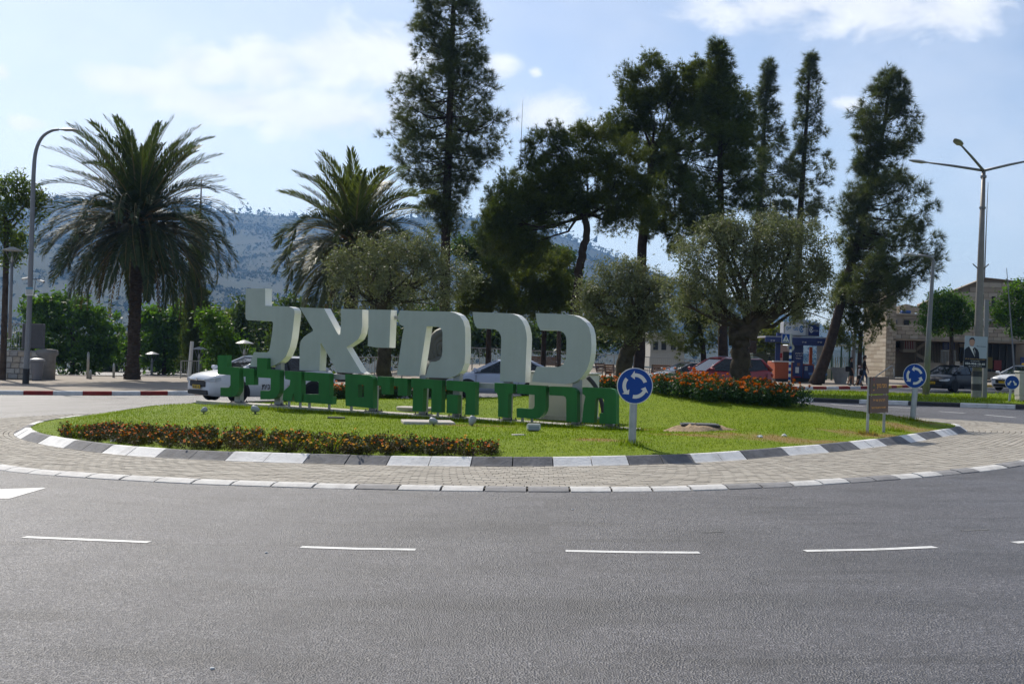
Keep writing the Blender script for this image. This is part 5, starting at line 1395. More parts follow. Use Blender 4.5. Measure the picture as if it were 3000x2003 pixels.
palm('smaller date palm partly hidden behind the middle olive', 52, (790, 875), (815, 560), 3.9, 104, 5, hide_low=False, pale=True)
# ------------------------------------------------------------------ lamps, railings, street furniture
lampgrey = mat('lamp_post_grey', (0.20,0.205,0.215), 0.5, 0.4, metal=0.3, var=0.12, scale=2)
lamphead = mat('lamp_head', (0.30,0.31,0.31), 0.4, 0.5)
blackp = mat('black_paint', (0.015,0.015,0.016), 0.5, 0.4)
whitep = mat('white_paint', (0.62,0.62,0.60), 0.45, 0.4, var=0.06)
lens = mat('lamp_lens', (0.45,0.45,0.42), 0.25, 0.5)
def lamp_head(parent, c, d, L, W, name='lamp_head'):
    """flat road lantern: c where the arm ends, d its outward direction"""
    d = d.normalized(); s = d.cross(Vector((0, 0, 1))).normalized(); u = s.cross(d).normalized(); mb = MB(); rings = []
    for f, w, h in ((0, .22, .5), (.12, .3, .55), (.3, .85, .9), (.55, 1, 1), (.8, .85, .75), (1, .3, .3)):
        p = c + d * L * f; rings.append([p + s * W * .5 * w * a + u * 0.055 * h * b for a, b in ((-1,-.5),(-.8,-.9),(.8,-.9),(1,-.5),(.9,.4),(.5,1),(-.5,1),(-.9,.4))])
    mb.loft(rings); hd = mb.build(name, lamphead, parent, autos=35)
    mb = MB(); p = c + d * L * .55 - u * .053
    mb.poly([p + d * L * a * .25 + s * W * .36 * b for a, b in ((-1,-1),(1,-.8),(1,.8),(-1,1))]); mb.build('lens', lens, hd, fixn=False)
# left road lamp
Yl = 52.0; fb = P(75, 1124, Yl); fb.z = plaza_z(fb.x, fb.y)
t = empty('street_lamp', fb, label='tall grey street lamp with a curved arm at the left', cat='street lamp')
pth = [P(x, y, Yl) - fb for x, y in ((75,1124),(86,900),(95,620),(99,500),(106,440),(124,402),(150,384),(172,380))]
pth[0] = Vector((0, 0, 0)); ps = smooth_closed(pth, 6)
mb = MB(); mb.tube(ps, [0.125 - 0.075 * (i / (len(ps) - 1)) ** .8 for i in range(len(ps))], 14); mb.build('post', lampgrey, t, smooth=True)
mb = MB(); mb.cyl(ps[0] - Vector((0, 0, .05)), pth[0].lerp(pth[1], .20), 0.14, 0.137, 14); mb.build('black_base', blackp, t)
lamp_head(t, pth[-1], Vector((1, 0, 0.02)), 0.78, 0.32)
for (px, py, dx) in ((80, 815, -1), (117, 822, 1)):
    c = P(px, py, Yl) - fb; mb = MB(); mb.tube([c - Vector((dx * .1, 0, -.02)), c + Vector((dx * .18, -.05, -.05))], .045, 8); cm_ = mb.build('camera', whitep, t)
    mb = MB(); e = c + Vector((dx * .18, -.05, -.05)); mb.tube([e, e + Vector((dx * .03, -.01, -.008))], .04, 8); mb.build('lens', blackp, cm_)
mb = MB(); mb.tube([P(95, 818, Yl) - fb, P(117, 818, Yl) - fb], .02, 6); mb.tube([P(95, 822, Yl) - fb, P(80, 816, Yl) - fb], .02, 6); mb.tube([P(104, 822, Yl) - fb, P(101, 870, Yl) - fb + Vector((0,-.05,0))], .012, 5); mb.build('camera_bracket', blackp, t)
mb = MB(); c = P(90, 854, Yl) - fb; mb.box(c + Vector((0, -.14, 0)), (0.32, 0.012, 0.36)); n_ = mb.build('notice', whitep, t)
mb = MB(); mb.box(c + Vector((0, -.148, .13)), (0.31, 0.008, 0.09)); mb.build('notice_header', mat('notice_blue', (0.12,0.28,0.40), .5, .4), n_)
for k in range(4):
    mb = MB(); mb.box(c + Vector((0, -.148, .05 - .05 * k)), (0.24 if k % 2 else .27, 0.006, 0.012)); mb.build('text_line', blackp, n_)
# single lamp right
Ys_ = 52.0; fb = P(2712, 1155, Ys_); fb.z = med_z(fb.x, fb.y)
t = empty('street_lamp', fb, label='grey street lamp with a square bent arm behind the right roundabout sign', cat='street lamp')
pth = [Vector((0, 0, -.1))] + [P(x, y, Ys_) - fb for x, y in ((2722,960),(2734,775),(2735,763),(2730,755),(2715,751),(2690,748))]
mb = MB(); mb.tube(pth, [.15,.105,.07,.065,.06,.055,.05], 12); mb.build('post', lampgrey, t, smooth=True)
lamp_head(t, pth[-1], Vector((-1, -.1, .06)), 0.65, 0.28)
mb = MB(); mb.lathe((0, 0, -.05), [(.3, 0), (.28, .06), (.14, .1)], 12); mb.build('soil_collar', dirtm, t)
# triple lamp
Yt = 49.0; fb = P(2860, 1167, Yt); fb.z = med_z(fb.x, fb.y)
t = empty('street_lamp', fb, label='tall three armed street lamp with a striped foot at the right', cat='street lamp')
top = P(2882, 498, Yt) - fb
mb = MB(); mb.tube([Vector((0, 0, -.1)), top * .33, top * .66, top], [.19, .16, .12, .075], 12); mb.build('post', mat('lamp_post_tan', (0.20,0.185,0.165), .5, .4, metal=.2, var=.12), t, smooth=True)
for (px, py, dy) in ((2722, 477, 0.3), (2818, 428, -2.2), (3020, 470, 0.0)):
    e = P(px, py, Yt + dy) - fb; mb = MB(); mb.tube([top - Vector((0, 0, .03)), top.lerp(e, .55), e], [.055, .05, .035], 8); mb.build('arm', lampgrey, t, smooth=True); lamp_head(t, e, (e - top), .8, .34)
mb = MB(); mb.cyl(top * .965, top * .975, .12, n=10); mb.cyl(top * .83, top * .838, .13, n=10); mb.build('collar', lampgrey, t)
for i, (y0, y1) in enumerate(((1167,1143),(1143,1124),(1124,1103),(1103,1087))):
    a, b = P(2860, y0, Yt) - fb, P(2860, y1, Yt) - fb; a.x = b.x = 0; a.y = b.y = 0
    if i == 0: a.z = -0.1
    mb = MB(); mb.cyl(a, b, .20, n=14); mb.build('painted_band', kerbk if i % 2 else mat('grey_band', (.22,.22,.21), .7, .2, var=.2), t, autos=40)
mb = MB(); mb.box((.36, .1, 1.9), (.16, .12, 4.1)); mb.build('riser', lampgrey, t)
for dx in (-1, 1):
    c = P(2873, 788, Yt) - fb; mb = MB(); mb.tube([c + Vector((dx * .1, 0, 0)), c + Vector((dx * .32, 0, .2))], .022, 6); mb.build('flag_bracket', blackp, t)
# election style poster strapped to it
tl_, br = P(2826, 984, Yt - .35), P(2890, 1077, Yt - .35)
pc = Vector(((tl_.x + br.x) / 2, Yt - .35, (tl_.z + br.z) / 2)); PW, PH = br.x - tl_.x, tl_.z - br.z
po = empty('poster', pc, label='portrait poster with a phone number hung on the three armed lamp', cat='poster')
tilt_ = R_(-1.6)
po.rotation_euler = (0, tilt_ * -1, 0)
mb = MB(); mb.box((0, 0, 0), (PW, .02, PH)); bd = mb.build('board', mat('poster_sky', (.34,.40,.46), .6, .3), po)
navy = mat('poster_navy', (.008,.012,.025), .6, .3); skin_p = mat('poster_skin', (.42,.25,.18), .6, .3)
def pp_(pts, m, name, o=.012, par=None):
    mb = MB(); mb.poly([(x * PW, -o, z * PH) for x, z in pts]); return mb.build(name, m, par or bd, fixn=False)
pp_([(-.5,-.5),(.5,-.5),(.5,-.2),(-.5,-.2)], navy, 'lower_band')
pp_([(-.5,-.2),(.18,-.2),(.15,-.02),(.08,.08),(-.04,.14),(-.30,.17),(-.44,.10),(-.5,.04)], navy, 'suit', .0135)
pp_([(-.30,.17),(-.10,.15),(-.02,.02),(-.03,-.16)], swhite, 'shirt', .0145); pp_([(-.14,.11),(-.08,.12),(-.04,-.02),(-.03,-.14),(-.07,-.08)], navy, 'tie', .0155)
pp_([(-.18 + .12 * math.cos(a), .30 + .125 * math.sin(a)) for a in [2 * math.pi * i / 18 for i in range(18)]] , skin_p, 'face', .0145)
pp_([(-.24,.18),(-.12,.18),(-.10,.26),(-.26,.26)], skin_p, 'neck', .0142)
pp_([(-.31,.31),(-.30,.40),(-.22,.455),(-.12,.45),(-.06,.39),(-.055,.31),(-.08,.37),(-.16,.40),(-.27,.38)], blackp, 'hair', .0155)
tg = mat('poster_gold', (.45,.30,.08), .6, .3)
lettering('lettering', heb('השקעות נדל״ן בשטחי הצפון'), tg, bd, (0, -.014, -.235 * PH), w=PW * .88, h=PH * .045)
lettering('lettering', heb('אלירן שרעבי'), swhite, bd, (0, -.014, -.30 * PH), w=PW * .4, h=PH * .035)
lettering('lettering', '050-904-10-40', swhite, bd, (0, -.014, -.385 * PH), w=PW * .88, h=PH * .07)
lettering('lettering', heb('לחיים טובים יותר'), swhite, bd, (0, -.014, -.46 * PH), w=PW * .6, h=PH * .025)
lettering('lettering', heb('בונים את העתיד'), navy, bd, (.24 * PW, -.014, .18 * PH), w=PW * .42, h=PH * .03)

def park_lamp(label, px, pyb, pyt, Y, bz):
    b = P(px, pyb, Y); tp = P(px + (pyb - pyt) * .028, pyt, Y); b.z = bz if bz is not None else b.z; H = tp.z - b.z; s = 1.0
    t = empty('park_lamp', b, label=label, cat='lamp', group='park lamps with flat hats')
    mb = MB(); mb.cyl((0, 0, -.1), (0, 0, H - .75), .075, .065, 10); mb.build('post', lampgrey, t, smooth=True)
    mb = MB()
    for k in range(4): a = k * math.pi / 2 + .5; mb.tube([(0.06 * math.cos(a), .06 * math.sin(a), H - .75), (.3 * math.cos(a), .3 * math.sin(a), H - .16)], .014, 5)
    tag(mb.build('frame', lampgrey, t), kind='stuff')
    mb = MB(); mb.lathe((0, 0, H - .62), [(.03, -.12), (.07, 0), (.05, .16), (0.0, .2)], 10); mb.build('lantern', lens, t, smooth=True)
    mb = MB(); mb.lathe((0, 0, H - .16), [(.0, -.01), (.44, -.02), (.45, .0), (.40, .03), (.10, .14), (0, .16)], 18); mb.build('hat', lamphead, t, autos=40)
park_lamp('park lamp with a flat hat at the far left edge', 28, 985, 723, 56, None)
park_lamp('park lamp with a hat behind the left taxi roof', 713, 1120, 996, 60, PZ(558, 60))
park_lamp('park lamp with a hat above the left taxi bonnet', 582, 1100, 1015, 72, None)
park_lamp('park lamp with a hat in the shade right of the big palm', 444, 1105, 1030, 80, None)
park_lamp('park lamp with a flat hat behind the three armed lamp', 2886, 1112, 932, 76, PZ(2258, 76))

# masts
def mast(name, label, pts, Y, r, cat='mast'):
    b = P(*pts[0], Y); t = MB(); q = [P(x, y, Y) - b for x, y in pts]; t.tube(q, [r * (1 - .7 * i / (len(q) - 1)) for i in range(len(q))], 6)
    o = t.build(name, lampgrey); o.location = b; return tag(o, label, cat)
mast('antenna_mast', 'thin antenna mast rising left of the umbrella pines', [(1524,500),(1526,440),(1529,360),(1532,292)], 110, .05)
for x0, x1 in ((1521, 1526), (1530, 1527)):
    pass
mast('antenna_mast', 'thin antenna mast right of the three armed lamp', [(2884,815),(2888,700),(2892,600),(2895,535)], 96, .06)
mast('flagpole', 'bare leaning flagpole above the right taxi', [(2972,1095),(2962,950),(2954,850),(2949,785)], 66, .05)
# grey cabinet on the right edge
c0, c1 = P(2985, 1165, 46), P(3040, 1092, 46)
t = empty('utility_cabinet', Vector(((c0.x + c1.x) / 2, 46.2, med_z(c0.x, 46))), label='grey street utility cabinet cut by the right edge', cat='cabinet')
h = c1.z - t.location.z; mb = MB(); mb.box((0, 0, h / 2 + .1), (c1.x - c0.x, .45, h - .2), 0, bev=.02); mb.build('body', mat('cabinet_grey', (.40,.39,.36), .6, .3, var=.08), t)
mb = MB(); mb.box((0, 0, h + .02), (c1.x - c0.x + .06, .5, .06), 0, bev=.015); mb.build('roof', mat('cabinet_roof', (.46,.45,.42), .6, .3), t)
mb = MB(); mb.box((0, 0, .08), (c1.x - c0.x - .03, .42, .25)); mb.build('plinth', concrete, t)

# railings
railm = mat('railing_grey', (.30,.30,.29), .5, .4, metal=.2)
def railing(label, pts, H, step=0.13, post=2.6, group='picket railings', zf=None, m=None):
    b = Vector(pts[0]); t = empty('railing', b, label=label, cat='railing', group=group); m = m or railm
    pk = MB()
    for a, c in zip(pts, pts[1:]):
        a, c = Vector(a) - b, Vector(c) - b; L = (c - a).length; up = Vector((0, 0, H))
        for z in (H, .12): mb = MB(); mb.tube([a + Vector((0, 0, z)), c + Vector((0, 0, z))], .03 if z == H else .02, 6); mb.build('rail', m, t)
        n = int(L / post) + 1
        for i in range(n): p = a.lerp(c, i / n); mb = MB(); mb.box(p + Vector((0, 0, H / 2)), (.05, .05, H), math.atan2(c.y - a.y, c.x - a.x)); mb.build('post', m, t)
        for i in range(int(L / step)): p = a.lerp(c, (i + .5) * step / L); pk.box(p + Vector((0, 0, H / 2 + .05)), (.018, .018, H - .12))
    tag(pk.build('pickets', m, t, fixn=False), kind='stuff')
    return t
rl = lambda x, Y: (XG(x, Y), Y, plaza_z(XG(x, Y), Y))
railing('long grey picket railing along the back of the plaza', [rl(1330, 82), rl(1560, 82), rl(1800, 82), rl(2010, 82), rl(2260, 84)], 1.15)
railing('pale picket railing glimpsed between the aleph and the mem', [rl(1020, 62), rl(1180, 62), rl(1320, 64)], 1.1)
railing('short railing above the left taxi bonnet', [(XG(532, 67), 67, plaza_z(XG(532, 67), 67)), (XG(600, 67), 67, plaza_z(XG(600, 67), 67)), (XG(700, 68), 68, plaza_z(XG(700, 68), 68))], .95)
# stone wall with railing at the far left
stonem = mat('rubble_stone', (.27,.26,.25), .9, .15, col2=(.15,.145,.14), scale=2.2, bump=.8, bscale=5)
wy = 60.0; wb = P(0, 1092, wy); wt = P(0, 1024, wy)
xr = P(128, 1060, wy).x
t = empty('stone_wall', (wb.x, wy, plaza_z(wb.x, wy)), label='low rubble stone wall at the left edge below a railing', cat='wall')
zt = wt.z - t.location.z
mb = MB(); mb.box(((xr - wb.x) / 2 - 6, 0.3, zt / 2 - .1), (xr - wb.x + 12, .6, zt + .2), 0, bev=.05); mb.build('body', stonem, t)
r3 = random.Random(5); sm_ = [mat('wall_stone_' + s, c, .9, .15, var=.2, scale=6, bump=.5, bscale=20) for s, c in (('pale', (.42,.40,.37)), ('grey', (.33,.32,.31)), ('warm', (.40,.35,.29)))]
x = -1.6
row = 0; z = .02
while z < zt - .1:
    hh = r3.uniform(.2, .3); x = -1.5
    while x < xr - wb.x - .2:
        w = r3.uniform(.25, .5); mb = MB(); mb.box((0, 0, 0), (w - .03, .08, min(hh, zt - z) - .025), 0, bev=.02)
        o = mb.build('stone', r3.choice(sm_), t); o.location = (x + w / 2, -.02, z + hh / 2); o.rotation_euler = (r3.uniform(-.05, .05), r3.uniform(-.06, .06), 0); x += w
    z += hh
mb = MB(); mb.lathe((xr - wb.x + .05, .25, 0), [(.42, -.1), (.42, zt * .8), (.55, zt * .9), (.5, zt + .05), (.2, zt + .1)], 18); mb.build('round_end', stonem, t, smooth=True)
railing('picket railing on top of the left stone wall', [(wb.x - 8, wy + .3, wt.z - .02), (P(62, 1000, wy).x, wy + .3, wt.z - .02)], 1.3)
a, b = P(60, 1020, wy), P(122, 948, wy)
mb = MB(); mb.box((0, 0, (b.z - a.z) / 2), (b.x - a.x, .3, b.z - a.z), 0, bev=.03); o = mb.build('steel_panel', mat('panel_grey', (.085,.085,.095), .6, .3, var=.1)); o.location = ((a.x + b.x) / 2, wy + .35, a.z); tag(o, 'dark grey curved steel panel at the end of the left railing', 'panel')
# litter bin
fb = P(108, 1096, 58); fb.z = plaza_z(fb.x, 58)
t = empty('litter_bin', fb, label='tapered grey litter bin beside the left lamp post', cat='bin'); sc = 58 / FPX
mb = MB(); mb.lathe((0, 0, 0), [(.21, 0), (.22, .05), (.31, .85), (.31, .9)], 18); mb.build('body', mat('bin_grey', (.15,.15,.165), .5, .4), t, smooth=True)
mb = MB(); mb.lathe((0, 0, .9), [(.35, 0), (.36, .04), (.33, .1), (.15, .16), (0, .17)], 18); mb.build('lid', mat('bin_lid', (.24,.24,.25), .45, .4), t, autos=40)
# bollards
for i, (px, y0, y1, Y, lab) in enumerate(((257, 1100, 1028, 63, 'tall pale bollard left of the big palm'), (265, 1101, 1082, 62, 'short pale bollard at the foot of the tall bollard'), (333, 1100, 1062, 66, 'slim steel bollard just left of the palm trunk'))):
    b = P(px, y0, Y); b.z = plaza_z(b.x, Y); h = P(px, y1, Y).z - b.z; mb = MB(); mb.lathe((0, 0, -.05), [(.07, 0), (.065, h * .9), (.05, h * .98), (0, h + .03)], 10); o = mb.build('bollard', galv, None, smooth=True); o.location = b; tag(o, lab, 'bollard')
b = P(552, 1098, 70); b.z = -.9; tpz = P(560, 1000, 70).z
mb = MB(); mb.cyl((0, 0, 0), (.15, 0, tpz - b.z), .13, .1, 10); o = mb.build('white_pole', whitep); o.location = b; tag(o, 'stout white pole beside the dark cypress', 'pole')
# benches
slatm = mat('bench_wood', (.13,.060,.030), .6, .3, var=.2, scale=4); ironm = mat('bench_iron', (.07,.065,.062), .5, .4)
def bench(label, px, Y, w, face, py=None, chair=False):
    x = XG(px, Y); b = Vector((x, Y, plaza_z(x, Y))); t = empty('park_bench', b, face, label, 'bench', 'wooden park benches')
    for k in range(4): mb = MB(); mb.box((0, -.05 - .12 * k + .2, .45), (w, .10, .04)); mb.build('seat_slat', slatm, t)
    for k in range(4): mb = MB(); mb.box((0, .27 + .035 * k, .55 + .12 * k), (w, .035, .095), rx=-.25); mb.build('back_slat', slatm, t)
    for sx in (-1, 1):
        X = sx * (w / 2 - .06); mb = MB(); mb.tube([(X, -.28, 0), (X, -.24, .42), (X, .24, .42), (X, .40, .98)], .028, 6); mb.tube([(X, .34, 0), (X, .24, .42)], .028, 6); mb.tube([(X, -.26, .42), (X, -.27, .66), (X, .28, .64)], .024, 6); mb.build('side_frame', ironm, t)
bench('wooden park bench seen through the big kaf', 1590, 76, 1.9, R_(8))
bench('wooden park bench seen from behind, left of the grey car', 1945, 72, 1.45, R_(180))
bench('wooden chair like bench left of the smaller olive trunk', 1772, 70, .75, R_(35))
bench('narrow wooden bench just beside the smaller olive trunk', 1795, 69, .62, R_(150))
bench('wooden bench mostly hidden behind the red car', 2040, 74, 1.4, R_(180))
# table glimpsed by the mem
x = XG(1385, 74); t = empty('plaza_table', (x, 74, plaza_z(x, 74)), label='small pale round table by the railing seen between mem and resh', cat='table')
mb = MB(); mb.lathe((0, 0, .72), [(0, 0), (.38, 0), (.38, .04), (0, .04)], 16); mb.build('top', whitep, t); mb = MB(); mb.cyl((0, 0, 0), (0, 0, .72), .04, n=8); mb.build('leg', galv, t)

# bronze sculpture
bronze = mat('bronze', (.085,.10,.085), .6, .4, metal=.3, col2=(.14,.13,.10), scale=2.5, bump=.4, bscale=6)
Yb = 42.0; bc = P(1290, 1040, Yb); bz_ = G(bc.x)
t = empty('sculpture', (bc.x, Yb, bz_), label='weathered bronze abstract sculpture seen through the mem', cat='sculpture')
def blobby(name, pts, parent, mats_):
    mb = MB(); mb.tube(smooth_closed([Vector(p[:3]) for p in pts], 6), [r for a, b in zip(pts, pts[1:]) for r in [a[3] + (b[3] - a[3]) * q / 6 for q in range(6)]] + [pts[-1][3]], 16)
    return mb.build(name, mats_, parent, smooth=True)
hz = P(1290, 970, Yb).z - bz_
s_ = hz / 2.4
blobby('torso', [(-.55*s_,0,0,.3*s_),(-.4*s_,0,.5*s_,.36*s_),(-.1*s_,-.1,1.1*s_,.42*s_),(.25*s_,-.1,1.45*s_,.3*s_)], t, bronze)
mb = MB()
for k, (r, w) in enumerate(((.52, .17), (.34, .13), (.17, .12))):
    ring = []
    for i in range(29):
        a = 2 * math.pi * i / 28; ring.append(Vector((.08*s_ + r * s_ * .72 * math.cos(a), -.12 - .05 * k, 1.78*s_ + r * s_ * 1.1 * math.sin(a))))
    mb.tube(ring, w * s_, 10)
mb.build('coiled_head', bronze, t, smooth=True)
blobby('arm', [(.1*s_,-.2,.9*s_,.2*s_),(.4*s_,-.25,1.1*s_,.2*s_),(.7*s_,-.1,.9*s_,.16*s_)], t, bronze)
mb = MB(); mb.box((0, 0, -.1), (1.6, 1.2, .5), 0, bev=.04); mb.build('plinth', concrete, t)

# ------------------------------------------------------------------ cars
tyre_m = mat('tyre', (.012,.012,.013), .8, .2); rim_m = mat('rim', (.38,.39,.40), .3, .6, metal=.8)
car_glass = glassmat('car_glass', (.012,.016,.02), .02, .16); chrome = mat('chrome', (.6,.6,.6), .15, .6, metal=1.0)
plate_m = mat('number_plate', (.62,.40,.02), .5, .3); tail_m = mat('tail_light', (.30,.01,.01), .2, .5); head_m = mat('headlight', (.45,.47,.5), .08, .7); trim_m = mat('black_trim', (.012,.012,.013), .5, .3)
seat_m = mat('car_seat', (.03,.03,.032), .8, .2)
def paint(name, c, rough=.28, spec=.5, coat=.35): return mat(name, c, rough, spec, coat=coat)
def make_car(name, label, loc, heading, L, W, H, col, hood=.74, belt=.97, cab=(.30, .08, -.24, -.42), suv=False, plate=None, rim=.215, cat='car', group='cars on the far road', chrome_sill=False):
    """local frame: +x forward. cab: windscreen foot, roof front, roof rear, rear glass foot as shares of L"""
    t = empty(name, loc, heading, label, cat, group)
    hw = W / 2; gz = .19 if not suv else .24; belt = belt * (1.12 if suv else 1); wr = .33 if not suv else .37
    xf, xr_ = L * .30, -L * .285
    st = []
    for f, wz, zt, zb in ((.500,.66,hood*.84,gz+.08),(.492,.82,hood*.95,gz+.04),(.465,.93,hood*1.05,gz+.02),(.40,.98,hood*1.14,gz),(.30,1.0,hood*1.23,gz),(.22,1.0,belt*.98,gz),(.05,1.0,belt,gz),(-.15,1.0,belt*1.02,gz),(-.30,1.0,belt*1.05,gz),(-.40,.98,belt*1.06,gz),(-.46,.94,belt*1.04,gz+.04),(-.49,.84,belt*.95,gz+.12),(-.50,.72,belt*.7,gz+.2)):
        if suv and f < -.3: zt = belt * 1.1
        x = f * L; w = hw * wz; h = zt - zb
        st.append([Vector((x, s * y, z)) for s, seq in ((1, ((.0, zb), (w*.85, zb), (w*.97, zb+h*.15), (w, zb+h*.45), (w*.985, zb+h*.75), (w*.93, zb+h*.93), (w*.80, zt), (w*.4, zt+.03), (0, zt+.04))),) for y, z in seq] + [Vector((x, -y, z)) for y, z in reversed(((w*.85, zb), (w*.97, zb+h*.15), (w, zb+h*.45), (w*.985, zb+h*.75), (w*.93, zb+h*.93), (w*.80, zt), (w*.4, zt+.03)))])
    mb = MB(); mb.loft(st); body = mb.build('body', col, t, autos=42)
    # glasshouse
    cf, rf, rr, cr = [c * L for c in cab]
    bz = belt * .97; rw = hw * .70; bw = hw * .93
    def corner(x, w, z): return Vector((x, w, z)), Vector((x, -w, z))
    A = corner(cf, bw * .92, belt * .99); B = corner(rf, rw, H - .05); Cc = corner(rr, rw, H - .04); Dd = corner(cr, bw * .9, belt * 1.04)
    mB = corner((cf + cr) / 2 + .05, bw, belt); 
    mb = MB(); mb.quad(A[0], A[1], B[1], B[0]); mb.build('windscreen', car_glass, t)
    mb = MB(); mb.quad(Dd[0], Dd[1], Cc[1], Cc[0]); mb.build('rear_window', car_glass, t)
    bx_ = (rf + rr) / 2 - .1
    for s in (0, 1):
        sg = 1 if s == 0 else -1
        mbp = Vector((bx_, bw * .97 * sg, belt)); mtp = Vector((bx_ + .02, rw * sg, H - .045))
        mb = MB(); mb.poly([A[s], mbp, mtp, B[s]]); mb.build('side_window', car_glass, t)
        mb = MB(); mb.poly([mbp, Dd[s], Cc[s], mtp]); mb.build('side_window', car_glass, t)
        mb = MB(); mb.tube([A[s], B[s]], .035, 6); mb.tube([Cc[s], Dd[s]], [.05, .10], 6); mb.build('pillar', col, t, smooth=True)
        mb = MB(); mb.tube([mbp, mtp], .032, 6); mb.build('door_pillar', trim_m, t, smooth=True)
        # mirror, handles, seams
        m0 = Vector((cf - .12 * L * .3, hw * 1.0 * sg, belt + .06)); mb = MB(); mb.box(m0 + Vector((0, .09 * sg, .02)), (.13, .19, .13), 0, bev=.03); mb.build('mirror', col, t)
        for hx in (bx_ + .12 - .02, bx_ - .95):
            mb = MB(); mb.box((hx - .05, hw * .995 * sg, belt * .86), (.18, .03, .03), 0, bev=.008); mb.build('door_handle', col, t)
        for sx in (cf - .06, bx_, bx_ - 1.02 if not suv else bx_ - 1.0):
            mb = MB(); mb.box((sx, hw * .985 * sg, (belt + gz) / 2 + .02), (.012, .04, belt - gz - .2)); mb.build('door_seam', trim_m, t)
        mb = MB(); mb.box(((cf + cr) / 2 - .1, hw * .975 * sg, gz + .06), (L * .36, .05, .07)); mb.build('sill', chrome if chrome_sill else trim_m, t)
        for wx in (xf, xr_):
            y = hw * .99 * sg
            mb = MB(); n = 20; mb.poly([(wx + (wr + .065) * math.cos(a), y + .012 * sg, wr + (wr + .065) * math.sin(a)) for a in [math.pi * i / n for i in range(-2, n + 3)]]); mb.build('wheel_arch', trim_m, t, fixn=False)
            w_ = empty('wheel', (wx, y - .085 * sg, wr)); w_.parent = t
            Mx = Matrix.Rotation(math.pi / 2, 3, 'X')
            mb = MB(); mb.lathe((0, 0, 0), [(wr * .68, -.1), (wr * .92, -.11), (wr, -.08), (wr, .08), (wr * .92, .11), (wr * .68, .1)], 26, M=Mx); mb.build('tyre', tyre_m, w_, smooth=True)
            mb = MB(); mb.lathe((0, .02 * sg * 0, 0), [(.0, -.06), (rim * .98, -.06), (rim * 1.04, .0), (rim * .98, .06), (0, .06)], 22, M=Mx); mb.build('rim_barrel', trim_m, w_)
            for k in range(5):
                a = 2 * math.pi * k / 5 + .3; d = Vector((math.cos(a), 0, math.sin(a))); e = Vector((-math.sin(a), 0, math.cos(a)))
                mb = MB(); o = Vector((0, .075 * sg, 0)); mb.poly([o + e * .03, o + d * rim + e * .045, o + d * rim - e * .045, o - e * .03]); mb.build('spoke', rim_m, w_, fixn=False)
            mb = MB(); mb.lathe((0, .066 * sg, 0), [(rim * .9, -.008), (rim * 1.07, -.008), (rim * 1.07, .008), (rim * .9, .008)], 22, M=Mx); mb.build('rim', rim_m, w_)
        # lights
        mb = MB(); z0 = hood * .86
        hp_ = [(.506, .50, -.05, .03), (.501, .80, -.05, .05), (.478, .955, -.05, .08), (.435, 1.0, .0, .10)]
        for (a_, b_, c_, d_), (e_, f_, g_2, h_) in zip(hp_, hp_[1:]): mb.quad((L*a_, hw*b_*sg, z0+c_), (L*e_, hw*f_*sg, z0+g_2), (L*e_, hw*f_*sg*.985, z0+h_), (L*a_, hw*b_*sg, z0+d_))
        mb.build('headlight', head_m, t, fixn=False)
        mb = MB(); mb.box((-L * .468, hw * .74 * sg, belt * .86), (.14, .34, .16), R_(20) * sg, bev=.03); mb.build('tail_light', tail_m, t)
    mb = MB(); rn = [[Vector((x, w * s, z)) for s, z in ((1, H - .045), (.92, H - .015), (.5, H + .012), (-.5, H + .012), (-.92, H - .015), (-1, H - .045))] for x, w in ((rf + .02, rw), ((rf + rr) / 2, rw * 1.03), (rr - .02, rw))]
    mb.loft(rn); mb.build('roof', col, t, autos=40)
    if suv:
        for sg in (-1, 1): mb = MB(); mb.tube([(rf - .1, rw * .95 * sg, H - .02), (rf - .3, rw * .95 * sg, H + .05), (rr + .2, rw * .95 * sg, H + .05), (rr, rw * .95 * sg, H - .02)], .018, 6); mb.build('roof_rail', chrome, t)
    mb = MB(); mb.box((L * .501, 0, hood * .72), (.05, hw * 1.06, .20), 0, bev=.02); g_ = mb.build('grille', trim_m, t)
    mb = MB(); mb.box((L * .505, 0, hood * .72 + .11), (.05, hw * 1.08, .018)); mb.build('grille_chrome', chrome, g_)
    mb = MB(); mb.lathe((L * .512, 0, hood * .72 + .13), [(0, -.008), (.05, -.008), (.05, .008), (0, .008)], 14, M=Matrix.Rotation(math.pi/2, 3, 'Y')); mb.build('badge', chrome, g_)
    mb = MB(); mb.box((L * .499, 0, gz + .13), (.07, hw * 1.35, .14), 0, bev=.02); mb.build('bumper_intake', trim_m, t)
    mb = MB(); mb.box((L * .513, 0, gz + .30), (.012, .50, .12)); pl2 = mb.build('number_plate', plate_m, t)
    if plate: lettering('lettering', plate, blackp, pl2, (L * .513 + .008, 0, gz + .30), w=.42, h=.08, rz=math.pi / 2)
    mb = MB(); mb.box((-L * .503, 0, belt * .62), (.012, .50, .12)); mb.build('number_plate', plate_m, t)
    for sy in (-1, 1):
        for sx in (cf - .85, cf - 1.75): mb = MB(); mb.box((sx, .36 * sy, belt - .1), (.22, .46, .55), 0, bev=.06, ry=-.2); mb.box((sx - .05, .36 * sy, belt + .26), (.12, .26, .18), 0, bev=.05); mb.build('seat', seat_m, t)
    return t
def road_at(px, Y): x = XG(px, Y); return Vector((x, Y, G(x) + .005))
white_car = paint('paint_white', (.62,.64,.67)); silver = paint('paint_silver_blue', (.40,.45,.56)); greyp = paint('paint_grey', (.16,.15,.145)); redc = paint('paint_red', (.26,.012,.02)); navyc = paint('paint_dark_blue', (.006,.008,.014), .4, .25, 0.1)
taxi_y = mat('taxi_lamp', (.75,.45,.02), .4, .4)
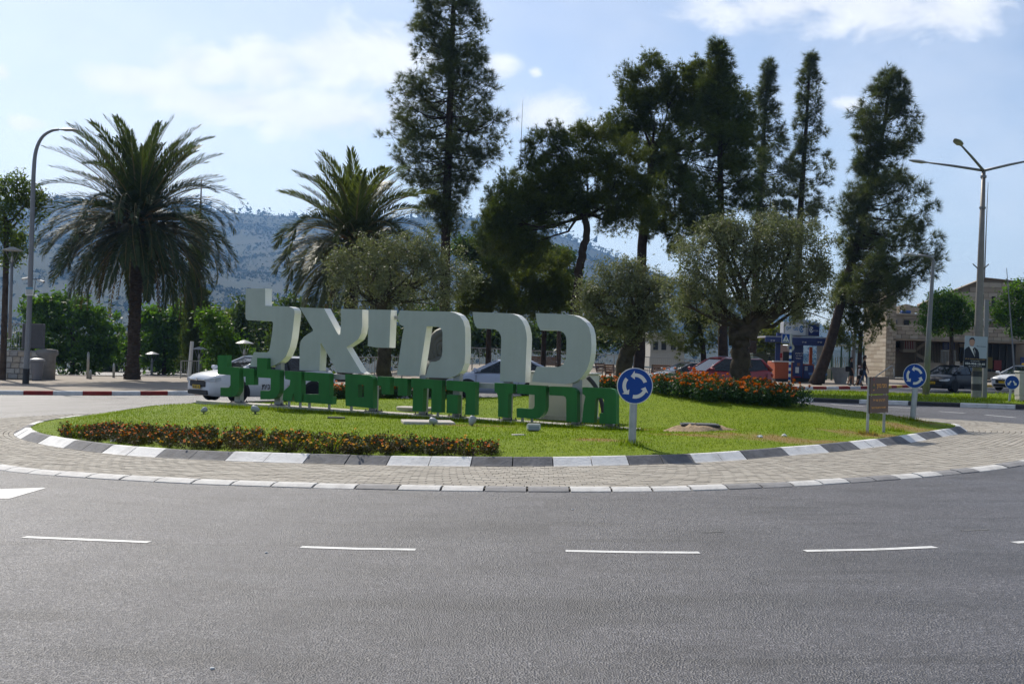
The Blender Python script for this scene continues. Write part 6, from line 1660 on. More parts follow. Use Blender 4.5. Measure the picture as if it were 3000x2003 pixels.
tx = make_car('taxi', 'white taxi with a yellow roof lamp behind the green letters at the left', road_at(775, 40.5), R_(180 + 42), 4.7, 1.85, 1.50, white_car, hood=.82, belt=1.02, plate='85-821-26', cat='taxi')
mb = MB(); mb.box((-.05, 0, 1.53), (.16, .42, .14), 0, bev=.04); mb.build('roof_lamp', taxi_y, tx)
for sg in (1,):
    lettering('lettering', heb('מונית'), blackp, tx, (.35, .93 * sg, .52), w=.5, h=.16, rz=math.pi if sg > 0 else 0)
    lettering('lettering', '*6667', redc, tx, (-.55, .93 * sg, .52), w=.4, h=.13, rz=math.pi if sg > 0 else 0)
make_car('car', 'silver blue hatchback behind the resh of the sign', road_at(1465, 47), R_(180 + 6), 4.2, 1.75, 1.46, silver, cab=(.24, .02, -.28, -.47))
make_car('car', 'grey car half hidden behind the red car', road_at(2030, 61), R_(180 + 18), 4.4, 1.76, 1.42, greyp)
make_car('car', 'dark red car parked behind the marigolds and the big olive trunk', road_at(2112, 54.5), R_(180 + 20), 4.48, 1.85, 1.66, redc, cab=(.25, .05, -.38, -.478), suv=True)
make_car('car', 'dark blue saloon car beside the three armed lamp', road_at(2795, 66), R_(180 + 42), 4.54, 1.75, 1.43, navyc, plate='71-284-60')
tx = make_car('taxi', 'white taxi with a yellow roof lamp cut by the right edge', road_at(3005, 70), R_(180 + 38), 4.5, 1.76, 1.46, white_car, cab=(.30, .02, -.28, -.47), cat='taxi')
mb = MB(); mb.box((-.05, 0, 1.53), (.16, .42, .14), 0, bev=.04); mb.build('roof_lamp', taxi_y, tx)

# ------------------------------------------------------------------ people
skin_m = mat('skin', (.30,.17,.11), .6, .3); cloth_k = mat('black_cloth', (.012,.012,.014), .8, .2); denim = mat('denim', (.055,.085,.15), .85, .2); cloth_w = mat('white_cloth', (.55,.53,.55), .8, .2); hairm = mat('hair', (.015,.011,.009), .6, .3); shoe = mat('shoe', (.02,.02,.02), .6, .3)
def person(label, loc, rz, H, pose, cols, hat=None, hair='short', group='people walking on the far pavement'):
    """cols: torso, legs, forearm material indexes by height; pose: stride and arm swing"""
    t = empty('person', loc, rz, label, 'person', group); s = H / 1.75; sw = pose
    J = {'pel': (0,0,.93,.13), 'sp': (0,0.01,1.12,.125), 'ch': (0,0,1.32,.15), 'nk': (0,-.01,1.48,.062), 'hd0': (0,-.02,1.56,.075), 'hd1': (0,-.025,1.655,.092), 'hd2': (0,-.02,1.72,.06)}
    E_ = [('pel','sp'),('sp','ch'),('ch','nk'),('nk','hd0'),('hd0','hd1'),('hd1','hd2')]
    for sg, nm in ((1, 'l'), (-1, 'r')):
        k = sw * sg
        J.update({'hp'+nm: (.09*sg,0,.88,.095), 'kn'+nm: (.10*sg,-.22*k-.03,.50,.062), 'an'+nm: (.10*sg,-.30*k+.06*(k<0)*1.5,.09,.042), 'to'+nm: (.11*sg,-.30*k-.14,.035,.036),
                  'sh'+nm: (.19*sg,0,1.42,.066), 'el'+nm: (.24*sg,.14*k+.02,1.14,.046), 'wr'+nm: (.25*sg,.16*k-.08,.92,.032), 'hn'+nm: (.245*sg,.15*k-.12,.83,.034)})
        E_ += [('pel','hp'+nm),('hp'+nm,'kn'+nm),('kn'+nm,'an'+nm),('an'+nm,'to'+nm),('ch','sh'+nm),('sh'+nm,'el'+nm),('el'+nm,'wr'+nm),('wr'+nm,'hn'+nm)]
        for f in range(5):   # fingers and thumb
            a = (-.03 + .015 * f) if f < 4 else .035
            J['f%d%s' % (f, nm)] = (.245*sg + (.012*sg if f < 4 else -.03*sg), .15*k-.13+a*(1 if f < 4 else .2), .745 if f < 4 else .80, .009); E_.append(('hn'+nm, 'f%d%s' % (f, nm)))
    names = list(J); me = bpy.data.meshes.new('body'); me.from_pydata([[c * s for c in J[n][:3]] for n in names], [(names.index(a), names.index(b)) for a, b in E_], [])
    o = bpy.data.objects.new('body', me); COL.objects.link(o); md = o.modifiers.new('s', 'SKIN'); md.use_smooth_shade = True
    for i, n in enumerate(names):
        v = me.skin_vertices[0].data[i]; v.radius = (J[n][3] * s * (1.25 if n in ('ch','sp','pel') else 1), J[n][3] * s); v.use_root = (n == 'pel')
    sb = o.modifiers.new('d', 'SUBSURF'); sb.levels = 1; sb.render_levels = 1
    dg = bpy.context.evaluated_depsgraph_get(); m2 = bpy.data.meshes.new_from_object(o.evaluated_get(dg)); bpy.data.objects.remove(o)
    m2.materials.clear()
    for m in (skin_m, cols[0], cols[1], shoe): m2.materials.append(m)
    slv = cols[2]; leg = cols[3]
    for f in m2.polygons:
        c = f.center / s; arm = abs(c.x) > .2 and c.z < 1.36 and c.z > .7
        if c.z > 1.475: f.material_index = 0
        elif arm: f.material_index = 1 if c.z > slv else 0
        elif c.z > .93: f.material_index = 1
        elif c.z > leg: f.material_index = 2
        elif c.z > .11: f.material_index = 0
        else: f.material_index = 3
        f.use_smooth = True
    b = link('body', m2, t)
    mb = MB(); mb.lathe((0, .005*s, 1.64*s), [(.094*s, -.06*s), (.105*s, 0), (.10*s, .07*s), (.05*s, .115*s), (0, .12*s)], 14); mb.v = [(x, y + (.012 * s if z < 1.68 * s and y < 0 else 0), z if y > -.03*s else max(z, 1.66*s)) for x, y, z in mb.v]; mb.build('hair', hairm, t, smooth=True)
    if hair == 'long': mb = MB(); mb.tube([(0, .07*s, 1.66*s), (0, .13*s, 1.55*s), (0, .12*s, 1.38*s)], [.05*s, .05*s, .02*s], 8); mb.build('ponytail', hairm, t, smooth=True)
    for sg in (-1, 1):
        mb = MB(); mb.box((.035*s*sg, -.115*s, 1.645*s), (.02*s, .012*s, .012*s)); mb.build('eye', hairm, t)
        mb = MB(); mb.box((.095*s*sg, -.01*s, 1.64*s), (.02*s, .035*s, .06*s), 0, bev=.006*s); mb.build('ear', skin_m, t)
    mb = MB(); mb.box((0, -.122*s, 1.615*s), (.022*s, .035*s, .045*s), 0, bev=.006*s); mb.build('nose', skin_m, t)
    mb = MB(); mb.box((0, -.112*s, 1.575*s), (.045*s, .012*s, .01*s)); mb.build('mouth', mat('lips', (.22,.08,.07), .5, .3), t)
    if hat:
        mb = MB(); mb.lathe((0, -.01*s, 1.69*s), [(.108*s, -.02*s), (.112*s, .02*s), (.09*s, .075*s), (0, .095*s)], 16); c_ = mb.build('cap', hat, t, smooth=True)
        mb = MB(); mb.poly([(.09*s*math.cos(a), -.09*s + .12*s*math.sin(a), 1.685*s) for a in [math.pi + math.pi*i/10 for i in range(11)]]); mb.build('cap_peak', hat, c_, fixn=False)
    return t
def on_pave(px, Y): x = XG(px, Y); return Vector((x, Y, plaza_z(x, Y) + .005))
person('person in black shorts and top walking behind the child', on_pave(2496, 71), R_(70), 1.66, .35, (cloth_k, cloth_k, 1.1, .60), hair='long')
person('small child in a pale cap between the two adults', on_pave(2520, 71.4), R_(65), 1.16, .5, (cloth_w, cloth_k, 1.2, .62), hat=mat('child_cap', (.45,.33,.36), .8, .2))
person('person in a black cap, black shirt and jeans walking right', on_pave(2534, 71), R_(80), 1.76, .6, (cloth_k, denim, 1.15, .12), hat=cloth_k)
p = on_pave(2526, 70.8); p.z += .62; mb = MB(); mb.box((0, 0, .17), (.26, .16, .34), R_(65), bev=.05); o = mb.build('backpack', cloth_k); o.location = p; tag(o, 'black backpack on the back of the small child', 'backpack')
p = on_pave(2487, 71.0); p.z += .85; mb = MB(); mb.box((0, 0, .13), (.16, .3, .3), R_(70), bev=.05); o = mb.build('shoulder_bag', cloth_k); o.location = p; tag(o, 'black shoulder bag at the hip of the person in shorts', 'bag')
# ------------------------------------------------------------------ kiosk
def pxrect(x0, y0, x1, y1, Y):
    a, b = P(x0, (y0 + y1) / 2, Y).x, P(x1, (y0 + y1) / 2, Y).x; zt, zb = P((x0 + x1) / 2, y0, Y).z, P((x0 + x1) / 2, y1, Y).z
    return a, b, zb, zt
def pbox(mb, x0, y0, x1, y1, Y, d, mi=0, bev=0):
    a, b, zb, zt = pxrect(x0, y0, x1, y1, Y); mb.box(((a + b) / 2, Y + d / 2, (zb + zt) / 2), (b - a, d, zt - zb), 0, mi, bev); return mb
def ppart(name, x0, y0, x1, y1, Y, d, m, parent, bev=0):
    mb = MB(); pbox(mb, x0, y0, x1, y1, Y, d, 0, bev); return rebase(mb, parent.location).build(name, m, parent)
KY = 77.0
kor = mat('kiosk_orange', (.32,.06,.010), .45, .4, var=.06); kbl = mat('kiosk_blue', (.009,.024,.13), .4, .4); kgy = mat('kiosk_grey', (.33,.34,.36), .5, .4); kwh = mat('kiosk_white', (.60,.61,.62), .5, .4); kcy = mat('logo_blue', (.02,.16,.42), .5, .4)
Zk = lambda x, y: (2220 + x / 5.808, 920 + y / 5.808)
kb = P(2330, 1112, KY); kb.z = plaza_z(kb.x, KY)
k = empty('kiosk', kb, label='orange and blue lottery kiosk with a lit roof sign under the leaning pine', cat='kiosk')
def kp(name, x0, y0, x1, y1, dy, d, m, bev=0, par=None):
    a, b = Zk(x0, y0), Zk(x1, y1); mb = MB(); pbox(mb, a[0], a[1], b[0], b[1], KY + dy, d, 0, bev); return rebase(mb, kb).build(name, m, par or k)
kp('plinth', 300, 1085, 905, 1140, .05, 2.2, blackp)
kp('counter_front', 290, 805, 610, 1100, 0, 2.3, kor, .04)
kp('counter_return', 740, 850, 960, 1110, .1, 2.1, kor, .04)
kp('corner_panel', 600, 520, 770, 1085, -.08, .5, kbl, .03)
kp('left_post', 305, 490, 385, 810, .1, .2, kbl); kp('back_wall', 380, 520, 610, 810, 2.0, .08, kwh)
kp('right_post', 1010, 540, 1110, 870, .3, .12, kgy); kp('inner_post', 880, 560, 930, 850, 1.9, .1, kor)
kp('side_poster', 775, 870, 945, 1095, .06, .02, kbl)
kp('counter_shelf', 270, 795, 620, 815, -.12, .5, kwh)
kp('serving_hatch', 430, 640, 590, 800, .35, .05, blackp)
kp('fascia', 130, 405, 1420, 490, -1.0, .12, kbl, .02); kp('fascia_low', 600, 470, 1150, 535, -.98, .1, kbl)
kp('canopy', 130, 385, 1420, 410, -.9, 3.4, kgy)
sgn = kp('roof_sign', 440, 140, 1050, 372, .3, 1.0, kgy, .03)
kp('white_panel', 470, 165, 815, 355, .26, .04, kwh, 0, sgn); kp('blue_panel', 865, 170, 1045, 365, .26, .04, kbl, 0, sgn)
kp('blue_post', 330, 320, 430, 400, .4, .3, kbl)
mb = MB(); a, b, zb, zt = pxrect(*Zk(620, 80), *Zk(880, 140), KY + .6); mb.hexa([(a, KY + .3, zb), (b, KY + .3, zb), (b, KY + 1.2, zb), (a, KY + 1.2, zb)], [((a+b)/2 - .1, KY + .6, zt), ((a+b)/2 + .1, KY + .6, zt), ((a+b)/2 + .1, KY + .9, zt), ((a+b)/2 - .1, KY + .9, zt)]); rebase(mb, kb).build('roof_cap', mat('kiosk_roof', (.10,.13,.17), .5, .4), k)
def klet(s, x, y, wpx, hpx, m, dy, par=k):
    p = P(*Zk(x, y), KY + dy) - kb; return lettering('lettering', s, m, par, p, w=wpx / 5.808 * KY / FPX, h=hpx / 5.808 * KY / FPX)
klet(heb('מנוי פיס'), 585, 245, 205, 62, kcy, .24, sgn); klet(heb('מפעל הפיס'), 985, 283, 90, 34, kwh, .24, sgn)
for (x, y, m) in ((745, 255, kcy), (912, 265, kwh)):
    c = P(*Zk(x, y), KY + .235) - kb; mb = MB(); r0, r1 = .10, .17; n = 20; s = .9 if m is kwh else 1
    for i in range(n):
        a0, a1 = 2*math.pi*i/n*.88 + .4, 2*math.pi*(i+1)/n*.88 + .4; q = lambda a, r: c + Vector((r * math.cos(a) * .8, 0, r * math.sin(a) * 1.3)) * s
        mb.quad(q(a0, r0), q(a0, r1), q(a1, r1), q(a1, r0))
    mb.build('logo_swirl', m, sgn, fixn=False)
    mb = MB(); mb.poly([c + Vector((.06 * math.cos(a) * .8, 0, .06 * math.sin(a) * 1.3)) for a in [2*math.pi*i/12 for i in range(12)]]); mb.build('logo_dot', m, sgn, fixn=False)
for x in (255, 790, 1055, 1210, 1300): klet(heb('מנוי פיס'), x, 478 if x > 600 else 450, 70, 24, kwh, -1.01)
klet(heb('כל הסיכויים'), 705, 665, 130, 30, kwh, -.095); klet(heb('לזכות כאן'), 705, 710, 110, 28, kwh, -.095); klet(heb('הגדול'), 690, 752, 90, 26, kwh, -.095)
for (x0, y0, x1, y1, c) in ((640, 900, 700, 1000, kwh), (670, 830, 720, 880, mat('poster_brown', (.2,.1,.06), .6, .3)), (600, 1060, 730, 1075, redp), (800, 890, 850, 960, kgy), (380, 660, 420, 740, redp)):
    kp('poster_patch', x0, y0, x1, y1, -.1 if x0 > 590 and x0 < 760 else .04, .012, c)
for x0 in (435, 880): kp('strip_light', x0, 520, x0 + 75, 530, .6, .1, mat('tube_light', (.9,.95,1.0), .5, .3, emit=1.2))
# bins by the kiosk
fb = P(*Zk(1020, 1165), 75); fb.z = plaza_z(fb.x, 75); t = empty('rubbish_bin', fb, label='dark bin with a blue rim right of the kiosk', cat='bin')
mb = MB(); mb.lathe((0, 0, 0), [(.42, 0), (.50, .5), (.52, .56)], 16); mb.build('body', blackp, t, smooth=True); mb = MB(); mb.lathe((0, 0, .5), [(.55, 0), (.57, .13), (.50, .14), (.48, .0)], 16); mb.build('rim', mat('bin_blue', (.02,.10,.26), .5, .4), t, autos=40)
fb = P(*Zk(1405, 1150), 76); fb.z = plaza_z(fb.x, 76); t = empty('planter', fb, label='tall tapered pale concrete planter left of the walking people', cat='planter')
mb = MB(); mb.lathe((0, 0, 0), [(.33, 0), (.34, .05), (.58, .92), (.62, .96), (.62, 1.0), (.52, 1.0), (.48, .8), (0, .8)], 18); mb.build('pot', mat('planter_grey', (.32,.32,.31), .8, .2, var=.1), t, autos=40)
mb = MB(); mb.lathe((0, 0, .8), [(0, .03), (.4, .04), (.48, .0)], 14); mb.build('soil', dirtm, t)
# bench of rubbish skips behind the red car
skg = mat('skip_green', (.030,.045,.025), .6, .3, var=.15)
for i, (x0, x1, lab) in enumerate(((2205, 2250, 'dark green wheeled skip behind the red car'), (2255, 2276, 'dark green wheeled skip next to the kiosk, right of the other skip'))):
    a, b, zb, zt = pxrect(x0, 1038, x1, 1096, 82); t = empty('rubbish_skip', ((a+b)/2, 82.4, plaza_z((a+b)/2, 82)), label=lab, cat='skip', group='green rubbish skips'); h = zt - t.location.z; w = b - a
    mb = MB(); mb.hexa([(-w*.45,-.4,.15),(w*.45,-.4,.15),(w*.45,.4,.15),(-w*.45,.4,.15)], [(-w/2,-.5,h),(w/2,-.5,h),(w/2,.5,h),(-w/2,.5,h)]); mb.build('body', skg, t)
    mb = MB(); mb.box((0, 0, h + .03), (w + .08, 1.08, .07), 0, bev=.02); mb.build('lid', skg, t)
    for sx in (-1, 1): mb = MB(); mb.lathe((sx * w * .38, -.35, .09), [(.0, -.03), (.09, -.03), (.09, .03), (0, .03)], 10, M=Matrix.Rotation(math.pi/2, 3, 'Y')); mb.build('wheel', blackp, t)
# green mesh shelter
SY = 84.0; sg_ = mat('shelter_green', (.02,.07,.04), .5, .4); sb_ = P(2475, 1112, SY); sb_.z = plaza_z(sb_.x, SY)
t = empty('mesh_enclosure', sb_, label='green framed mesh enclosure between kiosk and stone building', cat='enclosure')
for x in (1170, 1260, 1420, 1560, 1800):
    a = P(*Zk(x, 800), SY).x - sb_.x; zt = P(*Zk(x, 530), SY).z - sb_.z; mb = MB(); mb.cyl((a, 0, 0), (a, 0, zt), .06, n=8); mb.build('post', sg_, t)
a, b, zb, zt = pxrect(*Zk(1160, 515), *Zk(1810, 545), SY); mb = MB(); mb.box(((a+b)/2 - sb_.x, .6, (zb+zt)/2 - sb_.z), (b - a, 1.6, .12)); mb.build('roof', mat('shelter_roof', (.42,.44,.36), .6, .3), t)
a, b, zb, zt = pxrect(*Zk(1150, 930), *Zk(1520, 1110), SY); mb = MB(); mb.box(((a+b)/2 - sb_.x, 0, (zb+zt)/2 - sb_.z), (b - a, .08, zt - zb)); pn = mb.build('picture_panel', mat('picture_beige', (.34,.30,.22), .7, .2, col2=(.16,.17,.07), scale=.9), t)
mb = MB()
for i in range(40): x = a + (b - a) * 1.75 * i / 40; mb.box((x - sb_.x, .02, (zb + zt) / 2 - sb_.z + 1.0), (.015, .015, 1.3))
tag(mb.build('mesh_bars', sg_, t, fixn=False), kind='stuff')
mb = MB()
for i in range(12): mb.box((a - sb_.x + .1 + .16 * i, .3, 1.2), (.06, .04, .8))
tag(mb.build('white_pales', whitep, t, fixn=False), kind='stuff')
# grey pole behind the people
b = P(*Zk(1600, 1140), 76); b.z = plaza_z(b.x, 76); mb = MB(); mb.cyl((0, 0, 0), (.18, 0, P(*Zk(1640, -60), 76).z - b.z), .14, .11, 12); o = mb.build('lamp_column', lampgrey, None, smooth=True); o.location = b; tag(o, 'plain grey column rising behind the walking people', 'column')
# pedestrian crossing sign
CY = 56.0; b = P(2311, 1150, CY); b.z = G(b.x); tp = P(2318, 978, CY)
t = empty('crossing_sign', b, label='blue square pedestrian crossing sign on a blue and white striped post', cat='traffic sign'); d = tp - b; nb = 20
for i in range(nb):
    mb = MB(); mb.cyl(d * (i / nb), d * ((i + 1) / nb), .055, n=12); mb.build('stripe', blue if i % 2 else swhite, t, autos=40) if i < 16 else mb.build('post', galv, t, autos=40)
a, bb_, zb, zt = pxrect(2289, 977, 2313, 1005, CY); c = Vector(((a+bb_)/2, CY - .09, (zb+zt)/2)) - b; w = bb_ - a; h = zt - zb
mb = MB(); mb.box(c, (w, .02, h), 0, bev=.004); pl3 = mb.build('plate', swhite, t)
mb = MB(); mb.box(c - Vector((0, .006, 0)), (w * .92, .02, h * .93)); mb.build('blue_field', blue, pl3)
f_ = c - Vector((0, .019, 0)); mb = MB(); mb.poly([f_ + Vector((x * w, 0, z * h)) for x, z in ((-.42,-.36),(.42,-.36),(0,.40))]); mb.build('white_triangle', swhite, pl3, fixn=False)
f2 = f_ - Vector((0, .004, 0))
for nm, pts in (('head', [(-.03,.24),(.03,.24),(.04,.17),(0,.14),(-.04,.17)]), ('torso', [(-.05,.13),(.05,.12),(.06,-.02),(-.04,-.02)]), ('leg', [(-.04,-.02),(.01,-.02),(-.06,-.2),(-.12,-.2)]), ('leg', [(.01,-.02),(.06,-.02),(.13,-.2),(.07,-.2)]), ('arm', [(.05,.1),(.12,.02),(.1,0),(.04,.05)]), ('stripe', [(-.3,-.33),(-.2,-.33),(-.16,-.22),(-.22,-.22)]), ('stripe', [(-.06,-.33),(.02,-.33),(.0,-.25),(-.05,-.25)]), ('stripe', [(.16,-.33),(.27,-.33),(.2,-.22),(.14,-.22)])):
    mb = MB(); mb.poly([f2 + Vector((x * w, 0, z * h)) for x, z in pts]); mb.build('figure_' + nm, blackp, pl3, fixn=False)
mb = MB(); c2 = P(2318, 1018, CY) - b; mb.lathe(c2 + Vector((0, .09, 0)), [(0, -.01), (.165, -.01), (.165, .01), (0, .01)], 24, M=Matrix.Rotation(math.pi/2, 3, 'X')); mb.build('sign_back', mat('sign_back_grey', (.42,.40,.36), .5, .4), t)

# ------------------------------------------------------------------ stone building
BY = 92.0
stn = [mat('building_stone_' + s, c, .9, .15, var=.10, scale=1.6, bump=.35, bscale=8, dirt=.2, dirtcol=(.15,.12,.09)) for s, c in (('cream', (.36,.31,.24)), ('pale', (.40,.35,.28)), ('tan', (.31,.26,.20)))]
stj = mat('stone_joint', (.20,.165,.125), .95, .1)
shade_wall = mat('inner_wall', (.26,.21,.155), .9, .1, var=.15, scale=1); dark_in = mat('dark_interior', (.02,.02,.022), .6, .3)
bb0 = P(2600, 1104, BY); bb0.z = plaza_z(bb0.x, BY)
bl = empty('stone_building', bb0, label='pale stone building with a long balcony and gabled upper storey at the right', cat='building')
blk_cache = {}
def block(w, h, d, m):
    key = (round(w, 2), round(h, 2), round(d, 2), m.name)
    if key not in blk_cache: blk_cache[key] = MB().box((0, 0, 0), (key[0], key[2], key[1]), 0, bev=.012).mesh('stone_block', m)
    return blk_cache[key]
def stone_face(x0, x1, z0, z1, Y, bw, bh, clip=None, rz=0.0, org=None):
    """backing wall plus courses of blocks standing proud of it; x along the wall from org"""
    org = org or Vector((0, 0, 0)); ux = Vector((math.cos(rz), math.sin(rz), 0)); rows = max(1, round((z1 - z0) / bh)); bh = (z1 - z0) / rows
    for r in range(rows):
        nb_ = max(1, round((x1 - x0) / bw)); w = (x1 - x0) / nb_; off = (r % 2) * .5
        for i in range(-1 if off else 0, nb_):
            a, b = x0 + (i + off) * w, x0 + (i + 1 + off) * w; a, b = max(a, x0), min(b, x1)
            if b - a < .12: continue
            zc = z0 + (r + .5) * bh; xc = (a + b) / 2
            if clip and zc > clip(xc): continue
            o = link('stone_block', block(b - a - .025, bh - .025, .06, random.choice(stn)), bl); p = org + ux * xc + Vector((0, Y, zc)); o.location = p - bb0; o.rotation_euler = (0, 0, rz)
def bpart(name, x0, y0, x1, y1, Y, d, m, bev=0, par=None):
    mb = MB(); pbox(mb, x0, y0, x1, y1, Y, d, 0, bev); return rebase(mb, bb0).build(name, m, par or bl)
z = lambda px, py, Y=BY: P(px, py, Y).z
xx = lambda px, Y=BY, py=980: P(px, py, Y).x
# corner tower: front face and receding left face
a, b = xx(2583), xx(2610); zb, zt = bb0.z - .3, z(2596, 850)
mb = MB(); mb.box(((a + b) / 2, BY - 1.2 + 1.5, (zb + zt) / 2), (b - a - .06, 3, zt - zb)); rebase(mb, bb0).build('tower_core', stj, bl)
stone_face(a, b, zb, zt, BY - 1.22, .42, .29)
lx = Vector((a, BY - 1.22, 0)); ll = 4.6; rz_ = math.atan2(1.0, -.35) ; c_, s_2 = math.cos(rz_), math.sin(rz_)
la = Vector((xx(2530, 97), 97, 0)); lb = Vector((a, BY - 1.2, 0)); rz_ = math.atan2(lb.y - la.y, lb.x - la.x); ll = (lb - la).length
mb = MB(); nrm2 = Vector((-math.sin(rz_), math.cos(rz_), 0)) * .2
mb.hexa([la + nrm2*.2 + Vector((0,0,zb)), lb + nrm2*.2 + Vector((0,0,zb)), lb + nrm2*2 + Vector((0,0,zb)), la + nrm2*2 + Vector((0,0,zb))], [la + nrm2*.2 + Vector((0,0,zt)), lb + nrm2*.2 + Vector((0,0,zt)), lb + nrm2*2 + Vector((0,0,zt)), la + nrm2*2 + Vector((0,0,zt))]); rebase(mb, bb0).build('side_wall', stj, bl)
stone_face(0, ll, zb, zt, 0, 1.45, .30, rz=rz_, org=la)
# balcony band
a, b = xx(2604), xx(3040); z1, z0 = z(2800, 961), z(2800, 997)
mb = MB(); mb.box(((a+b)/2, BY - 1 + .4, (z0+z1)/2), (b-a, .7, z1-z0-.04)); rebase(mb, bb0).build('balcony_core', stj, bl)
stone_face(a, b, z0, z1, BY - 1.0, .62, .31)
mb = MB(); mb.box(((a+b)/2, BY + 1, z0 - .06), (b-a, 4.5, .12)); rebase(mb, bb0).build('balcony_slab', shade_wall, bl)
bpart('coping', 2601, 957, 3040, 962, BY - 1.1, .5, stn[1])
# recess under the balcony
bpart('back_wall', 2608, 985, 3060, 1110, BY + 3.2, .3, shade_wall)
w_ = bpart('dark_door', 2618, 988, 2636, 1018, BY + 3.1, .1, dark_in)
kf = bpart('ticket_window', 2648, 988, 2682, 1032, BY + 1.8, .8, mat('window_surround', (.36,.33,.28), .7, .2)); bpart('pane', 2652, 990, 2678, 1022, BY + 1.75, .04, mat('red_poster', (.20,.03,.03), .5, .3), 0, kf)
for i in range(5): bpart('window_bar', 2655 + 5 * i, 990, 2656 + 5 * i, 1022, BY + 1.7, .03, whitep, 0, kf)
bpart('window_ledge', 2645, 1023, 2684, 1030, BY + 1.6, .9, mat('ledge', (.42,.39,.34), .7, .2), 0, kf)
for (p0, p1) in (((2684, 1024), (2722, 996)), ((2684, 1038), (2735, 1064))):
    a3, b3 = P(*p0, BY + 1.9), P(*p1, BY + 1.9); mb = MB(); u = Vector((0, 0, .14)); v = Vector((0, .12, 0)); mb.hexa([a3-u-v, b3-u-v, b3-u+v, a3-u+v], [a3+u-v, b3+u-v, b3+u+v, a3+u+v]); rebase(mb, bb0).build('stair_flight', stn[2], bl)
bpart('stair_post', 2681, 988, 2684, 1062, BY + 1.9, .1, shade_wall)
mb = MB()
for i in range(16): pbox(mb, 2686 + 4.4 * i, 1005, 2686.8 + 4.4 * i, 1062, BY + 2.0, .03)
tag(rebase(mb, bb0).build('stair_bars', dark_in, bl, fixn=False), kind='stuff')
sp_ = bpart('blue_sign', 2762, 994, 2797, 1024, BY + 2.2, .08, kbl)
for i in range(4): bpart('sign_line', 2766, 1000 + 6 * i, 2776, 1001.5 + 6 * i, BY + 2.17, .02, kgy, 0, sp_)
s2 = bpart('dark_sign', 2808, 996, 2828, 1006, BY + 2.2, .08, navy); bpart('pale_sign', 2812, 1006, 2830, 1016, BY + 2.2, .08, stn[1])
bpart('dark_doorway', 2812, 1018, 2826, 1062, BY + 3.0, .1, dark_in); bpart('shop_front', 2890, 1000, 2975, 1104, BY + 2.6, .3, dark_in)
for x in (2905, 2926, 2948): bpart('shop_mullion', x, 1002, x + 3, 1102, BY + 2.5, .08, mat('mullion', (.07,.065,.06), .5, .3))
bpart('red_poster', 2912, 1055, 2934, 1084, BY + 2.4, .05, mat('red_poster2', (.24,.03,.03), .5, .3)); bpart('yellow_panel', 2890, 1046, 2908, 1080, BY + 2.4, .05, mat('ochre', (.22,.17,.06), .7, .2))
bpart('blue_door', 2990, 1046, 3010, 1090, BY + 2.4, .1, kbl)
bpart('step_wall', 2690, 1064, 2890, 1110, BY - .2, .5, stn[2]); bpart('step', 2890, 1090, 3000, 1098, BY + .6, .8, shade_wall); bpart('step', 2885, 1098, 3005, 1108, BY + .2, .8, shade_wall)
for x in (2776, 2798, 2826): bpart('low_pier', x, 1058, x + 14, 1074, BY - .8, .4, stn[1])
bpart('guard_rail', 2756, 1026, 2800, 1028, BY + .5, .05, galv)
mb = MB()
for i in range(11): pbox(mb, 2757 + 4.2 * i, 1027, 2758 + 4.2 * i, 1066, BY + .5, .03)
tag(rebase(mb, bb0).build('guard_bars', galv, bl, fixn=False), kind='stuff')
# set-back upper storey
UY = BY + 3.0
zb2 = z(2700, 960); 
bpart('upper_wall', 2610, 922, 2720, 962, UY + .1, .4, stj); stone_face(xx(2612, UY, 940), xx(2720, UY, 940), z(2660, 955, UY), z(2660, 923, UY), UY + .05, 1.1, .33)
bpart('roof_edge', 2608, 918, 2724, 923, UY - .2, .8, stn[1]); bpart('rough_block', 2612, 930, 2644, 956, UY - 1.0, 1.0, stn[2]); bpart('vent', 2650, 937, 2664, 953, UY - .1, .2, dark_in)
GYY = BY + 5.0
GZ = lambda x: float(np.interp(x, [xx(2690, GYY), xx(2881, GYY), xx(2956, GYY), xx(3060, GYY)], [z(2690, 893, GYY), z(2881, 815, GYY), z(2956, 823, GYY), z(3060, 838, GYY)]))
xs_ = [xx(v, GYY) for v in (2690, 2881, 2956, 3060)]
mb = MB(); poly = [Vector((x, GYY + .06, GZ(x))) for x in xs_] + [Vector((xs_[-1], GYY + .06, zb2 - 1)), Vector((xs_[0], GYY + .06, zb2 - 1))]; mb.prism(poly, (0, .4, 0)); rebase(mb, bb0).build('gable_wall', stj, bl)
stone_face(xs_[0], xs_[-1], z(2880, 946, GYY), z(2881, 812, GYY), GYY, 1.0, .40, clip=lambda x: GZ(x) - .2)
mb = MB()
for p0, p1 in zip(xs_, xs_[1:]):
    a3, b3 = Vector((p0, GYY - .2, GZ(p0))), Vector((p1, GYY - .2, GZ(p1))); v = Vector((0, .7, 0)); u = Vector((0, 0, .06)); mb.hexa([a3, b3, b3 + v, a3 + v], [a3 + u, b3 + u, b3 + v + u, a3 + v + u])
rebase(mb, bb0).build('gable_coping', stn[2], bl)
for (x0, y0, x1, y1) in ((2872, 862, 2882, 895), (2905, 868, 2916, 905), (2885, 904, 2896, 925), (2862, 930, 2880, 960), (2930, 930, 2990, 958)): 
    wn_ = bpart('window', x0, y0, x1, y1, GYY - .04, .1, dark_in); bpart('frame', x0 - 1, y1, x1 + 1, y1 + 2, GYY - .1, .15, stn[2], 0, wn_)
bpart('upper_rail', 2836, 936, 3000, 938, BY - .2, .05, blackp)
mb = MB()
for i in range(40): pbox(mb, 2838 + 4.1 * i, 937, 2839 + 4.1 * i, 962, BY - .2, .03)
tag(rebase(mb, bb0).build('upper_bars', blackp, bl, fixn=False), kind='stuff')
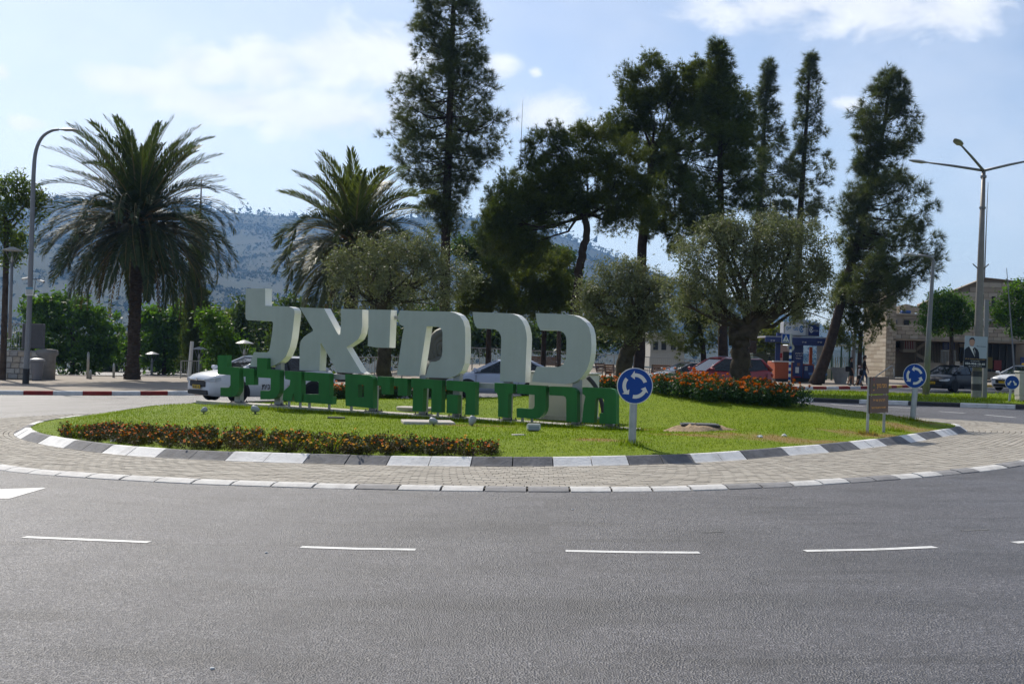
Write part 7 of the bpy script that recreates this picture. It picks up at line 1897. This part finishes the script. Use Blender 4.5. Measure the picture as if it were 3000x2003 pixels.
# rooftop awning with blue tank
t = empty('roof_awning', P(2655, 922, UY + 1), label='tan fabric awning on the low roof beside the pine', cat='awning')
pts = [(2611,905),(2635,895),(2655,890),(2680,897),(2692,903)]
mb = MB()
for p0, p1 in zip(pts, pts[1:]): mb.quad(P(*p0, UY + 1.0), P(*p1, UY + 1.0), P(p1[0], 919, UY + .2), P(p0[0], 916, UY + .2)); mb.quad(P(*p0, UY + 1.0), P(*p1, UY + 1.0), P(p1[0], p1[1] + 4, UY + 4), P(p0[0], p0[1] + 4, UY + 4))
rebase(mb, t.location).build('cloth', mat('awning_tan', (.26,.21,.15), .85, .1, var=.15), t)
for x in (2615, 2655, 2690): ppart('pole', x, 900, x + 1.5, 922, UY + .8, .05, galv, t)
a, b, zb_, zt_ = pxrect(2640, 909, 2666, 919, UY); mb = MB(); mb.box((0, 0, (zt_-zb_)/2), (b-a, .5, zt_-zb_), 0, bev=.06); o = mb.build('blue_tarpaulin', mat('tarp_blue', (.02,.07,.26), .5, .4)); o.location = ((a+b)/2, UY, zb_); tag(o, 'bright blue tarpaulin bundle on the low roof', 'tarpaulin')
for i, (px, py, lab) in enumerate(((2838, 960, 'dark bundle with pale tops on the balcony, left of the lamp'), (2872, 955, 'dark bundle on the balcony right of the lamp'), (2612, 953, 'dark bundle at the left end of the balcony'))):
    c = P(px, py, BY - .4); mb = MB(); mb.lathe((0, 0, 0), [(.1, 0), (.4, .1), (.36, .35), (.15, .5), (0, .5)], 9); mb.v = [(x * random.uniform(.7, 1.3), y, zz * random.uniform(.8, 1.4)) for x, y, zz in mb.v]; o = mb.build('stored_bundle', [darkm, whitep], None); o.location = c; tag(o, lab, 'bundle')
    for j, f in enumerate(o.data.polygons): f.material_index = 1 if j % 5 == 0 else 0
# handrail
hb_ = P(2618, 1112, 80); hb_.z = plaza_z(hb_.x, 80); mb = MB(); pts = [P(x, y, 80) - hb_ for x, y in ((2560,1108),(2575,1096),(2612,1071),(2618,1073),(2620,1112))]; mb.tube(pts, .035, 7); o = mb.build('handrail', galv, None, smooth=True); o.location = hb_; tag(o, 'bent steel handrail at the corner of the stone building', 'handrail')
# pale house beyond the railing
HY = 110.0; hb = P(1955, 1040, HY); hs = empty('pale_house', hb, label='pale flat roofed house beyond the plaza railing', cat='house'); hw_ = mat('house_render', (.42,.40,.37), .9, .1, var=.06)
ppart('wall', 1905, 985, 2005, 1075, HY, 6, hw_, hs); ppart('roof', 1898, 975, 2010, 986, HY - .4, 7, mat('house_roof', (.36,.34,.31), .9, .1), hs)
for x in (1914, 1938, 1966, 1986):
    w_ = ppart('window', x, 1000, x + 14, 1025, HY - .06, .1, dark_in, hs); w_2 = MB(); pbox(w_2, x - 1, 1025, x + 15, 1027, HY - .12, .2); rebase(w_2, hs.location).build('sill', hw_, w_)
# far houses on the hill
hr = mat('hill_house', (.50,.46,.41), .9, .1); rr_ = mat('hill_roof', (.36,.18,.12), .9, .1)
r4 = random.Random(3)
HL = ('just right of the tall pine trunk', 'second right of the tall pine trunk', 'widest of the cluster right of the tall pine', 'lowest of the cluster right of the tall pine', 'at the right of the cluster by the tall pine', 'touching the tall pine trunk on its right', 'largest on the crest left of the second palm', 'on the crest right next to the largest crest house', 'leftmost of three left of the big palm', 'middle one of three left of the big palm', 'nearest to the big palm of three on its left', 'between the second palm and the tall pine', 'against the dark pine mass right of the cluster')
for i, (px, py, w) in enumerate(((1330,655,9),(1352,668,7),(1382,662,10),(1402,676,8),(1428,664,9),(1312,670,6),(770,636,14),(800,640,9),(170,580,12),(215,584,10),(250,581,9),(1005,648,8),(1455,668,7))):
    Yh = 2470.0 if py > 645 else 2560.0; x = XG(px, Yh); zz = min(P(px, py, Yh).z, 9999); base = Vector((x, Yh, zz - 6)); t = empty('hill_house', base, r4.uniform(-.4, .4), 'tiny pale hill house, ' + HL[i], 'house', 'far houses on the hill'); W2 = w * Yh / FPX
    mb = MB(); mb.box((0, 0, 4), (W2, W2 * .8, 12)); mb.build('wall', hr, t)
    mb = MB(); mb.hexa([(-W2*.54,-W2*.44,10),(W2*.54,-W2*.44,10),(W2*.54,W2*.44,10),(-W2*.54,W2*.44,10)], [(-W2*.3,-.2,10+W2*.16),(W2*.3,-.2,10+W2*.16),(W2*.3,.2,10+W2*.16),(-W2*.3,.2,10+W2*.16)]); mb.build('roof', rr_ if i % 3 == 1 else hr, t)
# ------------------------------------------------------------------ haze: the air between here and the hill
hz_m = bpy.data.materials.new('haze_air'); hz_m.use_nodes = True; N = hz_m.node_tree.nodes; N.clear()
ho = N.new('ShaderNodeOutputMaterial'); hv = N.new('ShaderNodeVolumePrincipled'); hv.inputs['Color'].default_value = (.30,.56,1.0,1); hv.inputs['Density'].default_value = HAZE; hv.inputs['Anisotropy'].default_value = 0.3
hz_m.node_tree.links.new(hv.outputs[0], ho.inputs['Volume'])
mb = MB(); mb.box((0, 1650, 158), (8400, 5200, 362)); o = mb.build('haze', hz_m); tag(o, 'thin blue haze filling the air', 'haze', kind='stuff')
